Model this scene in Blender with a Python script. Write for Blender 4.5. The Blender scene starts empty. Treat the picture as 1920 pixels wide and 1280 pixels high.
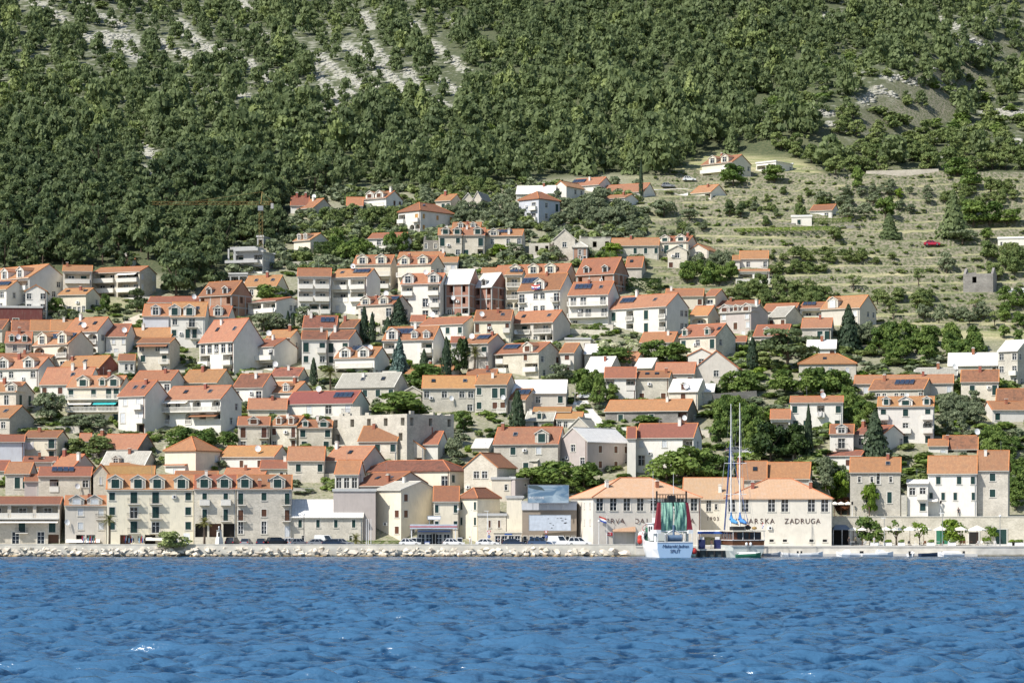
import bpy, math, random
import numpy as np
from mathutils import Vector, Matrix
S = bpy.context.scene
COL = S.collection
# ---------------- camera, light, sky ----------------
F, H0, CX, CY = 5000.0, 8.0, 960.0, 963.0       # focal length in photo pixels, eye height, principal point
cd = bpy.data.cameras.new("camera"); cam = bpy.data.objects.new("camera", cd); COL.objects.link(cam)
cam.location = (0, 0, H0); cam.rotation_euler = (math.pi/2, 0, 0)
cd.sensor_width = 36; cd.lens = F/1920*36; cd.shift_x = 0; cd.shift_y = (CY-640)/1920
cd.clip_start = 1; cd.clip_end = 6000; S.camera = cam
SUN_AZ, SUN_EL = math.radians(54), math.radians(47)
sdir = Vector((-math.sin(SUN_AZ)*math.cos(SUN_EL), -math.cos(SUN_AZ)*math.cos(SUN_EL), math.sin(SUN_EL)))
ld = bpy.data.lights.new("sun", 'SUN'); ld.energy = 4.8; ld.angle = math.radians(.53); ld.color = (1, .95, .87)
lo = bpy.data.objects.new("sun", ld); COL.objects.link(lo); lo.rotation_euler = (-sdir).to_track_quat('-Z', 'Y').to_euler(); lo.location = (-300, -100, 400)
w = bpy.data.worlds.new("World"); S.world = w; w.use_nodes = True
nt = w.node_tree; bg = nt.nodes['Background']; sk = nt.nodes.new('ShaderNodeTexSky'); sk.sky_type = 'NISHITA'; sk.sun_disc = False
sk.sun_elevation = SUN_EL; sk.sun_rotation = math.atan2(sdir.x, sdir.y) % (2*math.pi); sk.air_density = 1.0; sk.dust_density = .6; sk.ozone_density = 1.2
nt.links.new(sk.outputs[0], bg.inputs[0]); bg.inputs[1].default_value = .105
S.view_settings.view_transform = 'Standard'; S.view_settings.look = 'None'; S.view_settings.exposure = .38; S.view_settings.gamma = 1
S.cycles.max_bounces = 6; S.cycles.diffuse_bounces = 3; S.cycles.glossy_bounces = 3; S.cycles.transmission_bounces = 3; S.cycles.transparent_max_bounces = 4
S.cycles.use_denoising = True
RND = random.Random(7)
# ---------------- node materials ----------------
MATS = {}
def new_mat(name):
    m = bpy.data.materials.new(name); m.use_nodes = True
    n = m.node_tree; b = n.nodes['Principled BSDF']; MATS[name] = m
    return m, n, b
def N(n, t, **k):
    x = n.nodes.new(t)
    for a, v in k.items(): setattr(x, a, v)
    return x
def mixc(n, fac, a, b, mode='MIX'):
    x = N(n, 'ShaderNodeMix', data_type='RGBA', blend_type=mode)
    for i, v in ((0, fac), (6, a), (7, b)):
        if isinstance(v, (int, float)): x.inputs[i].default_value = v
        elif isinstance(v, tuple): x.inputs[i].default_value = (*v[:3], 1)
        else: n.links.new(v, x.inputs[i])
    return x.outputs[2]
def ramp(n, src, a, b):
    x = N(n, 'ShaderNodeMapRange'); x.inputs[1].default_value = a; x.inputs[2].default_value = b
    n.links.new(src, x.inputs[0]); return x.outputs[0]
def noise(n, co, sc, det=4, dist=0):
    x = N(n, 'ShaderNodeTexNoise'); x.inputs['Scale'].default_value = sc; x.inputs['Detail'].default_value = det; x.inputs['Distortion'].default_value = dist
    n.links.new(co, x.inputs['Vector']); return x.outputs[0]
def mapping(n, co, s):
    x = N(n, 'ShaderNodeMapping'); x.inputs['Scale'].default_value = s; n.links.new(co, x.inputs['Vector']); return x.outputs[0]
def mul(n, a, b, op='MULTIPLY'):
    x = N(n, 'ShaderNodeMath', operation=op)
    for i, v in ((0, a), (1, b)):
        if isinstance(v, (int, float)): x.inputs[i].default_value = v
        else: n.links.new(v, x.inputs[i])
    return x.outputs[0]
def bump(n, b, h, st, d):
    x = N(n, 'ShaderNodeBump'); x.inputs['Strength'].default_value = st; x.inputs['Distance'].default_value = d
    n.links.new(h, x.inputs['Height']); n.links.new(x.outputs[0], b.inputs['Normal'])
def objvar(n, col, amt):
    oi = N(n, 'ShaderNodeObjectInfo'); hs = N(n, 'ShaderNodeHueSaturation')
    v = mul(n, mul(n, oi.outputs['Random'], amt*2), 1-amt, 'ADD'); n.links.new(v, hs.inputs['Value']); n.links.new(col, hs.inputs['Color'])
    hv = mul(n, mul(n, oi.outputs['Random'], 7.13), 1.0, 'MODULO'); hv = mul(n, mul(n, hv, .02), .49, 'ADD'); n.links.new(hv, hs.inputs['Hue'])
    return hs.outputs[0]
def plain(name, c, rough=.6, metal=0, var=.12, sc=1.5, bmp=0, ov=.05, spec=.4):
    m, n, b = new_mat(name); tc = N(n, 'ShaderNodeTexCoord')
    f = noise(n, tc.outputs['Object'], sc, 5)
    c1 = tuple(x*(1-var) for x in c); c2 = tuple(min(1, x*(1+var)) for x in c)
    col = objvar(n, mixc(n, ramp(n, f, .3, .7), c1, c2), ov) if ov else mixc(n, ramp(n, f, .3, .7), c1, c2)
    n.links.new(col, b.inputs['Base Color']); b.inputs['Roughness'].default_value = rough; b.inputs['Metallic'].default_value = metal
    b.inputs['Specular IOR Level'].default_value = spec
    if bmp: bump(n, b, f, .5, bmp)
    return m
def plaster(name, c, dirt=(.30, .27, .22), da=.35):
    m, n, b = new_mat(name); tc = N(n, 'ShaderNodeTexCoord')
    f = noise(n, tc.outputs['Object'], .6, 6, .4); g = noise(n, mapping(n, tc.outputs['UV'], (3.5, .5, 1)), 1.2, 4)
    g2 = noise(n, tc.outputs['Object'], 6, 3)
    col = mixc(n, ramp(n, f, .3, .75), c, tuple(x*.86 for x in c))
    col = mixc(n, mul(n, ramp(n, g, .52, .8), da), col, dirt)
    col = mixc(n, mul(n, ramp(n, g2, .4, .7), .1), col, tuple(x*.6 for x in c))
    n.links.new(objvar(n, col, .07), b.inputs['Base Color']); b.inputs['Roughness'].default_value = .88
    bump(n, b, g2, .3, .01); return m
def stone(name, c1, c2, mort, bw=.55, bh=.26):
    m, n, b = new_mat(name); tc = N(n, 'ShaderNodeTexCoord')
    f = noise(n, tc.outputs['Object'], .45, 5); g = noise(n, tc.outputs['Object'], 3.2, 4)
    bt = N(n, 'ShaderNodeTexBrick'); bt.inputs['Scale'].default_value = 1; bt.inputs['Brick Width'].default_value = bw; bt.inputs['Row Height'].default_value = bh
    bt.inputs['Mortar Size'].default_value = .022; bt.inputs['Color1'].default_value = (*c1, 1); bt.inputs['Color2'].default_value = (*c2, 1); bt.inputs['Mortar'].default_value = (*mort, 1)
    bt.inputs['Bias'].default_value = 0
    dv = N(n, 'ShaderNodeVectorMath', operation='ADD'); nv = N(n, 'ShaderNodeTexNoise'); nv.inputs['Scale'].default_value = 1.1
    n.links.new(tc.outputs['UV'], nv.inputs['Vector']); sc = N(n, 'ShaderNodeVectorMath', operation='SCALE'); sc.inputs['Scale'].default_value = .16
    n.links.new(nv.outputs[1], sc.inputs[0]); n.links.new(tc.outputs['UV'], dv.inputs[0]); n.links.new(sc.outputs[0], dv.inputs[1]); n.links.new(dv.outputs[0], bt.inputs['Vector'])
    col = mixc(n, ramp(n, f, .35, .75), bt.outputs[0], tuple(x*.88 for x in c2))
    col = mixc(n, mul(n, ramp(n, g, .45, .7), .45), col, tuple(x*1.15 for x in c1))
    n.links.new(objvar(n, col, .08), b.inputs['Base Color']); b.inputs['Roughness'].default_value = .92
    bump(n, b, mul(n, g, 1, 'ADD'), .6, .03); return m
def roofm(name, c1, c2, old, oa=.5, tw=.28, th=.42, osc=.9):
    m, n, b = new_mat(name); tc = N(n, 'ShaderNodeTexCoord')
    bt = N(n, 'ShaderNodeTexBrick'); bt.offset = 0; bt.inputs['Scale'].default_value = 1; bt.inputs['Brick Width'].default_value = tw; bt.inputs['Row Height'].default_value = th
    bt.inputs['Mortar Size'].default_value = .03; bt.inputs['Color1'].default_value = (*c1, 1); bt.inputs['Color2'].default_value = (*c2, 1)
    bt.inputs['Mortar'].default_value = tuple(x*.62 for x in c1)+(1,); bt.inputs['Bias'].default_value = 0; n.links.new(tc.outputs['UV'], bt.inputs['Vector'])
    f = noise(n, tc.outputs['Object'], osc, 6, .6); g = noise(n, mapping(n, tc.outputs['UV'], (1.6, .45, 1)), 1.4, 4)
    h = noise(n, tc.outputs['UV'], 4.5, 2)
    col = mixc(n, mul(n, ramp(n, f, .48, .72), oa), bt.outputs[0], old)
    col = mixc(n, mul(n, ramp(n, g, .5, .75), oa*.6), col, tuple(x*.75 for x in old))
    col = mixc(n, mul(n, ramp(n, h, .4, .7), .22), col, tuple(min(1, x*1.25) for x in c2))
    kf = 1 if 'white' in name or 'slab' in name else (.86 if 'peach' in name else .70); col = mixc(n, 1.0, col, (kf, kf, kf), 'MULTIPLY'); n.links.new(objvar(n, col, .17), b.inputs['Base Color']); b.inputs['Roughness'].default_value = .85
    wv = N(n, 'ShaderNodeTexWave'); wv.inputs['Scale'].default_value = 1/tw*.5/math.pi*math.pi/1; wv.wave_profile = 'SIN'; n.links.new(tc.outputs['UV'], wv.inputs['Vector'])
    bump(n, b, wv.outputs[1], .55, .05); return m
def leafm(name, c1, c2, tr=.25):
    m, n, b = new_mat(name); at = N(n, 'ShaderNodeAttribute', attribute_name='tint'); oi = N(n, 'ShaderNodeObjectInfo')
    f = mul(n, at.outputs['Fac'], mul(n, mul(n, oi.outputs['Random'], .5), -.25, 'ADD'), 'ADD'); f.node.use_clamp = True
    col = mixc(n, f, c1, c2); n.links.new(col, b.inputs['Base Color']); b.inputs['Roughness'].default_value = .62; b.inputs['Specular IOR Level'].default_value = .25
    tl = N(n, 'ShaderNodeBsdfTranslucent'); n.links.new(col, tl.inputs[0]); ms = N(n, 'ShaderNodeMixShader'); ms.inputs[0].default_value = tr
    n.links.new(b.outputs[0], ms.inputs[1]); n.links.new(tl.outputs[0], ms.inputs[2]); n.links.new(ms.outputs[0], n.nodes['Material Output'].inputs[0]); return m
# walls
WALL = {'w': plaster('white_plaster', (.76, .73, .665), da=.25), 'c': plaster('cream_plaster', (.76, .69, .55)), 'g': plaster('grey_plaster', (.60, .56, .49)), 'h': plaster('warm_grey_plaster', (.72, .67, .58), da=.2),
  'p': plaster('mauve_plaster', (.50, .44, .41)), 'u': plaster('bluish_plaster', (.56, .58, .62)), 'R': plaster('oxblood_plaster', (.17, .055, .045)),
  'k': plaster('raw_concrete', (.42, .42, .41), da=.5), 'n': stone('grey_stone', (.58, .54, .46), (.43, .40, .34), (.62, .58, .50)),
  'l': stone('pale_stone', (.68, .62, .52), (.52, .47, .38), (.70, .65, .56)), 'd': stone('dark_stone', (.28, .265, .24), (.17, .16, .145), (.36, .34, .31)),
  'B': stone('red_brick', (.40, .19, .13), (.33, .15, .10), (.42, .36, .30), .3, .2)}
ROOF = {'o': roofm('orange_tile', (.56, .275, .13), (.46, .21, .10), (.30, .17, .10), .55), 'r': roofm('red_tile', (.46, .195, .10), (.37, .15, .085), (.24, .125, .085), .55),
  't': roofm('tan_tile', (.58, .30, .16), (.48, .22, .12), (.33, .19, .12), .5), 'b': roofm('weathered_brown_tile', (.40, .17, .10), (.30, .12, .07), (.12, .07, .05), .8),
  'y': roofm('yellow_ochre_tile', (.62, .34, .13), (.52, .26, .10), (.34, .21, .11), .45), 'm': roofm('maroon_tile', (.34, .12, .085), (.28, .095, .07), (.17, .08, .06), .3),
  'w': roofm('whitewashed_slab', (.80, .79, .76), (.74, .73, .70), (.55, .54, .50), .3, .6, .5), 's': roofm('stone_slab', (.46, .44, .38), (.36, .34, .29), (.25, .24, .20), .5, .5, .4),
  'c': plaster('concrete_roof', (.50, .50, .49)), 'P': roofm('peach_tile', (.68, .46, .28), (.62, .39, .22), (.58, .44, .32), .55)}
TRIM = plaster('trim_stone', (.70, .67, .60), da=.15); WHITE = plain('white_paint', (.78, .78, .77), .5)
GREEN = plain('dark_green_shutter', (.012, .045, .04), .5); BROWN = plain('brown_shutter', (.11, .045, .025), .55); GREY = plain('pale_shutter', (.60, .62, .64), .5)
OCHRE = plain('ochre_shutter', (.50, .27, .09), .5); IRON = plain('dark_iron', (.03, .03, .032), .5, .3); STEEL = plain('grey_steel', (.35, .36, .37), .4, .6)
m, n, b = new_mat('window_glass'); b.inputs['Base Color'].default_value = (.018, .025, .035, 1); b.inputs['Roughness'].default_value = .06; GLASS = m
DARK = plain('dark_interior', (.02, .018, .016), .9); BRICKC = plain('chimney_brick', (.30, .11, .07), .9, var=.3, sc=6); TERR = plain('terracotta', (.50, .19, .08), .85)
SOLAR = plain('solar_glass', (.03, .045, .075), .12, 0, spec=.8); RED = plain('red_paint', (.45, .03, .03), .5); BLUE = plain('blue_paint', (.03, .09, .32), .5)
LBLUE = plain('pale_blue_paint', (.40, .58, .78), .4); TURQ = plain('turquoise_canvas', (.06, .50, .52), .8); CANVAS = plain('cream_canvas', (.82, .77, .68), .85)
GREENP = plain('green_paint', (.03, .16, .09), .5); YEL = plain('crane_yellow', (.36, .25, .09), .55); BARK = plain('bark', (.10, .075, .055), .95, var=.3, sc=3)
ASPH = plain('asphalt', (.16, .155, .15), .9); PAVE = plain('pale_paving', (.60, .58, .53), .85, var=.1, sc=.8); CONC = plain('quay_concrete', (.60, .57, .50), .9, var=.2, sc=.5, ov=.01)
BOUL = plain('limestone_boulder', (.62, .56, .46), .92, var=.32, sc=.9, bmp=.15, ov=.16)
def wetline(m, z0, z1, k):
    n = m.node_tree; b = n.nodes['Principled BSDF']; src = b.inputs['Base Color'].links[0].from_socket; g = N(n, 'ShaderNodeNewGeometry'); sp = N(n, 'ShaderNodeSeparateXYZ'); n.links.new(g.outputs['Position'], sp.inputs[0])
    z = mul(n, sp.outputs[2], mul(n, noise(n, g.outputs['Position'], .9, 3), .5), 'SUBTRACT'); n.links.new(mixc(n, ramp(n, z, z1, z0), src, mixc(n, 1.0, src, k, 'MULTIPLY')), b.inputs['Base Color'])
wetline(BOUL, -.1, .3, (.34, .27, .17)); wetline(CONC, -.2, .25, (.30, .28, .2))
WOOD = plain('varnished_wood', (.12, .045, .02), .35, var=.3, sc=3); DECK = plain('teak_deck', (.42, .29, .17), .7)
SKIN = plain('skin', (.50, .28, .19), .6); CLOTHD = plain('dark_cloth', (.03, .03, .035), .9); CLOTHL = plain('light_cloth', (.62, .60, .58), .9); RUBB = plain('black_rubber', (.02, .02, .02), .8)
NET = plain('green_net', (.16, .36, .27), .9, var=.35, sc=.9, ov=0); LEAFPINE = leafm('pine_foliage', (.078, .118, .055), (.22, .275, .115), .42); LEAFBR = leafm('leafy_foliage', (.075, .135, .03), (.23, .31, .075), .3)
LEAFOL = leafm('olive_foliage', (.11, .145, .075), (.25, .29, .17)); LEAFDK = leafm('dark_conifer_foliage', (.016, .038, .022), (.06, .09, .045), .1); LEAFPA = leafm('palm_foliage', (.07, .09, .02), (.25, .24, .07))
LEAFBS = leafm('blue_spruce_foliage', (.04, .08, .07), (.10, .16, .14), .1); LEAFMQ = leafm('maquis_foliage', (.10, .15, .045), (.26, .31, .11), .25); FLOWP = leafm('purple_flowers', (.16, .06, .14), (.32, .16, .24))
LEAFYG = leafm('fresh_foliage', (.10, .18, .02), (.26, .36, .05), .35)
# ---------------- mesh builder ----------------
class MB:
    def __init__(s): s.v = []; s.f = []; s.m = []; s.sm = []
    def quad(s, *p, m=0):
        i = len(s.v); s.v += [tuple(q) for q in p]; s.f.append(tuple(range(i, i+len(p)))); s.m.append(m)
    def box(s, x0, x1, y0, y1, z0, z1, m=0):
        i = len(s.v); s.v += [(x, y, z) for z in (z0, z1) for y in (y0, y1) for x in (x0, x1)]
        for f in ((0, 2, 3, 1), (4, 5, 7, 6), (0, 1, 5, 4), (1, 3, 7, 5), (3, 2, 6, 7), (2, 0, 4, 6)): s.f.append(tuple(i+k for k in f)); s.m.append(m)
    def prism(s, lo, hi, m=0):                       # two matching rings of points
        k = len(lo); i = len(s.v); s.v += [tuple(p) for p in lo]+[tuple(p) for p in hi]
        s.f.append(tuple(i+k-1-j for j in range(k))); s.f.append(tuple(i+k+j for j in range(k))); s.m += [m, m]
        for j in range(k): s.f.append((i+j, i+(j+1) % k, i+k+(j+1) % k, i+k+j)); s.m.append(m)
    def tube(s, pts, rs, k=6, m=0):
        pts = [Vector(p) for p in pts]; rs = rs if isinstance(rs, (list, tuple)) else [rs]*len(pts); i0 = len(s.v)
        for j, p in enumerate(pts):
            d = (pts[min(j+1, len(pts)-1)]-pts[max(j-1, 0)]).normalized(); a = d.orthogonal().normalized() if abs(d.z) < .9 else Vector((1, 0, 0)); a = (a-d*a.dot(d)).normalized(); c = d.cross(a)
            for q in range(k):
                t = 2*math.pi*q/k; s.v.append(tuple(p+(a*math.cos(t)+c*math.sin(t))*rs[j]))
        for j in range(len(pts)-1):
            for q in range(k): s.f.append((i0+j*k+q, i0+j*k+(q+1) % k, i0+(j+1)*k+(q+1) % k, i0+(j+1)*k+q)); s.m.append(m)
        s.f.append(tuple(i0+q for q in range(k-1, -1, -1))); s.m.append(m); e = i0+(len(pts)-1)*k; s.f.append(tuple(e+q for q in range(k))); s.m.append(m)
    def ball(s, c, r, k=8, m=0, sq=1):
        rings = max(3, k//2); pts = [(c[0], c[1], c[2]-r*sq*math.cos(math.pi*j/rings)) for j in range(rings+1)]
        s.tube(pts, [max(.001, r*math.sin(math.pi*j/rings)) for j in range(rings+1)], k, m)
    def mesh(s, name, mats):
        me = bpy.data.meshes.new(name); me.from_pydata(s.v, [], s.f)
        for x in (mats if isinstance(mats, (list, tuple)) else [mats]): me.materials.append(x)
        me.polygons.foreach_set('material_index', s.m); uvl = me.uv_layers.new(name='UVMap').data
        for p in me.polygons:
            nn = p.normal; t = Vector((-nn.y, nn.x, 0)); t = t.normalized() if t.length > 1e-4 else Vector((1, 0, 0)); bb = nn.cross(t)
            for li in p.loop_indices:
                co = me.vertices[me.loops[li].vertex_index].co; uvl[li].uv = (co.dot(t), co.dot(bb))
        me.update(); return me
    def build(s, name, mats, parent=None, loc=None, rot=None): return obj(name, s.mesh(name, mats), parent, loc, rot)
def obj(name, me, parent=None, loc=None, rot=None):
    o = bpy.data.objects.new(name, me); COL.objects.link(o)
    if parent: o.parent = parent
    if loc is not None: o.location = loc
    if rot is not None: o.rotation_euler = rot if isinstance(rot, (tuple, list)) else (0, 0, rot)
    return o
def tag(o, label, cat, group=None):
    o['label'] = label; o['category'] = cat
    if group: o['group'] = group
    return o
def thing(name, label, cat, loc, rz=0, group=None, sc=None):
    o = obj(name, None, None, loc, rz); o.empty_display_size = .5
    if sc is not None: o.scale = sc
    return tag(o, label, cat, group)
def struct(o, kind='structure'): o['kind'] = kind; return o
# ---------------- terrain ----------------
PY = [(1023, 516), (1018, 519), (990, 524), (960, 529), (930, 535), (900, 543), (860, 556), (800, 578), (740, 602), (690, 625), (620, 658), (560, 688), (500, 720), (440, 755), (400, 780), (330, 838), (260, 905), (200, 970), (100, 1075), (0, 1190), (-120, 1340), (-300, 1600)]
TY = [498, 503.9, 504, 514] + [b for a, b in PY]
TZ = [-3, -3, 1.7, 1.85] + [H0+(CY-a)*b/F for a, b in PY]
def vnoise(x, y, seed=0):
    xi = np.floor(x).astype(np.int64); yi = np.floor(y).astype(np.int64); fx = x-xi; fy = y-yi; fx = fx*fx*(3-2*fx); fy = fy*fy*(3-2*fy)
    def h(a, b):
        k = (a*374761393+b*668265263+seed*1442695041) & 0xffffffff; k = ((k ^ (k >> 13))*1274126177) & 0xffffffff; return ((k ^ (k >> 16)) & 0xffff)/65535.
    return (h(xi, yi)*(1-fx)+h(xi+1, yi)*fx)*(1-fy)+(h(xi, yi+1)*(1-fx)+h(xi+1, yi+1)*fx)*fy*1.0
def fbm(x, y, seed=0, o=3):
    r = 0; a = .5
    for i in range(o): r = r+a*(vnoise(x*2**i, y*2**i, seed+i)-.5); a *= .5
    return r
def sst(a, b, x): t = np.clip((x-a)/(b-a), 0, 1); return t*t*(3-2*t)
def G(X, Y):
    X = np.asarray(X, float); Y = np.asarray(Y, float); z = np.interp(Y, TY, TZ)
    px = CX+F*X/np.maximum(Y, 1)
    right = sst(1548, 1562, px)                       # the upper promenade behind the quayside wall
    zr = np.interp(Y, [498, 503.9, 504, 516, 526.9, 527.1, 546, 560], [-3, -3, 1.7, 1.85, 1.95, 7.5, 7.9, 19.5])
    z = np.where(Y < 560, z*(1-right)+zr*right, z)
    t = sst(1180, 1260, px)*sst(655, 665, Y)*(1-sst(845, 860, Y))   # terraced fields
    k = z/3.4+fbm(X/55, Y/200, 5)*1.8; fr = k-np.floor(k); st = np.where(fr < .86, fr*.3, .258+(fr-.86)/.14*.742)
    z = z+t*3.4*(st-fr)*.9
    z = z+sst(860, 960, Y)*(fbm(X/110+(Y/300), Y/260, 11, 3)*26)+sst(700, 760, Y)*fbm(X/14, Y/14, 3, 2)*1.2
    return z
_G0 = G
RV = ((1960, 20), (1850, 62), (1740, 135), (1610, 192), (1470, 218), (1330, 235))
def G(X, Y):
    z = _G0(X, Y); X = np.asarray(X, float); Y = np.asarray(Y, float); px = CX+F*X/np.maximum(Y, 1); py = CY-F*(z-H0)/np.maximum(Y, 1)
    ln = np.interp(px, [p[0] for p in RV[::-1]], [p[1] for p in RV[::-1]]); s = py-ln      # a spur rising in front of the ravine at the upper right
    return z+15*sst(1340, 1560, px)*sst(-4, 22, s)*(1-sst(40, 130, s))*sst(860, 900, Y)
def proj(X, Y, Z): return CX+F*X/Y, CY-F*(Z-H0)/Y
_ys = np.concatenate([np.arange(505, 600, .25), np.arange(600, 900, .5), np.arange(900, 1600, 2.)])
def at(px, py):
    X = (px-CX)/F*_ys; z = G(X, _ys); sy = CY-F*(z-H0)/_ys; i = int(np.argmax(sy <= py))
    if i == 0: i = 1
    a = min(1, max(0, (sy[i-1]-py)/max(1e-6, sy[i-1]-sy[i]))); Y = _ys[i-1]+(_ys[i]-_ys[i-1])*a
    x = (px-CX)/F*Y; return float(x), float(Y), float(G(x, Y))
FB = [(-200, 512), (300, 514), (335, 552), (400, 530), (425, 500), (440, 455), (530, 440), (556, 372), (640, 352), (900, 352), (965, 343), (1130, 325), (1240, 330), (1300, 300), (1330, 285), (1500, 300), (1560, 335), (1700, 318), (1800, 325), (1930, 330), (2200, 330)]
def fb(px): return np.interp(px, [a for a, b in FB], [b for a, b in FB])
SCREE = [((55, -5), (90, 22), (125, 38)), ((150, -5), (172, 25), (225, 45), (250, 85)), ((165, 72), (235, 92), (262, 112)), ((185, 62), (255, 78)), ((300, 75), (320, 95), (370, 108)), ((350, 62), (390, 95)), ((440, 110), (470, 122), (520, 165)),
  ((520, 140), (560, 175), (635, 222)), ((575, 100), (610, 160), (640, 200)), ((600, 105), (650, 150), (700, 148)), ((640, 80), (700, 120), (760, 165), (835, 200)), ((688, 82), (730, 118)), ((655, 150), (690, 165), (760, 178)), ((640, 165), (690, 190), (700, 215)), ((760, 130), (780, 160)), ((825, 150), (860, 172), (900, 186)), ((845, 108), (872, 132)),
  ((680, 25), (695, 50)), ((770, 42), (785, 55)), ((790, 70), (830, 100)), ((848, 32), (860, 40)), ((270, 275), (296, 302)), ((265, 315), (285, 350), (312, 372)), ((398, 248), (410, 265)), ((455, 175), (490, 205)), ((232, 365), (242, 372)), ((70, 195), (95, 212)), ((770, 248), (792, 262)),
  ((1675, -5), (1720, 22)), ((1545, 28), (1565, 45)), ((1832, -5), (1850, 18), (1862, 42)), ((1805, 68), (1856, 96)), ((1800, 74), (1768, 110), (1745, 135)), ((1800, 90), (1835, 108)), ((1615, 195), (1645, 170), (1680, 180)), ((1660, 145), (1740, 155)), ((1510, 205), (1560, 215)), ((1560, 232), (1600, 245)), ((1850, 208), (1930, 216)), ((1890, 262), (1930, 268)), ((1405, 205), (1430, 215)), ((1765, 40), (1800, 52)),
  ((450, 0), (470, 30)), ((470, 60), (500, 68)), ((400, 88), (430, 100)), ((330, 40), (350, 55))]
def seg_d(px, py, pl, wy=1.6):
    d = np.full(np.shape(px), 1e9)
    for (ax, ay), (bx, by) in zip(pl, pl[1:]):
        dx, dy = bx-ax, (by-ay)*wy; t = np.clip(((px-ax)*dx+(py-ay)*wy*dy)/(dx*dx+dy*dy), 0, 1); d = np.minimum(d, np.hypot(px-ax-dx*t, (py-ay)*wy-dy*t))
    return d
def scree(px, py):
    d = np.full(np.shape(px), 1e9)
    for pl in SCREE: d = np.minimum(d, seg_d(px, py, pl))
    return d
gy = np.concatenate([np.array([504.]), np.arange(505, 528, .5), np.arange(528, 655, 1.), np.arange(655, 855, .65), np.arange(858, 1300, 3.5), np.arange(1310, 1620, 10)]); gx = np.arange(-330, 331, 2.)
XX, YY = np.meshgrid(gx, gy); ZZ = G(XX, YY); PX, PYY = proj(XX, YY, ZZ)
nr, nc = XX.shape; idx = np.arange(nr*nc).reshape(nr, nc)
def grid_mesh(name, X, Y, Z, mats):
    nr, nc = X.shape; idx = np.arange(nr*nc).reshape(nr, nc)
    q = np.stack([idx[:-1, :-1], idx[:-1, 1:], idx[1:, 1:], idx[1:, :-1]], -1).reshape(-1, 4)
    return np_mesh(name, np.stack([X, Y, Z], -1).reshape(-1, 3), q, mats)
def np_mesh(name, v, q, mats, tint=None):
    me = bpy.data.meshes.new(name); me.vertices.add(len(v)); me.vertices.foreach_set('co', v.astype(np.float32).ravel())
    k = q.shape[1]; me.loops.add(q.size); me.loops.foreach_set('vertex_index', q.astype(np.int32).ravel()); me.polygons.add(len(q))
    me.polygons.foreach_set('loop_start', np.arange(0, q.size, k, dtype=np.int32)); me.update(calc_edges=True)
    for x in (mats if isinstance(mats, (list, tuple)) else [mats]): me.materials.append(x)
    if tint is not None: a = me.attributes.new('tint', 'FLOAT', 'POINT'); a.data.foreach_set('value', tint.astype(np.float32))
    me.validate(); return me
gm, n, b = new_mat('hillside_ground')
zat = N(n, 'ShaderNodeAttribute', attribute_name='zone'); tc = N(n, 'ShaderNodeTexCoord'); sep = N(n, 'ShaderNodeSeparateColor'); n.links.new(zat.outputs['Color'], sep.inputs[0])
f1 = noise(n, tc.outputs['Object'], .09, 6, .5); f2 = noise(n, mapping(n, tc.outputs['Object'], (.12, .5, .5)), 1, 6, .3); f3 = noise(n, tc.outputs['Object'], 1.4, 4)
town = mixc(n, ramp(n, f3, .3, .75), (.33, .30, .23), (.14, .16, .07)); fieldc = mixc(n, ramp(n, f2, .38, .6), (.24, .26, .105), (.46, .41, .24))
fieldc = mixc(n, mul(n, ramp(n, f3, .5, .66), .35), fieldc, (.10, .14, .042)); fieldc = mixc(n, mul(n, ramp(n, f1, .5, .7), .55), fieldc, (.12, .155, .05))
f4 = noise(n, mapping(n, tc.outputs['Object'], (.012, .004, .42)), 1, 4, .4); fieldc = mixc(n, mul(n, ramp(n, f4, .46, .56), .6), fieldc, (.08, .11, .04)); fieldc = mixc(n, mul(n, ramp(n, f4, .42, .34), .45), fieldc, (.33, .30, .155))
wood = mixc(n, ramp(n, f3, .4, .65), (.05, .07, .028), (.11, .115, .055)); rock = mixc(n, ramp(n, f3, .35, .6), (.47, .45, .40), (.22, .23, .16))
col = mixc(n, sep.outputs[0], town, fieldc); col = mixc(n, sep.outputs[1], col, wood)
rk = mul(n, mul(n, sep.outputs[2], mul(n, ramp(n, noise(n, tc.outputs['Object'], .35, 5), .3, .75), .55, 'MULTIPLY'), 'ADD'), 1.0)
col = mixc(n, ramp(n, rk, .55, .85), col, rock)
ge = N(n, 'ShaderNodeNewGeometry'); sx = N(n, 'ShaderNodeSeparateXYZ'); n.links.new(ge.outputs['True Normal'], sx.inputs[0])
steep = mul(n, ramp(n, sx.outputs[2], .86, .7), sep.outputs[0]); col = mixc(n, steep, col, mixc(n, ramp(n, f3, .4, .6), (.24, .215, .16), (.08, .10, .04)))
n.links.new(col, b.inputs['Base Color']); b.inputs['Roughness'].default_value = .95; bump(n, b, f3, .8, .35)
gme = grid_mesh('ground', XX, YY, ZZ, gm)
zone = np.zeros((nr*nc, 4), np.float32); px = PX.ravel(); py = PYY.ravel(); yy = YY.ravel()
zone[:, 0] = sst(1150, 1280, px+fbm(px/40, py/20, 2)*120)*sst(640, 655, yy)*.95
zone[:, 0] = np.maximum(zone[:, 0], np.exp(-(((px-840)/45)**2+((py-325)/16)**2))); zone[:, 0] = np.maximum(zone[:, 0], np.exp(-(((px-215)/50)**2+((py-585)/22)**2))*1.0)
zone[:, 0] = np.maximum(zone[:, 0], .8*np.exp(-(((px-890)/60)**2+((py-492)/12)**2)))
zone[:, 1] = sst(8, -8, py-fb(px)); zone[:, 2] = sst(13, 2, scree(px, py)+fbm(px/18, py/9, 41)*22)*(py < 400)
zone[:, 2] = np.maximum(zone[:, 2], .33*sst(260, 190, py)*sst(960, 780, px)); zone[:, 2] = np.maximum(zone[:, 2], .28*sst(1440,1600,px)*sst(330,290,py)); zone[:, 3] = 1
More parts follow.
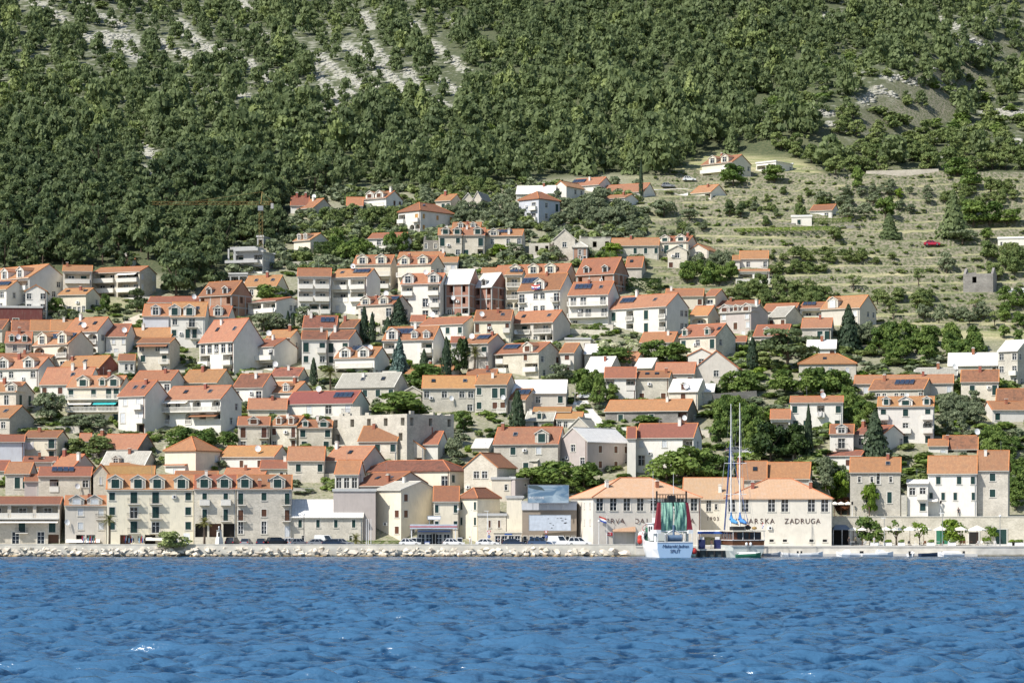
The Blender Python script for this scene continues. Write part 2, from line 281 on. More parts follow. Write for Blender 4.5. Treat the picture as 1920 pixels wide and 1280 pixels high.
ca = gme.attributes.new('zone', 'FLOAT_COLOR', 'POINT'); ca.data.foreach_set('color', zone.ravel())
gme.polygons.foreach_set('use_smooth', [True]*len(gme.polygons)); ground = struct(obj('ground', gme))
# distant mountainside continuing past the frame, seabed edge
# ---------------- sea ----------------
rows = [60.]
while rows[-1] < 505: rows.append(rows[-1]+max(.26, .26*(rows[-1]/150)**1.25))
sy = np.array(rows); sxx = np.arange(-150, 150.1, .42); WX, WY = np.meshgrid(sxx, sy)
rs = np.random.RandomState(3); wz = np.zeros_like(WX)
ddx = np.gradient(sy)
for i in range(230):
    lam = .9*(6.0/.9)**(rs.rand()**1.2); kk = 2*math.pi/lam; th = rs.normal(math.radians(97), .5); a = .0062*lam**.8*(.4+1.2*rs.rand()); kx, ky = kk*math.cos(th), kk*math.sin(th)
    ph = kx*WX+ky*WY+rs.rand()*6.283; fade = np.clip((lam/np.maximum(ddx[:, None], .42)-1.8)/1.5, 0, 1); sn = np.sin(ph); wz += fade*a*(sn+.3*np.cos(2*ph))
wz *= (.55+1.3*np.clip(fbm(WX/18, WY/26, 21, 2)+.5, 0, 1))*(1-.75*sst(430, 490, WY)); wz += .42*np.exp(-((WX+17)/6)**2-((WY-152-(WX+17)*.12)/1.5)**2)+.36*np.exp(-((WX-0)/6)**2-((WY-158)/1.3)**2)
wm, n, b = new_mat('sea_water'); tc = N(n, 'ShaderNodeTexCoord')
b.inputs['Base Color'].default_value = (.006, .045, .13, 1); b.inputs['Roughness'].default_value = .2; b.inputs['IOR'].default_value = 1.5; b.inputs['Specular IOR Level'].default_value = .5
h1 = noise(n, mapping(n, tc.outputs['Object'], (.4, 1.35, 1)), 1.0, 6, .15); h2 = noise(n, mapping(n, tc.outputs['Object'], (.2, .38, 1)), 1.0, 3, .5)
rd = mul(n, 1.0, mul(n, mul(n, mul(n, h2, 2.0), 1.0, 'SUBTRACT'), 0, 'ABSOLUTE'), 'SUBTRACT'); h3 = noise(n, mapping(n, tc.outputs['Object'], (2.2, 3.2, 1)), 1.0, 3, .3)
hh = mul(n, mul(n, mul(n, h1, .8), mul(n, rd, .55), 'ADD'), mul(n, h3, .22), 'ADD'); bump(n, b, hh, 1.0, .32)
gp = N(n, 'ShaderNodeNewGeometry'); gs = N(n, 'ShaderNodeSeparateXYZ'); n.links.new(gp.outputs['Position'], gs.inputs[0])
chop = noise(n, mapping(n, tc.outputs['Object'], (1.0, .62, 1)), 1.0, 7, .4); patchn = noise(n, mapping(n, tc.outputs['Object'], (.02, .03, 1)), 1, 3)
hf = mul(n, mul(n, gs.outputs[2], .55), mul(n, chop, mul(n, mul(n, patchn, .12), -.06, 'ADD'), 'ADD'), 'ADD')   # reflected sky on crests and dark wave faces, painted into the base colour
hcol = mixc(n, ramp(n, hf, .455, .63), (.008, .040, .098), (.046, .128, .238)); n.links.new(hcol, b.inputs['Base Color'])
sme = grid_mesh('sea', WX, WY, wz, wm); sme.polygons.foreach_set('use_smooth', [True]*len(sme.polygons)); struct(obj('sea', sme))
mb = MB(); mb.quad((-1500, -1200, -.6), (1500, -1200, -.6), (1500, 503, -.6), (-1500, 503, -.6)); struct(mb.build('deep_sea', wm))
# ---------------- houses ----------------
WCACHE = {}
STY = {'g': (1.1, 1.5, GREEN), 'G': (1.3, 2.2, GREEN), 'k': (1.2, 1.45, GLASS), 'K': (1.5, 2.1, GLASS), 'b': (1.05, 1.45, BROWN), 'B': (1.1, 2.15, BROWN),
  's': (1.0, 1.35, GREY), 'S': (1.25, 2.15, GREY), 'y': (1.0, 1.3, OCHRE), 'e': (1.1, 1.6, None), 'o': (1.2, 2.2, OCHRE), 'q': (1.35, 2.35, GLASS), 'v': (.8, .45, IRON), 'h': (.55, 1.1, GLASS)}
def win_part(ch, w, h, parent, u, v, z, side):
    """window set in its opening: surround ring, then shutter or glazed pane as a sub-part"""
    key = (ch, round(w, 1), round(h, 1))
    if key not in WCACHE:
        w, h = key[1], key[2]; f = MB(); t = .13
        for a in ((-w/2-t, -w/2, 0, h), (w/2, w/2+t, 0, h), (-w/2-t, w/2+t, h, h+t), (-w/2-t-.05, w/2+t+.05, -t, 0)): f.box(a[0], a[1], -.04 if a[2] >= 0 else -.12, .02, a[2], a[3])
        if ch in 'qkKh':
            for xx in ([0] if w > .7 else []): f.box(xx-.04, xx+.04, .11, .16, 0, h, 1)
            f.box(-w/2, w/2, .11, .16, h*.62, h*.62+.06, 1); f.box(-w/2, -w/2+.07, .11, .16, 0, h, 1); f.box(w/2-.07, w/2, .11, .16, 0, h, 1); f.box(-w/2, w/2, .11, .16, h-.07, h, 1)
            if ch == 'q': f.box(-w/2, w/2, .11, .16, h*.3, h*.3+.05, 1)
        p = MB()
        if ch in 'qkKhv': p.box(-w/2, w/2, .165, .2, 0, h)
        else:
            p.box(-w/2+.02, -.01, .04, .09, .02, h-.02); p.box(.01, w/2-.02, .04, .09, .02, h-.02)
            for k in range(int(h/.16)): p.box(-w/2+.1, w/2-.1, .025, .04, .1+k*.16, .17+k*.16)
        WCACHE[key] = (f.mesh('window', [TRIM, WHITE]), p.mesh('pane', STY[ch][2]))
    fm, pm = WCACHE[key]; rz = {'F': 0, 'R': math.pi/2, 'L': -math.pi/2}[side]
    o = obj('balcony_door' if h > 1.7 else 'window', fm, parent, (u, v, z), rz); obj('pane' if ch in 'qkKhv' else 'shutter', pm, o)
    return o
def wallp(mb, P, W, z0, z1, holes, m=0):
    """wall panel with real recesses; P(u,depth,z)->point; holes (u0,u1,z0,z1,depth)"""
    hs = [h for h in holes if h[1]-h[0] > .2 and h[0] > .05 and h[1] < W-.05 and h[3] < z1-.02 and h[2] > z0]
    us = sorted({0, W, *[h[0] for h in hs], *[h[1] for h in hs]}); zs = sorted({z0, z1, *[h[2] for h in hs], *[h[3] for h in hs]})
    for a, b_ in zip(us, us[1:]):
        for c, d in zip(zs, zs[1:]):
            mu, mz = (a+b_)/2, (c+d)/2
            if any(h[0] < mu < h[1] and h[2] < mz < h[3] for h in hs): continue
            mb.quad(P(a, 0, c), P(b_, 0, c), P(b_, 0, d), P(a, 0, d), m=m)
    for u0, u1, c, d, dp in hs:
        mb.quad(P(u0, 0, c), P(u0, 0, d), P(u0, dp, d), P(u0, dp, c), m=m); mb.quad(P(u1, 0, c), P(u1, dp, c), P(u1, dp, d), P(u1, 0, d), m=m)
        mb.quad(P(u0, 0, d), P(u1, 0, d), P(u1, dp, d), P(u0, dp, d), m=m); mb.quad(P(u0, 0, c), P(u0, dp, c), P(u1, dp, c), P(u1, 0, c), m=m)
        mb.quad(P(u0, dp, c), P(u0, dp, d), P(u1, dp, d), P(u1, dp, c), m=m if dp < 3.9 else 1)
    return hs
def balcony(parent, side, u0, u1, v, z, depth, style, wallmat):
    mb = MB(); mm = MB(); rz = {'F': 0, 'R': math.pi/2, 'L': -math.pi/2}[side]; w2 = (u1-u0)/2
    mb.box(-w2, w2, -depth, .0, -.16, 0)
    if style == '^': 
        for a in ((-w2, w2, -depth, -depth+.1), (-w2, -w2+.1, -depth+.1, 0), (w2-.1, w2, -depth+.1, 0)): mb.box(a[0], a[1], a[2], a[3], 0, .95)
        mb.box(-w2-.03, w2+.03, -depth-.03, -depth+.13, .95, 1.02)
    elif style == '~':
        mb.box(-w2, w2, -depth, -depth+.14, .88, .99); mb.box(-w2, w2, -depth, -depth+.14, 0, .1); n_ = max(2, int(2*w2/.3))
        for i in range(n_+1): x = -w2+.06+(2*w2-.12)*i/n_; mb.box(x-.055, x+.055, -depth+.02, -depth+.12, .1, .88)
        for s_ in (-1, 1): mb.box(s_*w2-.1, s_*w2+.1, -depth-.02, -depth+.16, 0, 1.04)
    o = mb.build('balcony', [WALL['w'] if style in '^~' else TRIM], parent)
    if side == 'F': o.location = ((u0+u1)/2, v, z)
    elif side == 'R': o.location = (v, (u0+u1)/2, z)
    else: o.location = (v, (u0+u1)/2, z)
    o.rotation_euler.z = rz
    if style == '_':
        mm.box(-w2, w2, -depth, -depth+.05, .95, 1.0); mm.box(-w2, w2, -depth, -depth+.04, .08, .12); n_ = max(3, int(2*w2/.16))
        for i in range(n_+1): x = -w2+.02+(2*w2-.04)*i/n_; mm.box(x-.012, x+.012, -depth+.01, -depth+.035, 0, .95)
        for s_ in (-1, 1): mm.box(s_*w2-.025, s_*w2+.025, -depth, 0, .95, 1.0)
        mm.build('railing', [IRON], o)
    return o
def facade(root, mb, P, W, z0, ztop, spec, side, depthpos, wmat, rr):
    """spec rows top to bottom; returns nothing, fills the wall mesh and adds window / balcony parts"""
    holes = []; todo = []
    rows = spec.split('/') if spec else []
    if rows:
        full = ztop-z0; sh = min(3.15, (full-.25)/len(rows)); 
        if sh > 1.5:
            for r, row in enumerate(rows):
                pre = ''
                if len(row) > 1 and row[1] == ':': pre = row[0]; row = row[2:]
                cells = []
                for ch in row:
                    if ch in '_^~' and cells: cells[-1][1] = ch
                    else: cells.append([ch, ''])
                zc = ztop-r*sh-.12; zf = ztop-(r+1)*sh; nC = len(cells); 
                if pre: todo.append(('bal', .12, W-.12, zf, 1.2, pre))
                for i, (ch, bl) in enumerate(cells):
                    cw = W/nC; uc = cw*(i+.5)
                    if ch == '.': continue
                    if ch in 'LAO':
                        hw = min(cw*.43, 2.6 if ch != 'L' else 9) ; dp = {'L': 1.7, 'A': 1.3, 'O': .9}[ch]; h0 = zf+(.04); h1 = min(zc-.22, h0+(2.35 if ch != 'O' else 2.6))
                        if side != 'F': dp = min(dp, 1.2)
                        if h1-h0 < 1: continue
                        holes.append((uc-hw, uc+hw, h0, h1, dp))
                        if ch == 'O': todo.append(('gar', uc, h0, dp-.1, 2*hw-.1, h1-h0-.05)); continue
                        if ch == 'A': todo.append(('arch', uc, h0, h1, hw))
                        nd = max(1, int(hw*2/2.6))
                        for q in range(nd): todo.append(('win', rr.choice('KKkG' if 'G' not in spec else 'GK'), uc-hw+2*hw*(q+.5)/nd, h0+.02, dp-.22, min(1.5, 2*hw/nd-.3), min(2.05, h1-h0-.15)))
                        todo.append(('bal', uc-hw, uc+hw, h0, .02 if not bl else (.9 if bl != '~' else .5), bl or ('~' if ch == 'A' else '^')))
                        continue
                    w_, h_, mt = STY[ch]; w_ = min(w_, cw-.5); h_ = min(h_, zc-zf-.35)
                    if w_ < .4 or h_ < .4: continue
                    zb = zf+.06 if h_ > 1.7 else zf+(zc-zf-h_)*.55
                    if ch == 'v': zb = zf+1.2
                    if ch == 'q': zb = zf+.7
                    if ch == 'e': holes.append((uc-w_/2, uc+w_/2, zb, zb+h_, 4.0 if side == 'F' else 3.0)); continue
                    holes.append((uc-w_/2, uc+w_/2, zb, zb+h_, .2)); todo.append(('win', ch, uc, zb, 0, w_, h_))
                    if bl: todo.append(('bal', max(.1, uc-w_/2-.55), min(W-.1, uc+w_/2+.55), zf+.02, .85, bl))
    hs = wallp(mb, P, W, z0, ztop, holes)
    for t in todo:
        def pos(u, dv, z):
            if side == 'F': return (u, dv, z)
            if side == 'R': return (depthpos-dv, u, z)
            return (depthpos+dv, u, z)
        if t[0] == 'win':
            _, ch, uc, zb, dv, w_, h_ = t
            if not (0.05 < uc-w_/2 and uc+w_/2 < W-.05): continue
            u, v, z = pos(uc, dv, zb); win_part(ch, w_, h_, root, u, v, z, side)
        elif t[0] == 'bal':
            _, u0, u1, z, dp, st = t; v = {'F': 0, 'R': depthpos, 'L': depthpos}[side]
            balcony(root, side, u0, u1, v, z, max(dp, .12), st, wmat)
        elif t[0] == 'gar':
            _, uc, z, dv, w_, h_ = t; g = MB(); g.box(-w_/2, w_/2, 0, .06, 0, h_); u, v, z = pos(uc, dv, z); g.build('garage_door', [DARK if rr.random() < .6 else BROWN], root, (u, v, z), {'F': 0, 'R': math.pi/2, 'L': -math.pi/2}[side])
        elif t[0] == 'arch':
            _, uc, h0, h1, hw = t; g = MB(); rise = min(hw*.75, (h1-h0)*.4); K = 8; zc = h1-rise
            for s_ in (-1, 1):
                pts = [(s_*hw*math.cos(math.pi/2*k/K), zc+rise*math.sin(math.pi/2*k/K)) for k in range(K+1)]
                for a, b_ in zip(pts, pts[1:]):
                    qa = [(a[0], -.0, a[1]), (b_[0], -.0, b_[1]), (b_[0], 0, h1+.02), (a[0], 0, h1+.02)]
                    lo = [(x, .02, z) for x, _y, z in qa]; hi = [(x, .28, z) for x, _y, z in qa]
                    g.prism(lo, hi)
            u, v, z = pos(uc, 0, 0); g.build('arch', [wmat], root, (u, v, 0), {'F': 0, 'R': math.pi/2, 'L': -math.pi/2}[side])
DISHM = None
def dish(parent, loc, s=1.0):
    global DISHM
    if DISHM is None:
        mb = MB(); K = 12; R = [(.02, .0), (.28, .03), (.5, .1)]
        for (r0, d0), (r1, d1) in zip(R, R[1:]):
            for k in range(K):
                a, c = 2*math.pi*k/K, 2*math.pi*(k+1)/K; mb.quad((r0*math.cos(a), -d0, r0*math.sin(a)*1.1), (r0*math.cos(c), -d0, r0*math.sin(c)*1.1), (r1*math.cos(c), -d1, r1*math.sin(c)*1.1), (r1*math.cos(a), -d1, r1*math.sin(a)*1.1))
                mb.quad((r1*math.cos(a), -d1+.02, r1*math.sin(a)*1.1), (r1*math.cos(c), -d1+.02, r1*math.sin(c)*1.1), (r0*math.cos(c), -d0+.02, r0*math.sin(c)*1.1), (r0*math.cos(a), -d0+.02, r0*math.sin(a)*1.1))
        mb.tube([(0, .02, 0), (0, .25, -.1), (0, .25, -.8)], .03, 5, 1); mb.tube([(0, -.05, -.45), (0, -.45, 0)], .015, 4, 1); DISHM = mb.mesh('satellite_dish', [WHITE, STEEL])
    o = obj('satellite_dish', DISHM, parent, loc, (-.25, 0, .45)); o.scale = (s, s, s); return o
FOOT = []   # footprints for later scattering
def slab(mb, pts, th=.16, m=0):     # pts: top face ring
    top = [Vector(p) for p in pts]; mb.prism([(p.x, p.y, p.z-th) for p in top], [tuple(p) for p in top], m)
def house(x0, x1, x2, ye, yr, yb, kind, rc, wc, front, side, ext, label, d=None, name=None, cat='house', seed=0):
    rr = random.Random(seed*7+3); left = kind.endswith('l'); K = kind[0]
    if left: near, f_end, s_end = x1, x2, x0
    else: near, f_end, s_end = x1, x0, x2
    Xn, Yn, Zg = at(near, yb); s = F/Yn
    dd = d or (8.5 if K != 'G' else 10)
    sgn = -1 if left else 1
    def pxof(t, dist): return CX+F*(Xn+dist*math.sin(t))/(Yn+dist*math.cos(t))
    lo, hi = (-.25, .72) if not left else (-.72, .25)
    for _ in range(40):
        mid = (lo+hi)/2
        if pxof(mid, dd) < s_end: lo = mid
        else: hi = mid
    a = (lo+hi)/2
    if abs(a) > .7: dd = max(dd, abs(s_end-near)/s/math.sin(.7)); 
    ca, sa = math.cos(a), math.sin(a)
    # front width
    if not left: # front runs from near corner to the left: point = near - W*(ca,-sa)
        lo, hi = .5, 120
        for _ in range(40):
            W = (lo+hi)/2; p = CX+F*(Xn-W*ca)/(Yn+W*sa)
            if p > f_end: lo = W
            else: hi = W
        ox, oy = Xn-W*ca, Yn+W*sa
    else:
        lo, hi = .5, 120
        for _ in range(40):
            W = (lo+hi)/2; p = CX+F*(Xn+W*ca)/(Yn-W*sa)
            if p < f_end: lo = W
            else: hi = W
        ox, oy = Xn, Yn
    ze = H0+(CY-ye)*Yn/F; zb = Zg; 
    Ym = Yn+(dd/2*ca if K in 'FH' else 0); zr = H0+(CY-yr)*Ym/F
    if K == 'G': zr = H0+(CY-yr)*(Yn+W/2*sa*(1 if not left else -1))/F
    h = ze-zb; hr = max(.5, zr-ze) if K not in 'LU' else 0
    zlow = min(0, float(min(G(ox, oy), G(ox+W*ca, oy-W*sa)))-zb)-.7
    nm = name or {'n': 'stone_house', 'l': 'stone_house', 'd': 'stone_house', 'B': 'brick_house'}.get(wc, 'house')
    root = thing(nm, label, cat, (ox, oy, zb), -a); FOOT.append((ox, oy, a, W, dd, zb+h+hr))
    wm_, rm_ = WALL[wc], ROOF[rc]; ztop = h-.05
    wall = MB(); yb_extra = zlow
    Pf = lambda u, dv, z: (u, dv, z)
    sp = front.split('/') if front else []
    facade(root, wall, Pf, W, zlow, ztop, front, 'F', 0, wm_, rr)
    if zlow < 0: pass
    if not left: facade(root, wall, lambda u, dv, z: (W-dv, u, z), dd, zlow, ztop, side, 'R', W, wm_, rr); wall.quad((0, dd, zlow), (0, 0, zlow), (0, 0, ztop), (0, dd, ztop))
    else: facade(root, wall, lambda u, dv, z: (dv, u, z), dd, zlow, ztop, side, 'L', 0, wm_, rr); wall.quad((W, 0, zlow), (W, dd, zlow), (W, dd, ztop), (W, 0, ztop))
    wall.quad((W, dd, zlow), (0, dd, zlow), (0, dd, ztop), (W, dd, ztop))
    ov, og, th = .32, .18, .16; roof = None
    if K in 'FGH': 
        R = MB(); rt = MB()
    tl = None
    if K == 'F':
        sl = hr/(dd/2); zz = lambda v: ztop+sl*(v if v < dd/2 else dd-v)+.1
        for u in (0, W): wall.quad((u, 0, ztop), (u, dd, ztop), (u, dd/2, ztop+hr))
        for v0, v1 in ((-ov, dd/2), (dd+ov, dd/2)):
            z0_, z1_ = ztop+.1-sl*ov, ztop+.1+hr; slab(R, [(-og, v0, z0_), (W+og, v0, z0_), (W+og, v1, z1_), (-og, v1, z1_)] if v0 < v1 else [(-og, v1, z1_), (W+og, v1, z1_), (W+og, v0, z0_), (-og, v0, z0_)])
        R.box(-og, W+og, dd/2-.13, dd/2+.13, ztop+hr+.02, ztop+hr+.17, 1)
        for u0 in (-og-.02, W+og-.16):
            R.prism([(u0, -ov, ztop+.1-sl*ov-.17), (u0+.18, -ov, ztop+.1-sl*ov-.17), (u0+.18, dd/2, ztop+.1+hr-.17), (u0, dd/2, ztop+.1+hr-.17)], [(u0, -ov-.02, ztop+.13-sl*ov), (u0+.18, -ov-.02, ztop+.13-sl*ov), (u0+.18, dd/2, ztop+.13+hr), (u0, dd/2, ztop+.13+hr)], 1)
        R.box(-og, W+og, -ov-.1, -ov-.003, ztop-sl*ov-.08, ztop-sl*ov+.02, 2)
    elif K == 'G':
        sl = hr/(W/2); zz = lambda v: ztop+hr
        for v in (0, dd): wall.quad((0, v, ztop), (W, v, ztop), (W/2, v, ztop+hr))
        for u0, u1 in ((-ov, W/2), (W+ov, W/2)):
            z0_, z1_ = ztop+.1-sl*ov, ztop+.1+hr; slab(R, [(u0, dd+og, z0_), (u0, -og, z0_), (u1, -og, z1_), (u1, dd+og, z1_)] if u0 < u1 else [(u0, -og, z0_), (u0, dd+og, z0_), (u1, dd+og, z1_), (u1, -og, z1_)])
        R.box(W/2-.13, W/2+.13, -og, dd+og, ztop+hr+.02, ztop+hr+.17, 1)
        for (ua, za), (ub, zb_) in (((-ov, ztop+.1-sl*ov), (W/2, ztop+.1+hr)), ((W/2, ztop+.1+hr), (W+ov, ztop+.1-sl*ov))):
            R.prism([(ua, -og-.04, za-.17), (ub, -og-.04, zb_-.17), (ub, -og+.1, zb_-.17), (ua, -og+.1, za-.17)], [(ua, -og-.04, za+.03), (ub, -og-.04, zb_+.03), (ub, -og+.1, zb_+.03), (ua, -og+.1, za+.03)], 1)
    elif K == 'H':
        ins = min(W, dd)/2*.98; z0_ = ztop+.05; z1_ = ztop+.05+hr; o_ = ov; sl = hr/(dd/2); zz = lambda v: ztop+sl*v
        A, B_, C, D = (-o_, -o_, z0_), (W+o_, -o_, z0_), (W+o_, dd+o_, z0_), (-o_, dd+o_, z0_)
        if W >= dd: E, Fp = (ins, dd/2, z1_), (W-ins, dd/2, z1_)
        else: E, Fp = (W/2, ins, z1_), (W/2, dd-ins, z1_)
        if W >= dd: fc = [(A, B_, Fp, E), (B_, C, Fp), (C, D, E, Fp), (D, A, E)]; hips = [(A, E), (B_, Fp), (E, Fp), (C, Fp), (D, E)]
        else: fc = [(A, B_, E), (B_, C, Fp, E), (C, D, Fp), (D, A, E, Fp)]; hips = [(A, E), (B_, E), (E, Fp), (C, Fp), (D, Fp)]
        for q in fc: R.quad(*q)
        R.box(-o_, W+o_, -o_, dd+o_, z0_-.18, z0_-.01)
        for p, q in hips: R.tube([Vector(p)+Vector((0, 0, .02)), Vector(q)+Vector((0, 0, .04))], .12, 5, 1)
    if K in 'FGH': roof = R.build('roof', [rm_, TERR if rc in 'ortbymP' else TRIM, TRIM], root); sl_ = sl
    if K == 'L':
        R = MB(); R.box(-.2, W+.2, -.2, dd+.2, ztop-.02, ztop+.22); 
        for q in ((-.2, W+.2, -.2, 0), (-.2, W+.2, dd, dd+.2)): R.box(q[0], q[1], q[2], q[3], ztop+.22, ztop+.5)
        roof = R.build('roof', [rm_], root); sl = 0; zz = lambda v: ztop+.22
    if K == 'U':
        for (ua, va, ub, vb) in ((0, 0, W, 0), (W, 0, W, dd), (0, dd, W, dd), (0, 0, 0, dd)):
            n_ = max(3, int((abs(ub-ua)+abs(vb-va))/1.1)); hh = 0
            for i in range(n_):
                hh = max(0, min(.9 if W > 14 else 1.6, hh+rr.uniform(-.8, .7)))
                if rr.random() < .35: hh = 0
                if hh < .15: continue
                x_, X_ = sorted((ua+(ub-ua)*i/n_, ua+(ub-ua)*(i+1)/n_)); y_, Y_ = sorted((va+(vb-va)*i/n_, va+(vb-va)*(i+1)/n_))
                if vb == va: wall.box(x_, X_, va-.002 if va == 0 else va-.5, (va+.5) if va == 0 else va+.002, ztop, ztop+hh)
                else: wall.box((ua-.5) if ua > 0 else -.002, ua+.002 if ua > 0 else .5, y_, Y_, ztop, ztop+hh)
        wall.quad((.3, .3, ztop-2.2), (W-.3, .3, ztop-2.2), (W-.3, dd-.3, ztop-2.2), (.3, dd-.3, ztop-2.2), m=0)
    if wc == 'B':
        C = MB(); nf = max(2, round(h/3))
        for i in range(nf+1): z = ztop-.02-i*3.0; C.box(-.03, W+.03, -.03, .0, z-.32, z-.02); C.box(W, W+.03, 0, dd, z-.32, z-.02)
        for u in (0, W*.33, W*.66, W-.3): C.box(u, u+.3, -.035, .0, zlow, ztop)
        for v in (0, dd*.33, dd*.66, dd-.3): C.box(W, W+.035, v, v+.3, zlow, ztop)
        C.build('concrete_frame', [WALL['k']], root)
    if 'broken gable ends' in label:
        for u0 in (0, W-.6): wall.prism([(u0, .4, ztop), (u0, dd-.4, ztop), (u0, dd/2+.5, ztop+1.5), (u0, dd/2-.6, ztop+1.8)], [(u0+.6, .4, ztop), (u0+.6, dd-.4, ztop), (u0+.6, dd/2+.5, ztop+1.5), (u0+.6, dd/2-.6, ztop+1.8)])
    if 'ruin of a large stone mansion' in label:
        for u0, u1, hh in ((3.2, 6.0, 2.0), (.8, 2.4, .9)): wall.box(u0, u1, 2.5, 3.1, ztop-.5, ztop+hh)
    wall.build('wall', [wm_, DARK], root)
    # extras
    slope = sl if K in 'FH' else 0
    for e in ext.split():
        k = e[0]; q = e[1:].split(':'); u = float(q[0])*W; fv = float(q[1]) if len(q) > 1 else None
        if k in 'dD':
            w_, hw = (1.7, 1.35) if k == 'd' else (2.9, 1.9)
            if W < 7: w_ *= .8
            vf = .25 if fv is None else fv*dd/2
            if k == 'D': vf = .02
            zf = ztop+slope*vf+.12; rise = w_*.3; hw = min(hw, max(.7, hr-slope*vf-rise-.1)) if hr > 1.6 else .8
            zt = zf+hw if k == 'd' else max(zf+hw, ztop+1.2); zp = zt+rise; vt = min(dd/2, (zt-ztop-.1)/slope) if slope else 1; vp = min(dd/2+.0, (zp-ztop-.1)/slope) if slope else 1
            z0 = zf-.3 if k == 'd' else ztop-.0; D = MB()
            D.prism([(-w_/2, vf, z0), (w_/2, vf, z0), (w_/2, vf, zt), (0, vf, zp-.02), (-w_/2, vf, zt)], [(-w_/2, vp, z0), (w_/2, vp, z0), (w_/2, vp, zt), (0, vp, zp-.02), (-w_/2, vp, zt)], 0)
            for s_ in (-1, 1):
                a_, b_, c_, d_ = (s_*(w_/2+.18), vf-.2, zt-.1), (0, vf-.2, zp+.02), (0, vp, zp+.02), (s_*(w_/2+.18), vt+.1, zt-.1)
                slab(D, [a_, b_, c_, d_] if s_ < 0 else [d_, c_, b_, a_], .1, 1)
                D.prism([(s_*(w_/2+.18), vf-.25, zt-.2), (0, vf-.25, zp-.08), (0, vf-.2, zp-.08), (s_*(w_/2+.18), vf-.2, zt-.2)], [(s_*(w_/2+.18), vf-.25, zt-.05), (0, vf-.25, zp+.07), (0, vf-.2, zp+.07), (s_*(w_/2+.18), vf-.2, zt-.05)], 2)
            dm = D.build('dormer', [wm_ if wc != 'B' else WALL['k'], rm_, TRIM], root, (u, 0, 0))
            ch = 'G' if 'g' in front or 'G' in front else ('b' if 'b' in front or 'B' in front else ('s' if 's' in front else 'k'))
            ww, wh = min(1.0, w_-.5) if k == 'd' else min(1.5, w_-.9), min(zt-zf-.12, 1.25 if k == 'd' else 1.9)
            if wc != 'B': win_part(ch, ww, max(.5, wh), dm, 0, vf-.2, max(zf, ztop)+.05, 'F').name = 'window'
            else: g = MB(); g.box(-ww/2, ww/2, vf-.03, vf+.03, zf, zf+wh); g.build('window', [DARK], dm)
        elif k == 'c':
            v = dd*.42 if fv is None else dd/2*fv; z = zz(v) if K != 'G' else ztop+hr*.6; C = MB(); C.box(-.32, .32, -.3, .3, -.5, 1.25); C.box(-.4, .4, -.38, .38, 1.25, 1.36, 1); C.box(-.28, .28, -.26, .26, 1.5, 1.58, 1)
            for a_ in (-.2, .14): C.box(a_, a_+.06, -.2, .2, 1.36, 1.5, 1)
            C.build('chimney', [BRICKC if rr.random() < .65 else WALL['w'], TRIM], roof or root, (u, v, z))
        elif k == 's':
            nP = 4 if W > 9 else 3; v = dd*.27 if fv is None else dd/2*fv
            for i in range(nP):
                P_ = MB(); P_.box(-.5, .5, -.95, .95, 0, .09); P_.box(-.53, .53, -.98, -.93, -.02, .1, 1); P_.box(-.53, .53, .93, .98, -.02, .1, 1)
                P_.build('solar_panel', [SOLAR, STEEL], root, (u+(i-(nP-1)/2)*1.12, v, zz(v)+.28), (math.atan(slope)+.05, 0, 0))
        elif k == 'v':
            v = dd*.26 if fv is None else dd/2*fv; P_ = MB(); P_.box(-.45, .45, -.6, .6, 0, .12, 1); P_.box(-.36, .36, -.5, .5, .12, .13, 0)
            P_.build('skylight', [GLASS, IRON if rr.random() < .5 else STEEL], roof or root, (u, v, zz(v)+.06), (math.atan(slope), 0, 0))
        elif k == 't': v = .4 if fv is None else dd/2*fv; dish(root, (u, v-.1, zz(v)+1.0), 1.25)
        elif k == 'f': dish(root, (u, -.5, h*.55), 1.1)
        elif k == 'x':   # awning over a terrace, colour by letter
            u1 = float(q[1])*W; z = ztop-float(q[2])*3.0-.35; col = {'t': TURQ, 'w': CANVAS, 'r': ROOF['r'], 'o': ROOF['o']}[q[3]]; A_ = MB()
            slab(A_, [(u, 0, z), (u1, 0, z), (u1, -1.5, z-.55), (u, -1.5, z-.55)][::-1], .07); A_.build('awning' if q[3] in 'tw' else 'porch_roof', [col], root)
        elif k == 'a': A_ = MB(); A_.box(-.45, .45, -.38, -.03, 0, .62); A_.tube([(.1, -.39, .31), (.1, -.4, .31)], .24, 10, 1); A_.build('air_conditioner', [WHITE, IRON], root, (u, 0, h*float(q[1]) if len(q) > 1 else h*.5))
    if K == 'F' and W > 5.5 and 'c' not in ext and wc != 'B' and rr.random() < .5:
        u, v = rr.uniform(.12, .88)*W, dd*rr.uniform(.3, .46); C = MB(); C.box(-.28, .28, -.26, .26, -.5, 1.0); C.box(-.35, .35, -.33, .33, 1.0, 1.1, 1); C.build('chimney', [BRICKC if rr.random() < .6 else WALL['w'], TRIM], roof, (u, v, zz(v)))
    if h > 4.5 and W > 5 and rr.random() < .5 and K != 'U':
        A_ = MB(); A_.box(-.42, .42, -.36, -.03, 0, .6); A_.tube([(.1, -.37, .3), (.1, -.38, .3)], .23, 10, 1); A_.build('air_conditioner', [WHITE, IRON], root, (rr.uniform(.06, .94)*(W-1)+.5, 0, rr.uniform(2.2, h-1.6)))
    if h > 4.5 and rr.random() < .3 and K in 'FG' and not left:
        A_ = MB(); A_.tube([(0, 0, 0), (0, 0, 2.2)], .025, 4); A_.tube([(-.5, 0, 2.0), (.5, 0, 2.0)], .015, 3); A_.tube([(-.35, 0, 1.75), (.35, 0, 1.75)], .015, 3); A_.build('antenna', [STEEL], roof, (rr.uniform(.2, .8)*W, dd*.45, zz(dd*.45)))
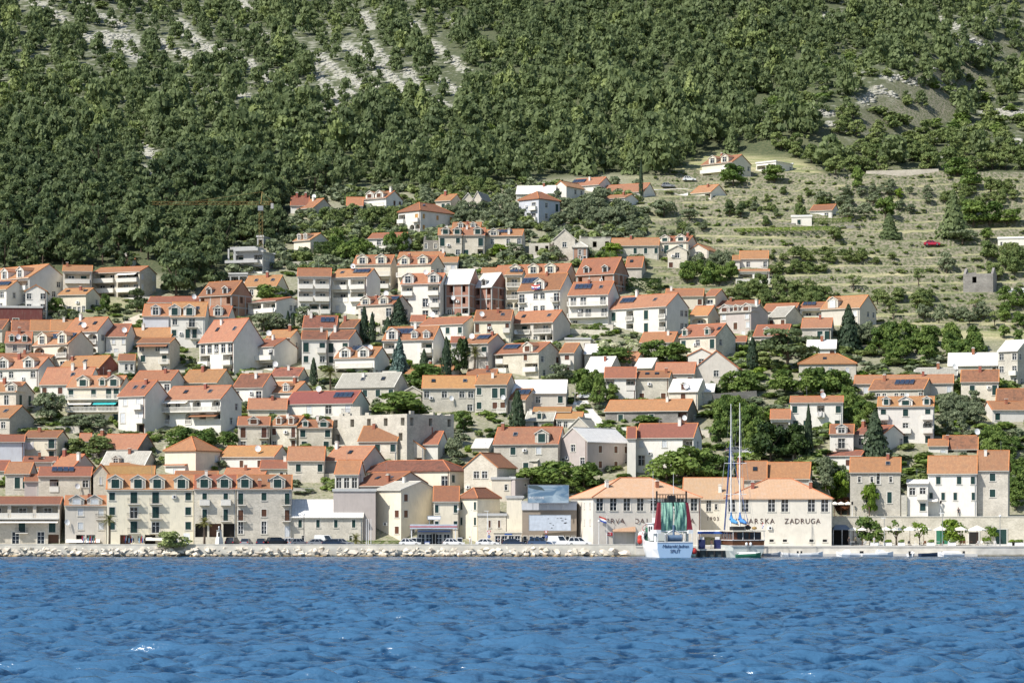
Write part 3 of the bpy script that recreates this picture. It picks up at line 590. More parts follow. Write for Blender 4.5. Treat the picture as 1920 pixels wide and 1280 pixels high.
    if rr.random() < .55 and K in 'FGH' and W > 5:
        g = MB(); g.box(W-.35, W-.24, -.11, -.02, zlow+.8, ztop-.05); g.build('downpipe', [BROWN if rr.random() < .5 else STEEL], root)
    return root
HS = '''
-60 55 115 519 495 572|F ow|LLL^/K.K.K|.k/.kkk/.k.kk|D.6 D.85|white house with long orange roof at the far left edge below the pine wood
118 172 174 508 498 562|F ol|L^|||left loggia wing of the pale apartment block, beside its blank stair tower
174 262 293 508 499 562|F ol|L^L^/L^L^/LL|s.s/s.s/k.kk|x.55:.95:0:w|pale apartment block with three floors of long loggias under the pine wood
226 249 257 488 485 507|F ow|||c.3|small white rooftop block with a tiny orange roof above the loggia apartments
110 161 188 551 540 586|F oc|/K.KkkK|.k|v.2 v.85|low cream house with two skylights in front of the loggia apartments
-55 12 51 541 526 580|F ow|L^..k/L.k|.k.k/..k|s.75|white house with solar panels on orange roof above the oxblood wall at left
48 87 92 545 534 600|G ow|k.k/k.k_/k.k_|||narrow white gabled house with small balconies beside the oxblood wall
-40 79 84 577 577 604|L cR|/.k.K..|||long low oxblood red building with flat top at the left edge
-30 4 28 616 599 645|F bn||||brown roofed stone house end at far left below the oxblood wall
22 56 57 619 601 645|F bn|.k|||first brown roofed house of the joined row on the left
57 94 95 619 600 645|F oc|..|||orange roofed middle house of the joined row on the left, with brick chimney|
95 140 141 619 600 645|F oc|.k|||plain orange roofed house joined to the large arched house on the left
123 183 222 619 594 668|F ow|..A~/.A|k./.k|c.2 v.3 v.75 t.55:.1|large white house with arched loggia and two skylights on the left hillside
10 58 63 642 622 675|F tn|.k.k/k.g|.|d.25 d.75 c.5 t.5:.1|grey house with two round headed dormers and a dish on the left
63 128 175 643 621 692|F tc|A~.A~/..K_|.....|D.25 D.82 s.45 s.8|pale house with two rows of solar panels and a blank mauve gable wall
199 236 256 629 607 665|F bw|.s.s/^:ss.|.|t.9:.1|white house with rough brown roof between the arched house and the balconied one
234 318 340 634 614 655|F oc|b.......k|.k|c.3|cream house under a long orange roof with chimney, above the white stone balconies
258 318 337 642 633 697|F rl|k.kk^/g.g~/..k|.|x.0:.95:0:r|pale stone house with two balconies and green shutters under a porch roof
222 252 256 675 664 704|F rw|.kk|||small white garden house with hipped looking red roof left of the stone balconies
268 316 324 591 570 632|F ou|D/kkk_|.|D.5|bluish white house with one big dormer at the end of the dormer terrace
320 384 393 592 566 652|F ow|k.K_./g.GG_./k.K|.k|D.12 D.55 v.75|white terrace house with two gabled dormers and a tall green balcony window
389 428 442 592 574 637|F ow|.k./.k|k.k|D.5|white terrace end house with a single square dormer left of the dark brick house
278 378 387 566 556 590|F rw|...k...|.|t.85:.2|low white house with long red roof behind the dormer terrace
374 434 472 551 526 600|F rB|e...e/..L|.e./e.e/...|d.28 d.78|unfinished red brick house with two dormers below the concrete building
456 518 540 535 516 564|F oc|.k....|.k|v.3 c.58 v.8|cream house with chimney just below the concrete building site
465 518 567 563 557 602|F rw|LL^/L.L|...kk.k|f.95|low white house with wide covered terrace and long plain side wall
558 620 622 517 503 592|F ow|L^L^/L^L^/kLL^|||left half of the white terraced apartments with orange roof
622 688 713 517 503 592|F ow|L^L^/LL^/s.L^|...|s.75 t.45:.8 v.2|right half of the white terraced apartments, with solar panels
374 438 488 637 596 702|F tw|KKKKK/L^.L^/L^.L^|.|v.3 v.8|tall white house with full width glazed top floor and double skylights
450 514 557 648 634 695|F rw|^:....a/LL|....|a.9:.75|white house with wide flat terrace and huge blank side wall
500 544 569 632 618 684|F oc|..|k|c.75 t.1:.0|cream house with orange roof and red chimney behind the blank walled house
568 630 636 613 592 652|F bg|.||s.72 c.2|grey house with solar panels on weathered roof left of the two cypresses
636 664 687 613 599 652|F bg|.k|..|c.05|grey gabled house with weathered roof touching the pointed cypress
566 612 614 635 620 692|F bw|G.G^/g.k|||left white house with weathered brown roof and tall green shutters
614 654 679 635 619 692|F bw|G.G^/g..|.k|c.1|right white house with weathered brown roof, four green shutters and outside stair
746 830 838 484 472 506|F ow|||c.97|back house of the cream dormer pair, showing a long thin orange roof
825 857 862 491 482 513|F ow|ss|.||white garage building with orange roof beside the stone terrace
662 732 746 494 478 546|F rc|~:..../.L^|.|D.25 D.75|left cream house of the pair with rounded dormers and balustrade
746 808 833 494 479 552|F rc|~:..../.L^..|.kk|D.2 D.75|right cream house of the pair with rounded dormers and balustrade
752 825 843 530 512 594|F ow|L^.L^/k^.KK^/..KK^|.|D.18 D.83 t.55:.7|bright white house with two gabled balcony dormers and orange roof
835 880 900 530 504 592|F wB|ee/ee/k.L|..|f.35|unfinished brick house under white roof boards with open floors
890 922 957 536 511 588|F wB|e.e/e.e/.e|.ee/e.ee/..|d.5|second unfinished brick house with white roof and concrete framed gable
672 737 770 569 554 614|F rl|k..K/L^.L|.k/.|D.2 D.72 s.8 t.6:.8|pale stone house with large dormers above the dark cedars
770 796 800 602 591 620|F rw|.|||small red roofed annex behind the long white house
788 868 900 606 593 642|F rw|.g..g.g|.|t.1:.9|long low white house with green shutters and a thin red roof
718 812 834 635 611 684|F rw|L^..L^/k...L|.|D.18 d.62 d.86 s.35 c.55|white house with two dormers and a sunk balcony behind the spruces
628 702 730 669 650 704|F ow|~:..../A.A|./kkk|D.25 D.72 s.5:.8 t.8:.5|white house with two dormers, solar panels and big dish above the palm
846 870 871 642 631 692|F rw|.k|||narrow white house with small red roof behind the pointed cypress
871 915 950 642 626 696|F rg|G.G^/..|.|s.6 t.2:.3|grey house with solar panels and white awning right of the tall cypress
925 1062 1080 511 494 547|F oc|...L.LL|k.k|D.3 D.55 D.78 |long cream terrace with white gabled dormers behind the flag balcony house
903 940 944 511 502 535|F oc|.|||low orange roof glimpsed behind the white boarded brick house
948 978 986 514 506 582|F oc|L~/L~/AA|.|s.6|narrow cream house with stacked balustraded balconies left of the flag balcony
972 1050 1079 541 512 602|F rw|K_.kk.K_/K_.kk.K_|.|D.5 s.18|tall white house with a chequered flag hung from its roof balcony
1081 1151 1178 511 482 555|F rB|e..e./ee...|.e./eeee/eeee|d.25 d.75|large unfinished brick house with two dormers and concrete verges
1173 1203 1211 500 481 524|F rn|.|.|v.3|small stone house with red roof and one skylight right of the large brick house
1066 1140 1161 550 527 612|F rw|~:KK.K/~:.KK.K/k..|.k|s.3 v.75|white house with two full width balustraded balconies below the large brick house
1143 1250 1293 572 549 634|F tw|G.L~.G.L~/G.L~.G.L~|...kk/...kk|s.22 v.7 c.3:.95|white apartment house with long solar array and green shutters
889 957 966 600 581 642|F rc|B.B..B^/|.|v.75 t.2:.2|peach house with three brown doors opening on a terrace
958 1037 1069 602 581 642|F og|L~L~/a.kkLL|.|v.2 v.8 f.15|grey house with paired loggias, balustrade and arched side door
928 1010 1052 659 641 710|F rl|L..b./L^.L^/.|k.b/kb|s.25 D.75|pale stone house with solar panels, dormer and two projecting balconies
1050 1076 1096 660 643 702|F rg|B^/B|.||narrow grey wing with brown doors and corner balcony beside the stone house
1060 1107 1112 636 636 667|L cl|b.b|||low flat topped stone outhouse with two brown windows
1096 1120 1124 662 645 692|F wn|.|||white roofed shed end left of the flowering tree
1248 1318 1321 554 541 580|F rc|..b..b|||cream house with red roof behind the white apartment house
1322 1341 1364 554 542 580|F rc|K^|.k||narrow cream gabled house right of the long red roof
1294 1327 1350 590 573 622|F yc|A~|.k||cream house with bright orange roof and arched loggia
1345 1421 1428 575 563 595|F rg|....|||long red roof behind the pink dormer house
1350 1408 1440 583 571 630|F sp|s..s/k.B.s/.s|./...|D.15 d.5 D.85 c.95|pinkish plaster house with stone slab roof and three gabled dormers
1430 1490 1505 582 568 602|F rg|.|.||red roofed house behind the stone slab cottage
1441 1473 1506 592 574 620|F sl|b.b|.||stone slab roofed cottage with two slit windows
1500 1547 1560 576 566 604|F rw|L|.|s.3|white house with wide dark loggia above the dark conifer
1540 1612 1643 575 553 618|F tg|...s|.kk/...k|D.3|large grey house with tan roof at the top of the conifer
1503 1558 1563 613 596 642|F tn|..GG|||stone house with big green door in front of the dark conifer
1275 1342 1379 628 606 674|F rl|G.k.G|k./.k|d.12 d.75 v.95|pale stone house with two tall green shuttered dormers
1200 1262 1277 640 622 662|F on|.k..|.||orange roofed stone cottage above the flowering tree
1413 1475 1490 628 608 652|F rl|.k...|.|d.4|red roofed stone house half hidden by the big pine
1378 1398 1402 640 630 656|F on|k|||tiny stone cottage left of the big pine
1290 1340 1345 665 653 692|G rw|.k.|||white plaster gable with one dark window below the green shuttered dormers
1302 1384 1392 689 657 724|G rg|.k./...L|.|f.8|tall brownish gabled house with lone attic window
1228 1301 1308 699 679 728|F tn|..b.b|||stone house with weathered roof and two brown windows left of the brown gable
1134 1192 1193 707 688 750|F rw|L^.L/L^..|||white house with red roof and a broad white balcony
1193 1254 1262 707 695 750|F rn|/b.b|.|v.3 v.6|low stone house with two skylights beside the broad balcony house
1095 1141 1168 695 668 717|F wg|K..|.||small house under a large whitewashed roof left of the hedge
1162 1192 1212 677 659 692|F tl|.kk|.||little pale dormer house between two whitewashed roofs
1190 1222 1240 688 671 702|F wn|.|.||stone house with whitewashed roof left of the garden trees
1254 1308 1326 732 710 770|F wl|.b./...|k/.k/.k|d.5 t.6:.0|white roofed stone house with single dormer near the mast tops
1320 1338 1343 733 719 757|F wl|.|||small whitewashed roof annex beside the walled garden
1135 1289 1307 768 748 802|F od|.g..g..O|.k|f.97|long dark stone house with orange roof and green doors
1192 1300 1316 818 793 895|F mw|s.s.L/K..../..K|k/.|c.7|white house with dark red tiled roof and two grey framed windows
1176 1192 1193 820 800 895|F mw|.|||narrow side wing of the white house with dark red tiles
792 891 893 726 704 772|F yn|k.k.kk/....k|||v.2 v.8 f.55|long grey stone house with yellow orange roof and a dish on its wall
891 950 967 719 701 777|F on|g.GG/g.bb~|.k|f.9|stone house with green shutters and terrace joined to the yellow orange roof
957 1061 1065 735 712 768|F wg|..k.g|||long pale building under a big whitewashed roof
955 985 1013 748 728 777|F rn|.|k/.|s.6|small stone house with solar collector behind the dark cypress
1000 1069 1073 771 763 792|F yn|.|||low stone house with a thin yellow roof below the whitewashed roof
985 1037 1047 787 771 802|F sn|.g..|.|d.5|stone slab roofed cottage with a green dormer window
1043 1090 1096 784 772 802|F yw|kk.k|.||white cottage with yellow corrugated roof
1067 1104 1126 800 782 818|G sn|.k.|.||dark stone gable with small window behind the white roofed house
926 1046 1062 830 800 890|F tn|.g.s./..g..|.|c.08 D.75 v.3|big rough stone house with mottled brown roof and pale dormer
1048 1101 1181 826 801 896|G wp|.k./k.k/k.k|..b..b.b/..b..b.b|||mauve three storey house with whitewashed roof facing gable on
988 1008 1047 862 850 888|F sl|.|.||small stone slab roofed shed beside the mauve house
-30 95 115 670 662 692|F rn|...|||red roofed house end behind the arch windowed dormers
-30 72 108 689 669 732|F tw|.aa.k/...|.|D.35 D.82 c.5|white house with paired arched windows in its big dormer
112 186 226 688 666 707|F oR|.|...|v.5|orange roofed house with an oxblood red gable
76 165 192 718 688 748|F tw|b.b..b~|k|c.55 v.6 c.8:.9|broad tan roofed house with terrace railing left of the turquoise awning
126 225 248 724 704 790|F tc|~:g..g.GG/~:g.gK.Kg/L..g.g|.|D.3 d.66 D.88 c.7 x.52:.95:1:t x.02:.48:1:w|three storey balconied house with a turquoise awning
-30 30 64 733 716 780|F ol|k..K./..k|GG_/.G|D.85 c.4|orange roofed stone house with dark green doors in its gable
-30 18 64 782 760 818|F on|.k|.|v.6|dark grey gabled stone house at the left edge
222 272 317 740 713 814|F rw|sS^/S.S^/..O|....|v.4 v.7|tall narrow white house with garage and very high blank side wall
248 320 348 712 694 752|F ow|....k|.|||long orange roofed white house right of the oxblood gable
339 407 441 715 692 742|F ol|.|.|c.4|orange roofed house with tall red chimney and grey gable
306 414 453 746 722 814|F tw|~:kk.A.A/A..A.L.L/....|.k/.kk|v.3 v.72 x.05:.45:0:w x.5:.97:1:r|white house with arched loggias, stone balusters and striped awning
437 492 523 724 700 762|F bw|k..K_|.||white house under a rough dark brown roof
508 560 578 704 689 722|F bc|...k|.k|t.0:.9|cream house with weathered roof left of the slim cypress
490 553 590 734 715 757|F ow|.|..k|d.2 d.72 c.75|white house with two green shuttered dormers
465 537 540 766 747 786|F tc|..k.|||low cream house with plain tan roof above the stone gable row
535 661 692 754 732 792|F mw|S.S.K.S_/k...|.|s.8 t.4:.8|white house with maroon roof and large dark solar collectors
446 505 508 796 781 840|F rl|B.B_/k.k|||D.5|left pale stone house with a wide gable and two tall brown doors
508 556 582 796 779 840|F rl|b..B_/k..B|.|d.3 d.78|right pale stone house of the row with two small dormers
560 622 625 801 787 840|F rl|g..g/g.g|||d.2 D.75|pale stone house with twin gables and green shutters
309 367 413 844 818 895|H oc|../.|..s||plain cream house with a pointed pyramid roof
310 347 395 871 859 893|F ow|s|s||small white annex with low orange roof under the pyramid roof
414 514 543 854 835 884|F yw|b..b..b..|k|t.67:.2|white house with bright yellow orange roof and brown shutters
420 495 507 891 877 910|F oc|.|||orange roof low behind the waterfront dormer row
488 545 549 877 863 900|F rc|...kk|||small cream house with pale green shutters beside the stone terrace
539 607 612 862 837 904|F tl|.g..g|.||pale stone house with finely ribbed tan roof
611 682 722 861 836 898|F tg|.|.s|v.5 c.05|broad tan roofed house with grey gable and white vent window
628 672 684 887 862 938|F ow|KKK/..|.||white house with fully glazed sunroom
675 843 884 882 862 932|H bc|.....b..K|g.k|c.05|long cream house with weathered red hipped roof
660 728 805 909 884 962|F rp|k.G/..|.....|v.4 v.75 c.1:.25 c.85:.25|mauve grey house with red sheet roof, two skylights and white flues
705 752 820 917 902 1014|F sc|.../..b/..b|b..B/b..b/.k..k|a.4:.3|tall drab plaster house with stone slab roof by the harbour kiosk
813 860 861 938 911 1014|F rc|g..g/g..g|||pale yellow waterfront house with red roof
861 895 937 933 914 1016|H rc|g..g/g..g/.|./.b.b/..||pale yellow corner house with hipped roof
870 932 968 874 848 938|G rl|.kk./...|/b.b||rubble stone house with twin attic window and orange roof
-30 112 121 944 931 1019|F rl|~:LLL/G_.G_.G/q.q.qO|.|x.0:.98:.9:w|stone waterfront house with white verandah floor at the far left
122 199 201 946 929 1019|F og|.s.s_/.s.s/.OO.|||D.28 D.72 f.05 x.02:.85:2.1:w|grey waterfront house with two white shuttered dormers over a souvenir shop
200 363 364 916 890 1019|F oc|g.G_.G_..g/g.K_.G_..g/g.G_.K_..g/.O.O.k.|||D.1 D.36 D.58 D.86 x.45:.75:3:w|large cream waterfront hotel with four gabled dormers and white balconies
364 443 444 915 890 1019|F rl|.G^..G^./.G_..G_./OOO|||D.24 D.72|pale stone waterfront house with blue shop doors and two dormers
444 546 548 915 890 1019|F rn|G_..g..G_/B_..b..B_/q..q..S|||D.15 D.75 c.42:.1 v.6|grey stone waterfront house with iron balconies and two end dormers
546 680 682 967 936 1017|F wn|.g..g..g..g./.h..h..h.|||long low stone warehouse with whitewashed roof
72 170 176 891 875 936|F rl|.L..k|.|s.45 f.75|stone house with red roof and four pale solar collectors
46 106 109 901 889 936|F rp|.S.|||mauve terrace house with white garage shutters
10 55 70 886 866 928|F tn|.GG|.||rough stone house with patchy tile roof at left
-20 8 28 881 863 902|F rn|.|||grey stone gable at the left edge with orange roof
44 106 110 865 856 884|F rw|.|||v.2 v.5|low red roof with two tiny skylights behind the patchy tile roof
100 138 178 873 851 904|F op|.|.|c.1 c.98:.5|mauve gabled house with orange roof left of the stone slab roof
70 134 138 876 865 884|F ow|.|||d.5 d.8|orange roof with two small white dormers above the pale solar collectors
188 270 296 872 846 888|F sn|.|.|d.35|broad grey stone slab roof with a single dormer
190 288 292 899 873 922|F yc|.|||house with yellow corrugated roof behind the waterfront hotel
175 202 205 886 870 938|G ol|.s.|||narrow pale stone gable with one white window
205 265 269 879 868 896|F oc|.|||thin orange roof between the stone slab roof and yellow roof
168 258 292 840 813 864|F td|.|.b|c.1|dark stone gabled barn with long tan roof
150 170 172 826 812 840|F tn|k|||small stone end of the long tan barn
-30 45 48 827 815 868|F ru|../..|||plain bluish grey block at the left edge with red roof
44 107 128 819 807 858|F rc|..G_/..g|.||cream house with dark balcony railing and hanging laundry
328 407 410 893 883 912|F rw|.|||f.9|ribbed red roof just behind the waterfront dormers
625 704 706 920 920 1012|L cp|..../....|||blank mauve flat roofed block behind the whitewashed warehouse
896 949 951 966 966 1020|L cl|..b.b.|.||low rubble stone terrace block left of the harbour ramp
950 979 981 933 933 1020|L cc|.|.||curving cream ramp block left of the slatted building
922 958 961 898 898 940|L cc|.h|.||cream low block left of the harbour ramp
957 966 1004 897 897 942|L cp|.|.vv/.|||small mauve box house with slit windows behind the billboard
622 763 847 775 775 870|U cn|e.e.e.e.e/e.e..e|e.e.e/...|||roofless ruin of a large stone mansion with empty windows
672 744 765 825 798 868|F rl|..g.g|.|||stone house with bright ribbed red roof in front of the ruined mansion
743 795 808 839 821 866|G rl|.g./O|k||pale stone gabled house with wide dark garage in front of the ruin
795 821 841 831 808 864|F rw|.|k|c.2|white house with red roof at the right of the ruined mansion
630 739 766 723 698 760|F sn|k.k.g.g.g|.|v.4 v.75|long stone house with grey slab roof and green shutters
757 840 870 703 684 715|F ol|.|k|c.9 c.45|orange roofed house half hidden by a spreading tree
757 790 792 733 724 754|G sn|s|||tiny stone dormer cottage with pale shutter
876 930 935 702 692 716|F rl|...|||v.7|low red roof left of the stone balcony house
885 916 932 838 822 852|F wl|.|.||small white roofed shed over a vine pergola
1383 1437 1438 897 864 935|F tl|.||v.6 c.05|ribbed red roofed house behind the wine cellar
1438 1517 1522 895 866 935|F on|.|||plain orange roofed house behind the wine cellar
1594 1688 1689 883 857 970|F on|.h.hq.h./..G..G.|||v.75|grey stone house on the promenade with slim paired windows
1740 1831 1832 885 854 970|F tw|.g..g.g/g.g.g..g|||x.0:.2:1.6:w|white promenade house with weathered tan roof and long balcony
1701 1740 1741 905 899 970|F ww|kk^/.g|||white lower wing with sun terrace beside the white promenade house
1832 1890 1893 879 844 970|F tn|.g./.g./...|||tall stone promenade house with orange ribbed roof at right
1552 1614 1627 853 844 893|F bw|^:..b.|.||white cottage with ragged brown roof and broad terrace
1556 1600 1602 812 795 858|F bw|K_|||D.5|white house front with arched balcony dormer left of the big cedar
1600 1656 1694 812 797 862|F bw|kk|...k|c.05|white house with tall gable wall half hidden by the big cedar
1646 1750 1752 760 743 832|F ow|g^.g.g^/A^.k^.A^/..g.g|||D.5 d.15 d.88|large white house with mauve balconies and three roof gables
1482 1580 1581 753 742 806|F ow|g..L^.g/gg^..g^|||c.6 t.62:.3|bluish white house with laundry on its balcony right of the masts
1445 1481 1482 784 767 812|F ow|L|||low white wing with orange roof beside the laundry balcony
1602 1787 1788 717 702 746|F tg|.s..........s|||long grey house with orange roof behind the solar panelled one
1630 1732 1751 728 709 757|F bn|.kk.kk..k|.|s.6 c.2 f.7|brown roofed stone house with three solar panels and a dish
1802 1872 1873 714 693 752|F bl|.G..G|||c.5|pale house with mottled brown roof and two tall green shutters
1868 1938 1940 749 728 772|F bl|.|||mottled brown roof at the right edge above the white cottage
1842 1861 1938 767 752 792|Fl ow|g..k|.s||white cottage with orange roof at the right edge
1778 1870 1871 683 661 702|F wn|.......g|||c.5:.9|long stone house with bright whitewashed roof at right
1872 1908 1938 656 637 722|F wn|k.k/k.k^/k..k|k.k/.k/k.||tall stone house with whitewashed roof at the right edge
1714 1794 1796 702 689 714|F sn|.|||c.55 t.95:.5|low grey slab roof above the long orange roof
1498 1605 1606 681 663 718|H on|.s...s..s.|||v.45|stone house with hipped orange roof and white shutters
1768 1833 1834 840 816 858|F bl|O.O|||t.98:.9|house with dark brown roof and maroon porch behind the promenade
1741 1777 1778 835 823 856|F ow|.s|||small white house with plain orange roof beside the maroon porch
1513 1567 1569 652 637 668|F ww|b..b|||c.5|small white house between the pine and the dark conifer
1316 1373 1411 303 290 334|F tc|^:....k/L^.L|.k.k/.|D.35 D.75 c.4|cream villa with red roof and stepped terraces at the top of the town
1418 1455 1490 303 303 324|L ww|L^L^|...k||white flat roofed modern villa at the wood edge
1296 1333 1362 359 346 375|F tw|..L|k||small white bungalow with red roof and porch on the dry hillside
1128 1207 1229 358 343 370|F tw|.k..|.||long low white house with red roof behind the tall cypress
1068 1123 1149 345 332 362|F tw|..s.s|.|s.2|topmost white house with red roof behind the gabled one
968 1040 1045 362 348 382|F wg|.|||long white sheet roof at the wood edge
1040 1062 1096 348 339 379|G tw|k./.b|.kk/..k||small white gabled house beside the long white sheet roof
973 1010 1049 372 358 420|H ru|.K^/.K^|.k.G/.k.G||modern grey house with steep hipped roof above the olive trees
1132 1172 1197 370 364 390|F tw|L^|.||white house with vine covered porch left of the tall cypress
556 588 626 388 372 407|F rn|.k|.k.k|t.5:.9|stone gabled house at the wood edge on the left
545 578 582 384 368 400|F rw|.|.|c.3 c.8|white house with red roof joined to the stone gable at the wood edge
680 724 755 370 358 398|F ow|~:..../k.b|.bb/.b|D.3 D.7 c.9|white house with two dormers and brown shutters at the wood edge
650 680 681 385 370 400|F ow|.b|||low wing with tan roof left of the white house at the wood edge
747 788 849 394 379 436|H rw|L^.o^/A.AA|y.y.o_/y.y.b|s.55|white villa with hipped red roof and ochre shutters
817 845 868 375 364 397|F on|.GG|.|c.3|stone house with orange roof right behind the hipped villa
869 886 892 372 362 398|G sl|.k.|.||left roofless pale stone gable at the wood edge
888 902 922 371 359 398|G sl|.k.|.||right pale stone gable at the wood edge with ivy
551 582 620 449 437 475|F tc|./k..k|k/.|d.3 d.68|cream gabled house with tiny dormers behind the clipped hedge
691 756 772 445 436 474|F rw|.kk.k/.q|.||white house with two small paired windows behind young trees
822 866 867 440 428 482|F tl|G.g/k.k|||D.3 D.8|left pale stone house of the old hamlet with two gables
867 908 912 440 427 482|F tl|..G/G.L|.|D.7|right pale stone house of the old hamlet with a dark cellar opening
848 900 904 429 417 442|F tl|.|||d.3 d.75|upper stone house of the old hamlet with two dormers
908 978 985 441 430 478|F ol|.k..k.k|.|D.25 s.5 c.65:.2|stone house with orange roof and solar panels in the old hamlet
794 821 823 450 448 474|U cd|k.k|||ruined dark stone house left of the old hamlet
992 1030 1040 455 450 482|U cn|.e.e|.|||low roofless ruin with broken gables above the vegetable plot
1039 1078 1084 447 430 488|G sn|.k./e..|.|||grey stone gable of a ruined house by the red brick tower
1086 1144 1146 447 447 470|U cn|..e.e|||long ruined stone wall house behind the red brick tower
1074 1101 1104 463 455 498|H sB|.k./.q|.||narrow tower house with red brick upper floor
1147 1235 1237 459 446 488|F tn|....g.g.g|||long stone house with tan roof and three green shutters
1236 1290 1307 452 442 492|F rc|GG_/.G|k.k|D.2 D.75|cream house with two gabled dormers and green shutters in the upper hamlet
1252 1288 1290 469 460 502|G sl|.k./b.b|||rough stone house with blind gable in the upper hamlet
1290 1328 1351 468 457 494|G ol|.k./.k|/k.k||stone gabled house with orange roof in the upper hamlet
1387 1440 1441 484 470 506|F ow|.k..k_|||white house with blue framed doors, upper storey, on the field edge
1374 1387 1388 487 479 506|F ow|.|||narrow side wing of the white house on the field edge
1384 1442 1443 508 505 530|F ow|LL|||covered ground terrace of the white house on the field edge
1519 1560 1574 393 383 410|F rw|.k|k||small white farm house with orange roof among olive trees
1484 1522 1523 406 406 424|L ww|.g..|||white terrace block above the vine rows
1806 1862 1869 512 512 548|U cd|.e..|.||ruined stone house with broken gable ends in the dry field
1871 1938 1940 446 446 463|L ww|h....|||low white flat building at the right edge of the fields
1889 1938 1940 543 543 560|L wu|.kk|||white mobile home at the right edge
'''
REC = []
for i, ln in enumerate([l for l in HS.split('\n') if l.strip()]):
    p = ln.rstrip('|').split('|'); x0, x1, x2, ye, yr, yb = map(float, p[0].split()); kd, mt = p[1].split()
    mid = p[2:-1]; mid = [q for q in mid] + ['']*3; front, side, ext = mid[0], mid[1], mid[2]
    if len(p) > 6: ext = next((q for q in p[4:-1] if q), '')
    REC.append(house(x0, x1, x2, ye, yr, yb, kd, mt[0], mt[1], front.replace('D', '.').replace('a', 'k'), side, ext, p[-1], seed=i, d=11 if 'waterfront h' in p[-1] else None))
# ---------------- vegetation ----------------
def cards(P, Nn, size, rs, aspect=.7, seed=0):
    n = len(P); t = rs.normal(size=(n, 3)); t -= (t*Nn).sum(1)[:, None]*Nn; t /= np.linalg.norm(t, axis=1)[:, None]+1e-9; bt = np.cross(Nn, t)
    s = (size*(.6+.8*rs.rand(n)))[:, None]; a = t*s; b_ = bt*s*aspect
    v = np.stack([P-a-b_*.6, P+a*.2-b_, P+a+b_*.5, P-a*.3+b_], 1).reshape(-1, 3); q = np.arange(4*n).reshape(n, 4); return v, q
def crown_arr(kind, n, ls, seed):
    """unit crown: about 1 wide, z from 0 to 1"""
    rs = np.random.RandomState(seed)
    if kind in ('cypress', 'conifer', 'spruce'):
        z = rs.rand(n)**(.85 if kind == 'cypress' else 1.25)*.97; th = rs.rand(n)*6.283
        if kind == 'cypress': r = .5*np.minimum(1, (z+.02)*6)**.5*(1-z**2.2)**.8*(.78+.34*vnoise(th*2/6.283*4, z*9, seed))
        else: ti = (z*(7 if kind == 'conifer' else 10)+vnoise(th*1.2, th*0, seed)*1.2) % 1; r = .5*(1-z)**.8*(.62+.48*(1-ti))*(.75+.5*vnoise(th/6.283*7, z*5, seed)); z = z-.035*(1-ti)
        P = np.stack([r*np.cos(th), r*np.sin(th), z+.03], 1); Nn = np.stack([np.cos(th), np.sin(th), np.full(n, .55 if kind != 'cypress' else .15)], 1)+rs.normal(size=(n, 3))*.45
        inner = rs.rand(n) < .25; P[inner, :2] *= .6; tint = .25+.5*vnoise(th*2, z*14, seed+1)+.25*rs.rand(n)
    elif kind == 'box':
        P = rs.rand(n, 3)-.5; ax = rs.choice([0, 1, 1, 2, 2], n); s_ = rs.choice([-.5, .5], n); s_ = np.where(ax == 2, .5, s_); P[np.arange(n), ax] = s_*(.93+.14*rs.rand(n)); Nn = np.zeros((n, 3)); Nn[np.arange(n), ax] = np.sign(s_); Nn += rs.normal(size=(n, 3))*.5
        P[:, 2] += .5; tint = rs.rand(n)
    else:
        K = {'pine': 22, 'broad': 20, 'olive': 17, 'bush': 8, 'umbrella': 20, 'sparse': 10}[kind]; C = []; R = []
        for k in range(K):
            th = rs.rand()*6.283; 
            if kind == 'pine': z = .14+.74*rs.rand()**.85; rad = .36*math.sqrt(rs.rand())*(1.15-max(0, z-.35)*1.45); r = rs.uniform(.12, .19)
            elif kind == 'umbrella': z = .42+.42*rs.rand(); rad = .38*math.sqrt(rs.rand())*(1.15-max(0, z-.6)*2); r = rs.uniform(.10, .17)
            elif kind == 'bush': z = .2+.4*rs.rand(); rad = .26*math.sqrt(rs.rand()); r = rs.uniform(.2, .3)
            elif kind == 'sparse': z = .4+.5*rs.rand(); rad = .36*math.sqrt(rs.rand()); r = rs.uniform(.1, .16)
            else: z = .18+.64*rs.rand(); rad = .36*math.sqrt(rs.rand())*(1.15-abs(z-.42)*1.3); r = rs.uniform(.13, .21)
            C.append((rad*math.cos(th), rad*math.sin(th), z)); R.append(r)
        C = np.array(C); R = np.array(R); w_ = R**2; k = rs.choice(K, n, p=w_/w_.sum()); u = rs.normal(size=(n, 3)); u /= np.linalg.norm(u, axis=1)[:, None]; low = u[:, 2] < -.35; u[low, 2] *= -.6
        sq = .62 if kind in ('pine', 'umbrella') else .85; rr = R[k]*(.82+.28*rs.rand(n)); P = C[k]+u*rr[:, None]*np.array([1, 1, sq]); Nn = u+rs.normal(size=(n, 3))*.55
        ct = rs.rand(K); tint = ct[k]*.6+.4*rs.rand(n)
    Nn /= np.linalg.norm(Nn, axis=1)[:, None]+1e-9
    v, q = cards(P, Nn, np.full(n, ls), rs); return v, q, np.repeat(np.clip(tint, 0, 1), 4)
CM = {}
LV = {'pine': (1500, .05), 'broad': (1500, .045), 'olive': (1200, .045), 'bush': (500, .085), 'umbrella': (3200, .03), 'cypress': (1100, .055), 'conifer': (2600, .045), 'spruce': (2200, .05), 'box': (1400, .035), 'sparse': (420, .04), 'far': (800, .058)}
def crown_mesh(kind, mat, var):
    key = (kind, mat.name, var)
    if key not in CM:
        k = 'pine' if kind == 'far' else kind; n_, ls = LV[kind]; v, q, t = crown_arr(k, n_, ls, 100+var*13+len(kind)); CM[key] = np_mesh('crown', v, q, mat, t)
    return CM[key]
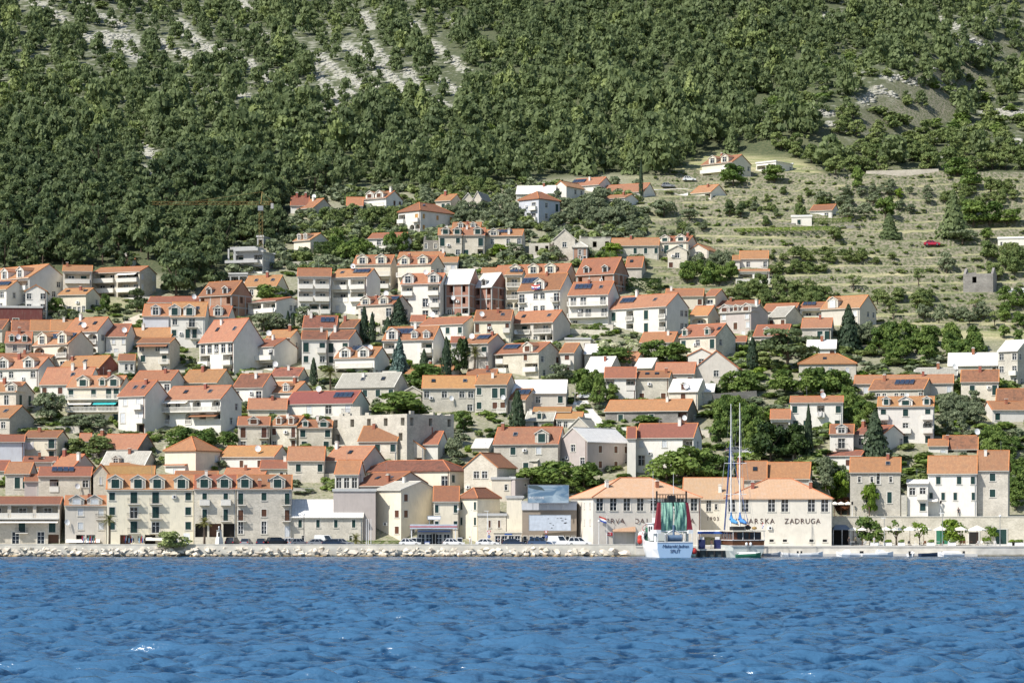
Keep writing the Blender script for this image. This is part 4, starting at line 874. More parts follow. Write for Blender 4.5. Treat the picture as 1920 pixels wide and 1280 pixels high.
def trunk_mesh(kind, var):
    key = ('trunk', kind, var)
    if key not in CM:
        rr = random.Random(var+len(kind)); mb = MB(); top = .9 if kind in ('cypress', 'conifer', 'spruce') else .55; b_ = .035
        bend = rr.uniform(-.05, .05); mb.tube([(0, 0, -.1), (bend*.4, 0, .15), (bend, bend*.5, .38), (0, 0, top)], [b_, b_*.8, b_*.6, b_*.2], 6)
        if top < .8:
            for i in range(6 if kind == 'sparse' else 4): a = rr.uniform(0, 6.28); r = rr.uniform(.18, .3); z = rr.uniform(.2, .38); mb.tube([(bend*.8, 0, z), (r*.5*math.cos(a), r*.5*math.sin(a), z+.16), (r*math.cos(a), r*math.sin(a), z+.36)], [b_*.5, b_*.35, b_*.12], 5)
        CM[key] = mb.mesh('trunk', BARK)
    return CM[key]
KN2 = {'M': 'scrub_tree'}
KN = {'pine': ('pine_tree', 'tree', LEAFPINE), 'far': ('pine_tree', 'tree', LEAFPINE), 'umbrella': ('pine_tree', 'tree', LEAFPINE), 'broad': ('leafy_tree', 'tree', LEAFBR), 'olive': ('olive_tree', 'tree', LEAFOL), 'bush': ('shrub', 'shrub', LEAFMQ),
      'cypress': ('cypress_tree', 'tree', LEAFDK), 'conifer': ('cedar_tree', 'tree', LEAFDK), 'spruce': ('spruce_tree', 'tree', LEAFBS), 'sparse': ('almond_tree', 'tree', LEAFMQ), 'box': ('hedge', 'hedge', LEAFBR)}
def tree(kind, X, Y, Z, w_, h_, label, group=None, mat=None, name=None, dpt=None):
    nm, cat, lm = KN[kind]; lm = mat or lm; v = RND.randrange(3); sc = (w_, dpt or w_, h_); rz = RND.uniform(0, 6.28) if kind != 'box' else 0
    if kind in ('bush', 'box'):
        o = obj(name or nm, crown_mesh(kind, lm, v), None, (X, Y, Z-.1*h_), rz); o.scale = sc; return tag(o, label, cat, group)
    t = thing(name or nm, label, cat, (X, Y, Z), rz, group, sc); obj('trunk', trunk_mesh(kind, v), t); obj('crown', crown_mesh(kind, lm, v), t); return t
def inside_house(X, Y, m=.8):
    for ox, oy, a, W, d, zt in FOOT:
        dx, dy = X-ox, Y-oy; u = dx*math.cos(a)-dy*math.sin(a); v = dx*math.sin(a)+dy*math.cos(a)
        if -m < u < W+m and -m < v < d+m: return True
    return False
TREES = '''
cypress 588 724 15 52|slim dark cypress beside the low palm in mid town
cypress 683 644 17 68|ragged tall cypress, left of a pointed pair behind the weathered roofs
cypress 698 645 14 58|pointed cypress, right of a pair behind the weathered roofs
cypress 540 615 9 32|left of two small cypresses in the olive garden
cypress 549 617 9 30|right of two small cypresses in the olive garden
cypress 837 694 20 82|tall cypress beside the dark leafy tree in the town centre
cypress 970 806 28 72|fat dark cypress in front of the small stone house
cypress 1202 360 8 68|lone needle thin cypress at the wood edge
cypress 1516 864 16 102|tall thin cypress in front of the bluish white house
cypress 1411 694 22 60|leaning dark cypress just left of the big pine
conifer 748 614 36 54|dark cedar behind the white dormer house
conifer 727 624 26 30|low spreading dark conifer left of the tall cedar
spruce 749 698 36 64|blue green spruce in front of the white house with sunk balcony
conifer 795 692 27 56|dark fir beside the blue green spruce
conifer 1591 658 46 86|big dark conifer in front of the stone house with green door
conifer 1641 860 54 94|broad dark cedar in front of the white gable wall
umbrella 1475 697 108 88|big broad pine standing between the stone houses on the right
pine 257 586 38 50|young pine on the dry grass below the loggia apartments
pine 330 556 74 92|large pine at the lower corner of the wood by the loggia apartments
pine 400 540 60 70|dark pine beside the concrete building site
pine 365 545 60 84|tall pine between the loggia apartments and the concrete building
conifer@P 1787 447 56 90|tall dense pine standing alone in the terraced fields at right
conifer@P 1667 449 40 50|pointed young pine in the terraced fields at right
broad 732 476 30 38|left young tree in front of the white house with paired windows
broad 754 477 28 38|right young tree in front of the white house with paired windows
broad 796 730 80 44|spreading olive brown tree in front of an orange roof
broad 750 780 112 42|wide leafy canopy between the stone house and the ruined mansion
broad 1000 916 80 40|leafy tree behind the mauve box house
broad 1048 918 90 50|broad leafy tree behind the billboard
broad 1095 918 70 46|leafy tree behind the left end of the wine cellar
broad 1250 902 80 52|left leafy tree behind the wine cellar roof
broad 1300 904 90 60|tall leafy tree behind the wine cellar roof
broad 1345 902 60 46|right leafy tree behind the wine cellar roof
olive 95 792 66 54|dark olive tree left of the turquoise awning house
olive 140 806 60 26|low olive below the turquoise awning house
olive 175 808 56 28|rounded olive in front of the tall blank walled house
broad@M 185 850 62 36|bushy tree in front of the long tan barn roof
broad@M 150 852 46 28|bushy shrub tree left of the tan barn
broad 335 838 50 34|leafy garden tree below the arched loggia house
broad 385 842 50 34|bright leafy garden tree below the arched loggia house
broad 430 842 36 30|small leafy tree left of the pale stone gable row
broad 505 562 60 30|round leafy tree between the cream chimney house and the covered terrace
olive 495 622 44 34|left olive in the garden behind the glazed white house
olive 520 620 40 30|middle olive in the garden behind the glazed white house
olive 575 612 44 34|right olive in the garden behind the glazed white house
broad 104 588 34 28|dark leafy tree beside the cream house with two skylights
olive 113 602 26 20|small olive beside the white gabled house with balconies
olive 143 604 30 20|small olive below the cream house with two skylights
broad 198 584 20 30|dark bushy tree right of the cream house with two skylights
broad@M 217 586 26 16|light shrub tree on the dry grass beside the young pine
sparse@F 1135 680 60 46|left half of the white flowering tree
sparse@F 1170 678 64 50|right half of the white flowering tree
broad 1150 690 84 36|leafy base below the white flowering tree
broad 1225 680 60 38|leafy tree left of the green shuttered dormer house
broad 1265 682 56 36|leafy tree in front of the green shuttered dormer house
broad 1372 742 50 42|left tree of the walled garden
broad 1402 742 50 44|right tree of the walled garden
broad 1470 742 60 44|leafy tree right of the walled garden
broad 1520 746 60 50|leafy tree below the hipped stone house
broad 1570 742 60 44|leafy tree right below the hipped stone house
broad@D 1445 866 70 66|large dark tree left of the thin tall cypress
broad@D 1490 866 56 64|large dark tree touching the thin tall cypress
broad 1215 802 60 22|low leafy tree behind the dark red tiled house
olive 852 864 36 42|round olive beside the ruined mansion
broad 868 810 40 36|scrubby tree right of the ruined mansion
olive 1050 716 50 30|olive in front of the grey stone side wall
broad 1092 738 40 42|leafy tree above the little stone cross
broad 1124 764 28 56|vine covered tree beside the white car lane
broad@D 862 706 34 66|dark leafy tree right of the tall cypress in the centre
broad@Y 1630 973 36 56|pruned bright green tree on the promenade wall
broad 1632 1021 54 50|dark green cafe tree on the quay
sparse@B 1680 1021 40 52|thin leaved cafe tree beside the dark green one
sparse@Y 1725 1021 38 46|pale sparse tree in the middle of the cafe parasols
broad@Y 1787 1021 48 46|bright cafe tree with a leaning crown
broad@Y 1855 1016 36 34|green climber at the right end of the cafe
broad@Y 1572 950 40 60|bright tree at the right end of the wine cellar
broad@R 1580 962 34 28|reddish leaved bush behind the upper parasols
olive 1560 930 40 38|olive behind the right end of the wine cellar
olive 1590 925 36 36|olive left of the grey stone promenade house
broad 1905 955 34 34|leafy tree at the far right of the promenade
broad 1610 356 28 38|dark tree at the top of the terraced fields
olive 1586 368 24 14|first olive of the row below the top terrace
olive 1615 368 20 16|second olive of the row below the top terrace
olive 1639 366 24 16|third olive of the row below the top terrace
olive 1664 366 22 14|fourth olive of the row below the top terrace
broad@Y 1684 373 20 18|bright round tree ending the olive row
olive 1545 379 34 18|large olive left behind the farm house
olive 1582 388 36 20|large olive right behind the farm house
olive 1637 382 30 18|olive in the second row above the leafy tree
olive 1590 411 38 26|spreading olive right beside the farm house
olive 1620 405 30 22|olive between the farm house and the leafy tree
broad 1660 409 46 36|leafy tree in the middle of the terraced fields
broad 1795 332 50 34|dark tree at the upper right of the terraces
broad 1822 352 42 32|leafy tree below the upper right terraces
broad 1825 424 60 44|leafy tree right of the tall lone pine
broad 1855 422 50 40|second leafy tree right of the tall lone pine
broad 1888 420 54 26|low domed green tree at the right of the fields
olive 1805 457 66 26|wide grey olive clump below the tall lone pine
broad 1850 450 26 20|small bright tree right of the grey olive clump
broad@M 1565 452 36 24|scrubby tree left of the pointed young pine
olive 1775 512 32 36|rounded grey green tree left of the ruined field house
pine 1368 407 22 34|left of two young pines on the dry hillside
pine 1389 407 28 28|right of two young pines on the dry hillside
olive 1412 396 20 16|round dark bush tree right of the two young pines
pine 1456 409 13 20|tiny pine on the dry hillside
olive 1293 412 38 20|low spreading tree on the dry hillside
broad 1375 348 50 36|round leafy tree below the cream villa
broad 1452 342 46 30|leafy tree in front of the flat roofed villa
broad@M 1280 442 26 24|scrubby tree above the upper hamlet
olive 1245 408 50 32|olive clump at the left of the dry hillside
sparse 1722 535 34 36|nearly bare tree in the dry field
sparse 1600 545 34 30|thin tree left in the dry field
sparse 1675 598 24 28|thin tree low in the dry field
sparse 1830 585 36 34|bare branched tree below the mobile home
sparse 1865 612 28 32|bare branched tree at the bottom right of the dry field
broad@Y 1150 482 44 24|bright round tree beside the red brick tower
broad@Y 935 482 36 22|bright vine canopy in front of the old hamlet
olive 965 482 40 24|grey green tree in front of the old hamlet
olive 1046 486 34 24|round olive left of the red brick tower
box 1100 620 62 12|long trimmed hedge below the balustraded balcony house
box@D 1207 548 58 28|tall dark hedge right of the brick house
box@D 610 482 38 30|clipped dark hedge beside the cream gabled house
box 700 1020 120 11|clipped roadside hedge behind the parked cars
box 590 1020 44 9|bright clipped hedge in front of the stone warehouse
broad@T 325 1034 60 34|feathery tamarisk bush growing out of the boulders
'''
MT = {'P': LEAFPINE, 'M': LEAFMQ, 'F': leafm('flowering_foliage', (.22, .30, .06), (.70, .68, .50), .3), 'D': leafm('deep_green_foliage', (.02, .045, .014), (.08, .125, .03)), 'Y': LEAFYG, 'R': leafm('reddish_foliage', (.14, .07, .03), (.38, .14, .07)), 'T': leafm('tamarisk_foliage', (.16, .20, .07), (.36, .42, .16)), 'B': LEAFBR}
def px_tree(ln):
    a, lab = ln.split('|'); k, x, y, w_, h_ = a.split(); k, _, mm = k.partition('@'); x, y, w_, h_ = map(float, (x, y, w_, h_))
    if y > 1023:
        Y = 512 if y < 1030 else 503.2; X = (x-CX)/F*Y; Z = 1.8 if y < 1030 else 1.0
    elif y > 1018 and k != 'box' : Y = 514.5; X = (x-CX)/F*Y; Z = float(G(X, Y))
    elif k == 'box' and y > 1010: Y = 512.5; X = (x-CX)/F*Y; Z = float(G(X, Y))
    else:
        X, Y, Z = at(x, y); k2 = 0
        while inside_house(X, Y, .3) and k2 < 30: Y -= .8; X = (x-CX)/F*Y; Z = float(G(X, Y)); k2 += 1
    s = F/Y; tree(k, X, Y, Z, w_/s*1.08, h_/s*(1.18 if k in ('broad', 'olive') else 1), lab, None, MT.get(mm), KN2.get(mm), dpt=(2.2 if k == 'box' else None))
for ln in TREES.strip().split('\n'): px_tree(ln)
# clusters of olive trees, shrubs and trees: kind cx cy rx ry n wmin wmax ratio | label
CL = '''
olive 1090 405 110 24 46 20 34 .8|olive tree of the dense grove below the top houses
olive 900 412 95 14 30 18 30 .8|olive tree in the grove right of the hipped villa
broad@M 690 418 95 13 26 18 30 .8|bushy tree in the thicket left of the hipped villa
broad 640 478 66 14 13 20 34 .8|garden tree round the white house with paired windows
pine 485 440 45 24 14 30 44 1.1|pine beside the concrete building and the crane
broad@M 1460 562 95 20 34 22 34 .7|bushy tree of the long thicket below the white field edge house
olive 1330 505 50 14 14 20 32 .8|olive below the upper hamlet
broad 1330 528 60 10 10 22 34 .9|leafy tree between the upper hamlet and the long red roofs
broad@M 1560 488 115 9 26 16 26 .6|shrubby tree in the hedge band across the terraced fields
broad@M 1480 510 70 6 14 16 24 .6|shrubby tree in the lower hedge band of the fields
broad 1730 662 115 26 46 24 40 .8|leafy tree of the thick grove under the dry field
olive 1650 640 50 16 14 22 34 .8|grey green tree at the left of the grove under the dry field
broad@M 1700 572 60 10 12 22 34 .7|bushy tree on the terrace below the bare tree
olive 1790 600 60 14 9 20 30 .8|olive scattered in the lower dry field
broad@M 1870 505 50 26 16 20 34 .8|bushy tree round the ruined field house
broad@M 1850 380 80 26 26 16 30 .7|bushy tree on the rocky slope at the right edge
broad 1395 815 60 42 26 26 42 .9|tree of the shady garden behind the masts
broad 1600 785 34 28 12 24 38 .8|tree between the laundry balcony house and the mauve balcony house
olive 1800 790 44 40 24 24 38 .8|olive on the slope right of the mauve balcony house
broad 1830 848 60 26 16 24 38 .8|tree behind the tall stone promenade house
broad 1900 885 26 60 14 22 34 .8|tree at the right edge behind the promenade
broad 1570 735 70 12 12 24 36 .8|tree under the hipped stone house
olive 1560 905 34 26 9 22 34 .9|olive above the right end of the wine cellar
broad 1120 735 40 30 12 20 30 .9|tree round the little stone cross
olive 1250 440 90 22 16 14 26 .7|shrubby olive above the upper hamlet
broad@M 1470 395 110 34 22 10 20 .8|small scattered shrub tree on the dry hillside
olive 1660 380 90 28 12 14 22 .7|small olive scattered on the terraces
broad@M 890 365 60 10 12 20 32 .8|bushy tree at the wood edge by the roofless gables
broad 1140 500 50 8 6 18 26 .8|tree behind the large brick house
broad 1900 590 30 60 12 20 30 .8|tree at the right edge below the mobile home
'''
for ln in CL.strip().split('\n'):
    a, lab = ln.split('|'); k, cx, cy, rx, ry, n_, w0, w1, hr = a.split(); k, _, mm = k.partition('@'); cx, cy, rx, ry, w0, w1, hr = map(float, (cx, cy, rx, ry, w0, w1, hr)); cnt = 0; tries = 0
    while cnt < int(n_) and tries < 400:
        tries += 1; a_ = RND.uniform(0, 6.28); r = math.sqrt(RND.random()); X, Y, Z = at(cx+rx*r*math.cos(a_), cy+ry*r*math.sin(a_))
        if inside_house(X, Y, 1.0): continue
        w_ = RND.uniform(w0, w1)/(F/Y); tree(k, X, Y, Z, w_, w_*hr*RND.uniform(1.15, 1.6), lab, lab.replace('tree', 'trees', 1), MT.get(mm), KN2.get(mm)); cnt += 1
# garden shrubs filling the gaps of the town
def town_top(px): return np.interp(px, [-100, 300, 420, 560, 700, 960, 1200, 1380, 1640, 2000], [525, 560, 560, 500, 490, 505, 520, 580, 640, 720])
cnt = 0
rs = np.random.RandomState(12); fill = []
while cnt < 3600:
    px_, py_ = rs.uniform(-60, 1980), rs.uniform(500, 925)
    if py_ < town_top(px_): continue
    X, Y, Z = at(px_, py_); cnt += 1
    if inside_house(X, Y, .5): continue
    fill.append((X, Y, Z, px_, py_))
SHW = 'low garden shrub in the gaps between the town houses'
for i, (X, Y, Z, px_, py_) in enumerate(fill):
    big = px_ > 1330; w_ = rs.uniform(1.2, 2.6)*(1.5 if big else 1); k = i % 5
    if len([1 for _ in ()]) or i >= 290: break
    tree('bush', X, Y, Z, w_*1.2, w_*.8, SHW, 'garden shrubs in the gaps of the town', [LEAFMQ, LEAFBR, LEAFOL, MT['D'], LEAFYG][k])
def merged(name, mats, items, label=None):
    """items: (variant arrays, X,Y,Z,w,h,rot,tint,matidx) merged into one stuff object"""
    V, Q, T, Mi = [], [], [], []; off = 0
    for (v, q, t), X, Y, Z, w_, h_, rz, tt, mi in items:
        c, s_ = math.cos(rz), math.sin(rz); x = v[:, 0]*w_; y = v[:, 1]*w_; V.append(np.stack([x*c-y*s_+X, x*s_+y*c+Y, v[:, 2]*h_+Z], 1)); Q.append(q+off); off += len(v); T.append(np.clip(t*.55+tt*.55, 0, 1)); Mi.append(np.full(len(q), mi))
    me = np_mesh(name, np.concatenate(V), np.concatenate(Q), mats, np.concatenate(T)); 
    me.polygons.foreach_set('material_index', np.concatenate(Mi).astype(np.int32)); o = obj(name, me); o['kind'] = 'stuff'
    if label: o['label'] = label
    return o
BV = [crown_arr('bush', 90, .16, 40+i) for i in range(4)]
items = [(BV[rs.randint(4)], X, Y, Z-.15, rs.uniform(1.5, 4)*(1.5 if px_ > 1330 else 1), rs.uniform(.8, 1.8)*(1.4 if px_ > 1330 else 1), rs.rand()*6, rs.rand(), rs.randint(3)) for X, Y, Z, px_, py_ in fill[290:]]
# undergrowth in the terraced fields follows the terrace edges
for i in range(1500):
    px_, py_ = rs.uniform(1150, 1960), rs.uniform(318, 690)
    if py_ < fb(px_)+2: continue
    X, Y, Z = at(px_, py_)
    if inside_house(X, Y, .5): continue
    dz = float(G(X, Y+.9))-Z
    if dz < .75 and rs.rand() > .03+.3*(fbm(X/26, Y/18, 8) > .16): continue
    items.append((BV[rs.randint(4)], X, Y, Z-.1, rs.uniform(.8, 3.2)*(.7 if dz > .75 else 1), rs.uniform(.4, 1.3)*(.8 if dz > .75 else 1), rs.rand()*6, rs.uniform(.4, 1), rs.choice([0, 0, 1])))
for i in range(1500):
    px_, py_ = rs.uniform(420, 1210), rs.uniform(345, 512)
    if py_ < fb(px_)+1: continue
    X, Y, Z = at(px_, py_)
    if inside_house(X, Y, 1.2): continue
    w_ = rs.uniform(2.2, 4.6); items.append((BV[rs.randint(4)], X, Y, Z-.2, w_, w_*rs.uniform(.55, .85), rs.rand()*6, rs.rand(), rs.choice([0, 2, 2])))
for k, (X, Y, Z, px_, py_) in enumerate(fill[300:400]):
    if px_ > 1350 or inside_house(X, Y, 2.2) or inside_house(X+4, Y, 1): continue
    L = rs.uniform(3, 6.5); hgt = rs.uniform(.9, 1.7); o = MB(); o.box(-L/2, L/2, 0, .35, -1.5, hgt); o.box(-L/2-.04, L/2+.04, -.05, .4, hgt, hgt+.08, 1); t = o.build('garden_wall', [WALL['lwncg'[k % 5]], TRIM], None, (X, Y, Z), rs.uniform(-.5, .1)); tag(t, 'low pale garden wall in the gaps between the town houses', 'wall', 'garden walls in the gaps of the town')
merged('undergrowth', [LEAFMQ, LEAFBR, LEAFOL], items)
# ---------------- the wood on the hillside ----------------
FV = [crown_arr('pine', 400, .072, 300+i) for i in range(7)]+[crown_arr('conifer', 420, .075, 330+i) for i in range(2)]; MV = [crown_arr('broad', 330, .08, 400+i) for i in range(5)]; SV = [crown_arr('bush', 70, .17, 500+i) for i in range(3)]
rs = np.random.RandomState(5); cand = []
Yv = 708.
while Yv < 1330:
    xs = np.arange(-.215*Yv, .215*Yv, 5.6)
    X = xs+rs.uniform(-2.6, 2.6, len(xs)); Y = Yv+rs.uniform(-3.4, 3.4, len(xs)); Z = G(X, Y); px_, py_ = proj(X, Y, Z); Yv += 6.6+(Yv-708)*.004
    sd = scree(px_, py_); dens = np.where(sd < 14, np.where(px_ > 1400, .4, .10), 1.)*np.where((px_ < 930) & (py_ < 235), .74, 1.)*np.where((px_ > 1500) & (py_ < 310), .8, 1.)*1.0; cl = fbm(X/45, Y/45, 31, 2); dens = dens*np.clip(.96+2.2*np.minimum(0, fbm(X/16, Y/20, 77, 2)+.1), .25, 1)
    keep = (py_ < fb(px_)) & (py_ > -45) & (rs.rand(len(xs)) < dens)
    for j in np.nonzero(keep)[0]: cand.append((X[j], Y[j], Z[j], px_[j], py_[j], sd[j], cl[j]))
pines, mq = [], []
for c in cand:
    X, Y, Z, px_, py_, sd, cl = c; mqp = sst(1330, 1520, px_)*sst(90, 260, py_)*.85+.06
    if inside_house(X, Y, 1.5): continue
    (mq if rs.rand() < mqp else pines).append(c)
pines.sort(key=lambda c: c[1]-(30 if c[3] < 500 else 0)); big = [c for c in pines if -20 < c[3] < 1940][:240]; bs = set(id(c) for c in big)
rest = [c for c in pines if id(c) not in bs]
for c in big:
    X, Y, Z, px_, py_, sd, cl = c; w_ = rs.uniform(5.0, 9.5); h_ = w_*rs.uniform(1.05, 1.5); tree('far', X, Y, Z, w_, h_, 'dark green pine along the lower edge of the hillside wood', 'pines along the lower edge of the wood')
P_items = []
for X, Y, Z, px_, py_, sd, cl in rest:
    sm = (.72 if (sd < 24 or (px_ < 930 and py_ < 230 and rs.rand() < .3)) else 1); w_ = (4.2+6.2*rs.rand()**1.5)*sm*(1+cl*.6); P_items.append((FV[rs.randint(9) if rs.rand() < .55 else rs.randint(7)], X, Y, Z-.3, w_, w_*rs.uniform(1.05, 1.65), rs.rand()*6, np.clip(.45+cl*1.1+rs.normal()*.2, 0, 1), int(rs.rand() < (.55 if (py_ > 365 and px_ < 580) else .1))))
merged('pine_forest', [LEAFPINE, LEAFMQ], P_items)
mq.sort(key=lambda c: c[1]); 
for c in [c for c in mq if 1300 < c[3] < 1940][:70]:
    X, Y, Z, px_, py_, sd, cl = c; w_ = rs.uniform(5, 7.5); tree('olive', X, Y, Z, w_, w_*.9, 'round bushy tree of the maquis above the terraced fields', 'bushy trees above the terraced fields', LEAFMQ, 'scrub_tree')
mqi = [(MV[rs.randint(5)], X, Y, Z-.3, rs.uniform(4, 7.5), rs.uniform(3, 5.5), rs.rand()*6, rs.rand(), rs.choice([0, 0, 1])) for X, Y, Z, px_, py_, sd, cl in mq if not (1300 < px_ < 1940) or (X, Y) not in {(c[0], c[1]) for c in [c for c in mq if 1300 < c[3] < 1940][:70]}] if len(mq) < 4000 else []
for k_, (X, Y, Z, px_, py_, sd, cl) in enumerate(cand):
    if (k_ % 2 == 0 and sd < 60) or px_ > 1450: mqi.append((SV[rs.randint(3)], X+rs.uniform(-3, 3), Y+rs.uniform(-3, 3), Z-.2, rs.uniform(1.2, 2.8), rs.uniform(.8, 1.8), rs.rand()*6, rs.rand(), 0))
merged('maquis_scrub', [LEAFMQ, LEAFBR], mqi)
# pale limestone rocks lying in the scree
rv, rq, off = [], [], 0; tt = []
ico = MB(); ico.ball((0, 0, 0), 1, 6); iv = np.array(ico.v); iq = [f for f in ico.f]
tri = np.array([(f[0], f[1], f[2]) for f in iq if len(f) >= 3]+[(f[0], f[2], f[3]) for f in iq if len(f) == 4])
for pl in SCREE:
    for (ax, ay), (bx, by) in zip(pl, pl[1:]):
        L = math.hypot(bx-ax, by-ay)
        for k in range(int(L*.9)):
            t = rs.rand(); X, Y, Z = at(ax+(bx-ax)*t+rs.normal()*6, ay+(by-ay)*t+rs.normal()*3.5)
            s_ = rs.uniform(.25, .9); rv.append(iv*(1+rs.normal(size=iv.shape)*.22)*np.array([s_*1.5, s_, s_*.6])+np.array([X, Y, Z])); rq.append(tri+off); off += len(iv)
me = np_mesh('scree_rocks', np.concatenate(rv), np.concatenate(rq), [plain('scree_limestone', (.40, .39, .34), .95, var=.3, ov=0)]); o = obj('scree_rocks', me); o['kind'] = 'stuff'

# ---------------- palms ----------------
def palm(px_, yb, wpx, hpx, label, low=False, fan=False, Y0=None):
    if Y0: Y = Y0; X = (px_-CX)/F*Y; Z = float(G(X, Y))
    else:
        X, Y, Z = at(px_, yb)
        while inside_house(X, Y, .3): Y -= .7; X = (px_-CX)/F*Y; Z = float(G(X, Y))
    s = F/Y; H = hpx/s; R = wpx/s/2; t = thing('palm_tree', label, 'palm tree', (X, Y, Z)); zc = H*(.34 if low else .74); mb = MB()
    mb.tube([(0, 0, -.3), (.06, 0, zc*.5), (0, 0, zc)], [.28 if low else .24, .2, .22], 8); mb.build('trunk', BARK, t); mb = MB(); rr = random.Random(int(px_))
    for i in range(34):
        a = i*2.4; el = -.55+1.9*(i/33)**.9; L = R*1.15*rr.uniform(.85, 1.1); c, s_ = math.cos(a), math.sin(a); P = []
        for k in range(7): u = k/6; r = L*u*math.cos(el*(1-.25*u)); z = zc+.1+L*u*math.sin(el)-.75*L*u*u*(.55 if el > 0 else .25); P.append(Vector((r*c, r*s_, z)))
        sd = Vector((-s_, c, 0))
        for k in range(6):
            p, q = P[k], P[k+1]; 
            for g in (0, .5):
                m_ = p.lerp(q, g); w_ = L*(.3 if fan else .22)*(1-abs(k/6-.45)*.9)
                for sg in (-1, 1): e = m_+sd*sg*w_+(q-p)*.9+Vector((0, 0, -.12*w_)); mb.quad(m_, m_+(q-p)*.3, e)
            mb.quad(p-sd*.03, p+sd*.03, q+sd*.03, q-sd*.03)
    o = mb.build('fronds', LEAFPA, t); at_ = o.data.attributes.new('tint', 'FLOAT', 'POINT'); at_.data.foreach_set('value', [rr.random() for _ in o.data.vertices])
palm(205, 1019, 32, 66, 'tall palm tree before the left corner of the cream hotel', fan=True, Y0=511)
palm(383, 1019, 30, 60, 'palm tree before the blue shop doors', fan=True, Y0=511)
palm(619, 731, 38, 44, 'pale palm tree left of the grey slab roofed stone house', fan=True)
palm(890, 694, 44, 46, 'bushy date palm below the grey house with solar panels')
palm(667, 1020, 34, 38, 'low thick palm before the whitewashed warehouse', low=True, Y0=510.5)
# ---------------- waterfront ----------------
bpy.context.view_layer.update()
def X_(px, Y): return (px-CX)/F*Y
def Z_(py, Y): return H0+(CY-py)*Y/F
def text(s, size, mat, parent, loc, rz=0, ext=.02, name='lettering', shear=0, rx=math.pi/2):
    cu = bpy.data.curves.new('t', 'FONT'); cu.body = s; cu.size = size; cu.extrude = ext; cu.align_x = 'CENTER'; cu.shear = shear; cu.resolution_u = 3
    o = bpy.data.objects.new('t', cu); COL.objects.link(o); bpy.context.view_layer.update(); me = bpy.data.meshes.new_from_object(o); bpy.data.objects.remove(o); me.materials.clear(); me.materials.append(mat)
    return obj(name, me, parent, loc, (rx, 0, rz))
def merge_roots(a, b_):
    M = a.matrix_basis.inverted() @ b_.matrix_basis
    for ch in list(b_.children):
        mb_ = M @ ch.matrix_basis; ch.parent = a; ch.matrix_basis = mb_
    bpy.data.objects.remove(b_)
# quay, sea wall, road
mb = MB(); xa, xb = -140, X_(1192, 504); mb.box(xa, xb, 504.0, 504.55, -1, 2.2, 0); mb.box(xa, xb, 503.95, 504.62, 2.2, 2.3, 1)
w_ = mb.build('sea_wall', [CONC, PAVE]); tag(w_, 'long low sea wall with pale coping above the boulders', 'wall')
mb = MB(); mb.box(xb, 150, 503.8, 505.3, -1, 1.72, 0); mb.box(xb, 150, 503.7, 505.4, 1.72, 1.86, 1); mb.box(X_(1436, 502.8), X_(1832, 502.8), 502.3, 503.8, -1, .5, 1)
q = mb.build('quay', [CONC, PAVE]); q['kind'] = 'structure'
mb = MB(); mb.quad((-140, 505.2, 1.9), (X_(1190, 505), 505.2, 1.9), (X_(1190, 505), 513.5, 1.96), (-140, 513.5, 1.96)); struct(mb.build('road', ASPH))
mb = MB(); mb.quad((xb, 505.2, 1.9), (150, 505.2, 1.9), (150, 526.8, 2.06), (xb, 526.8, 2.06)); mb.quad((-140, 513.6, 2.02), (xb, 513.6, 2.02), (xb, 517, 2.06), (-140, 517, 2.06)); struct(mb.build('promenade', PAVE))
def patch(name, pts, wpx, mat):
    P = [at(*p) for p in pts]; mb = MB(); rows = []
    for i, p in enumerate(P):
        a = Vector(P[max(0, i-1)]); c = Vector(P[min(len(P)-1, i+1)]); d = (c-a); d.z = 0; d.normalize(); nn = Vector((-d.y, d.x, 0))*(wpx/(F/p[1])/2); rows.append([(p[0]-nn.x, p[1]-nn.y), (p[0]+nn.x, p[1]+nn.y)])
    R = []
    for (a, b_), (c, d) in zip(rows, rows[1:]):
        for k in range(6):
            t = k/6; R.append(((a[0]+(c[0]-a[0])*t, a[1]+(c[1]-a[1])*t), (b_[0]+(d[0]-b_[0])*t, b_[1]+(d[1]-b_[1])*t)))
    R.append(tuple(rows[-1])); f = lambda p: (p[0], p[1], float(G(*p))+.12)
    for (a, b_), (c, d) in zip(R, R[1:]): mb.quad(f(a), f(c), f(d), f(b_))
    struct(mb.build(name, mat))
patch('lane', [(1086, 752), (1100, 772), (1118, 792), (1130, 812)], 30, PAVE); patch('lane', [(236, 612), (250, 600), (275, 590)], 26, plain('gravel', (.50, .44, .35), .9))
patch('lane', [(1378, 838), (1396, 850), (1430, 856)], 40, ASPH); patch('lane', [(1180, 352), (1240, 356), (1290, 360)], 16, PAVE)
# boulders
bms = []
import bmesh
for k in range(6):
    rr = random.Random(k); bm = bmesh.new()
    for i in range(15):
        v = Vector((rr.gauss(0, 1), rr.gauss(0, 1), rr.gauss(0, 1))).normalized(); bm.verts.new((v.x*1.0, v.y*.8, v.z*.62))
    bmesh.ops.convex_hull(bm, input=bm.verts); me = bpy.data.meshes.new('boulder'); bm.to_mesh(me); me.materials.append(BOUL); bms.append(me)
rr = random.Random(4); BX = np.linspace(X_(-12, 500), X_(1178, 500), 86)
for row, (Yr, zr_, s0, s1) in enumerate(((499.9, .1, .4, .95), (501.2, .5, .35, 1.05), (502.6, 1.0, .4, 1.1), (503.3, 1.35, .3, .7))):
    for x in BX:
        if row == 3 and x > X_(1020, 500): continue
        o = obj('boulder', rr.choice(bms), None, (x+rr.uniform(-.8, .8), Yr+rr.uniform(-.4, .4), zr_+rr.uniform(-.3, .25)), (rr.uniform(-.5, .5), rr.uniform(-.5, .5), rr.uniform(0, 6.28))); s = rr.uniform(s0, s1); o.scale = (s*rr.uniform(.9, 1.4), s, s)
        tag(o, 'pale limestone boulder of the breakwater below the sea wall', 'boulder', 'boulders of the breakwater')
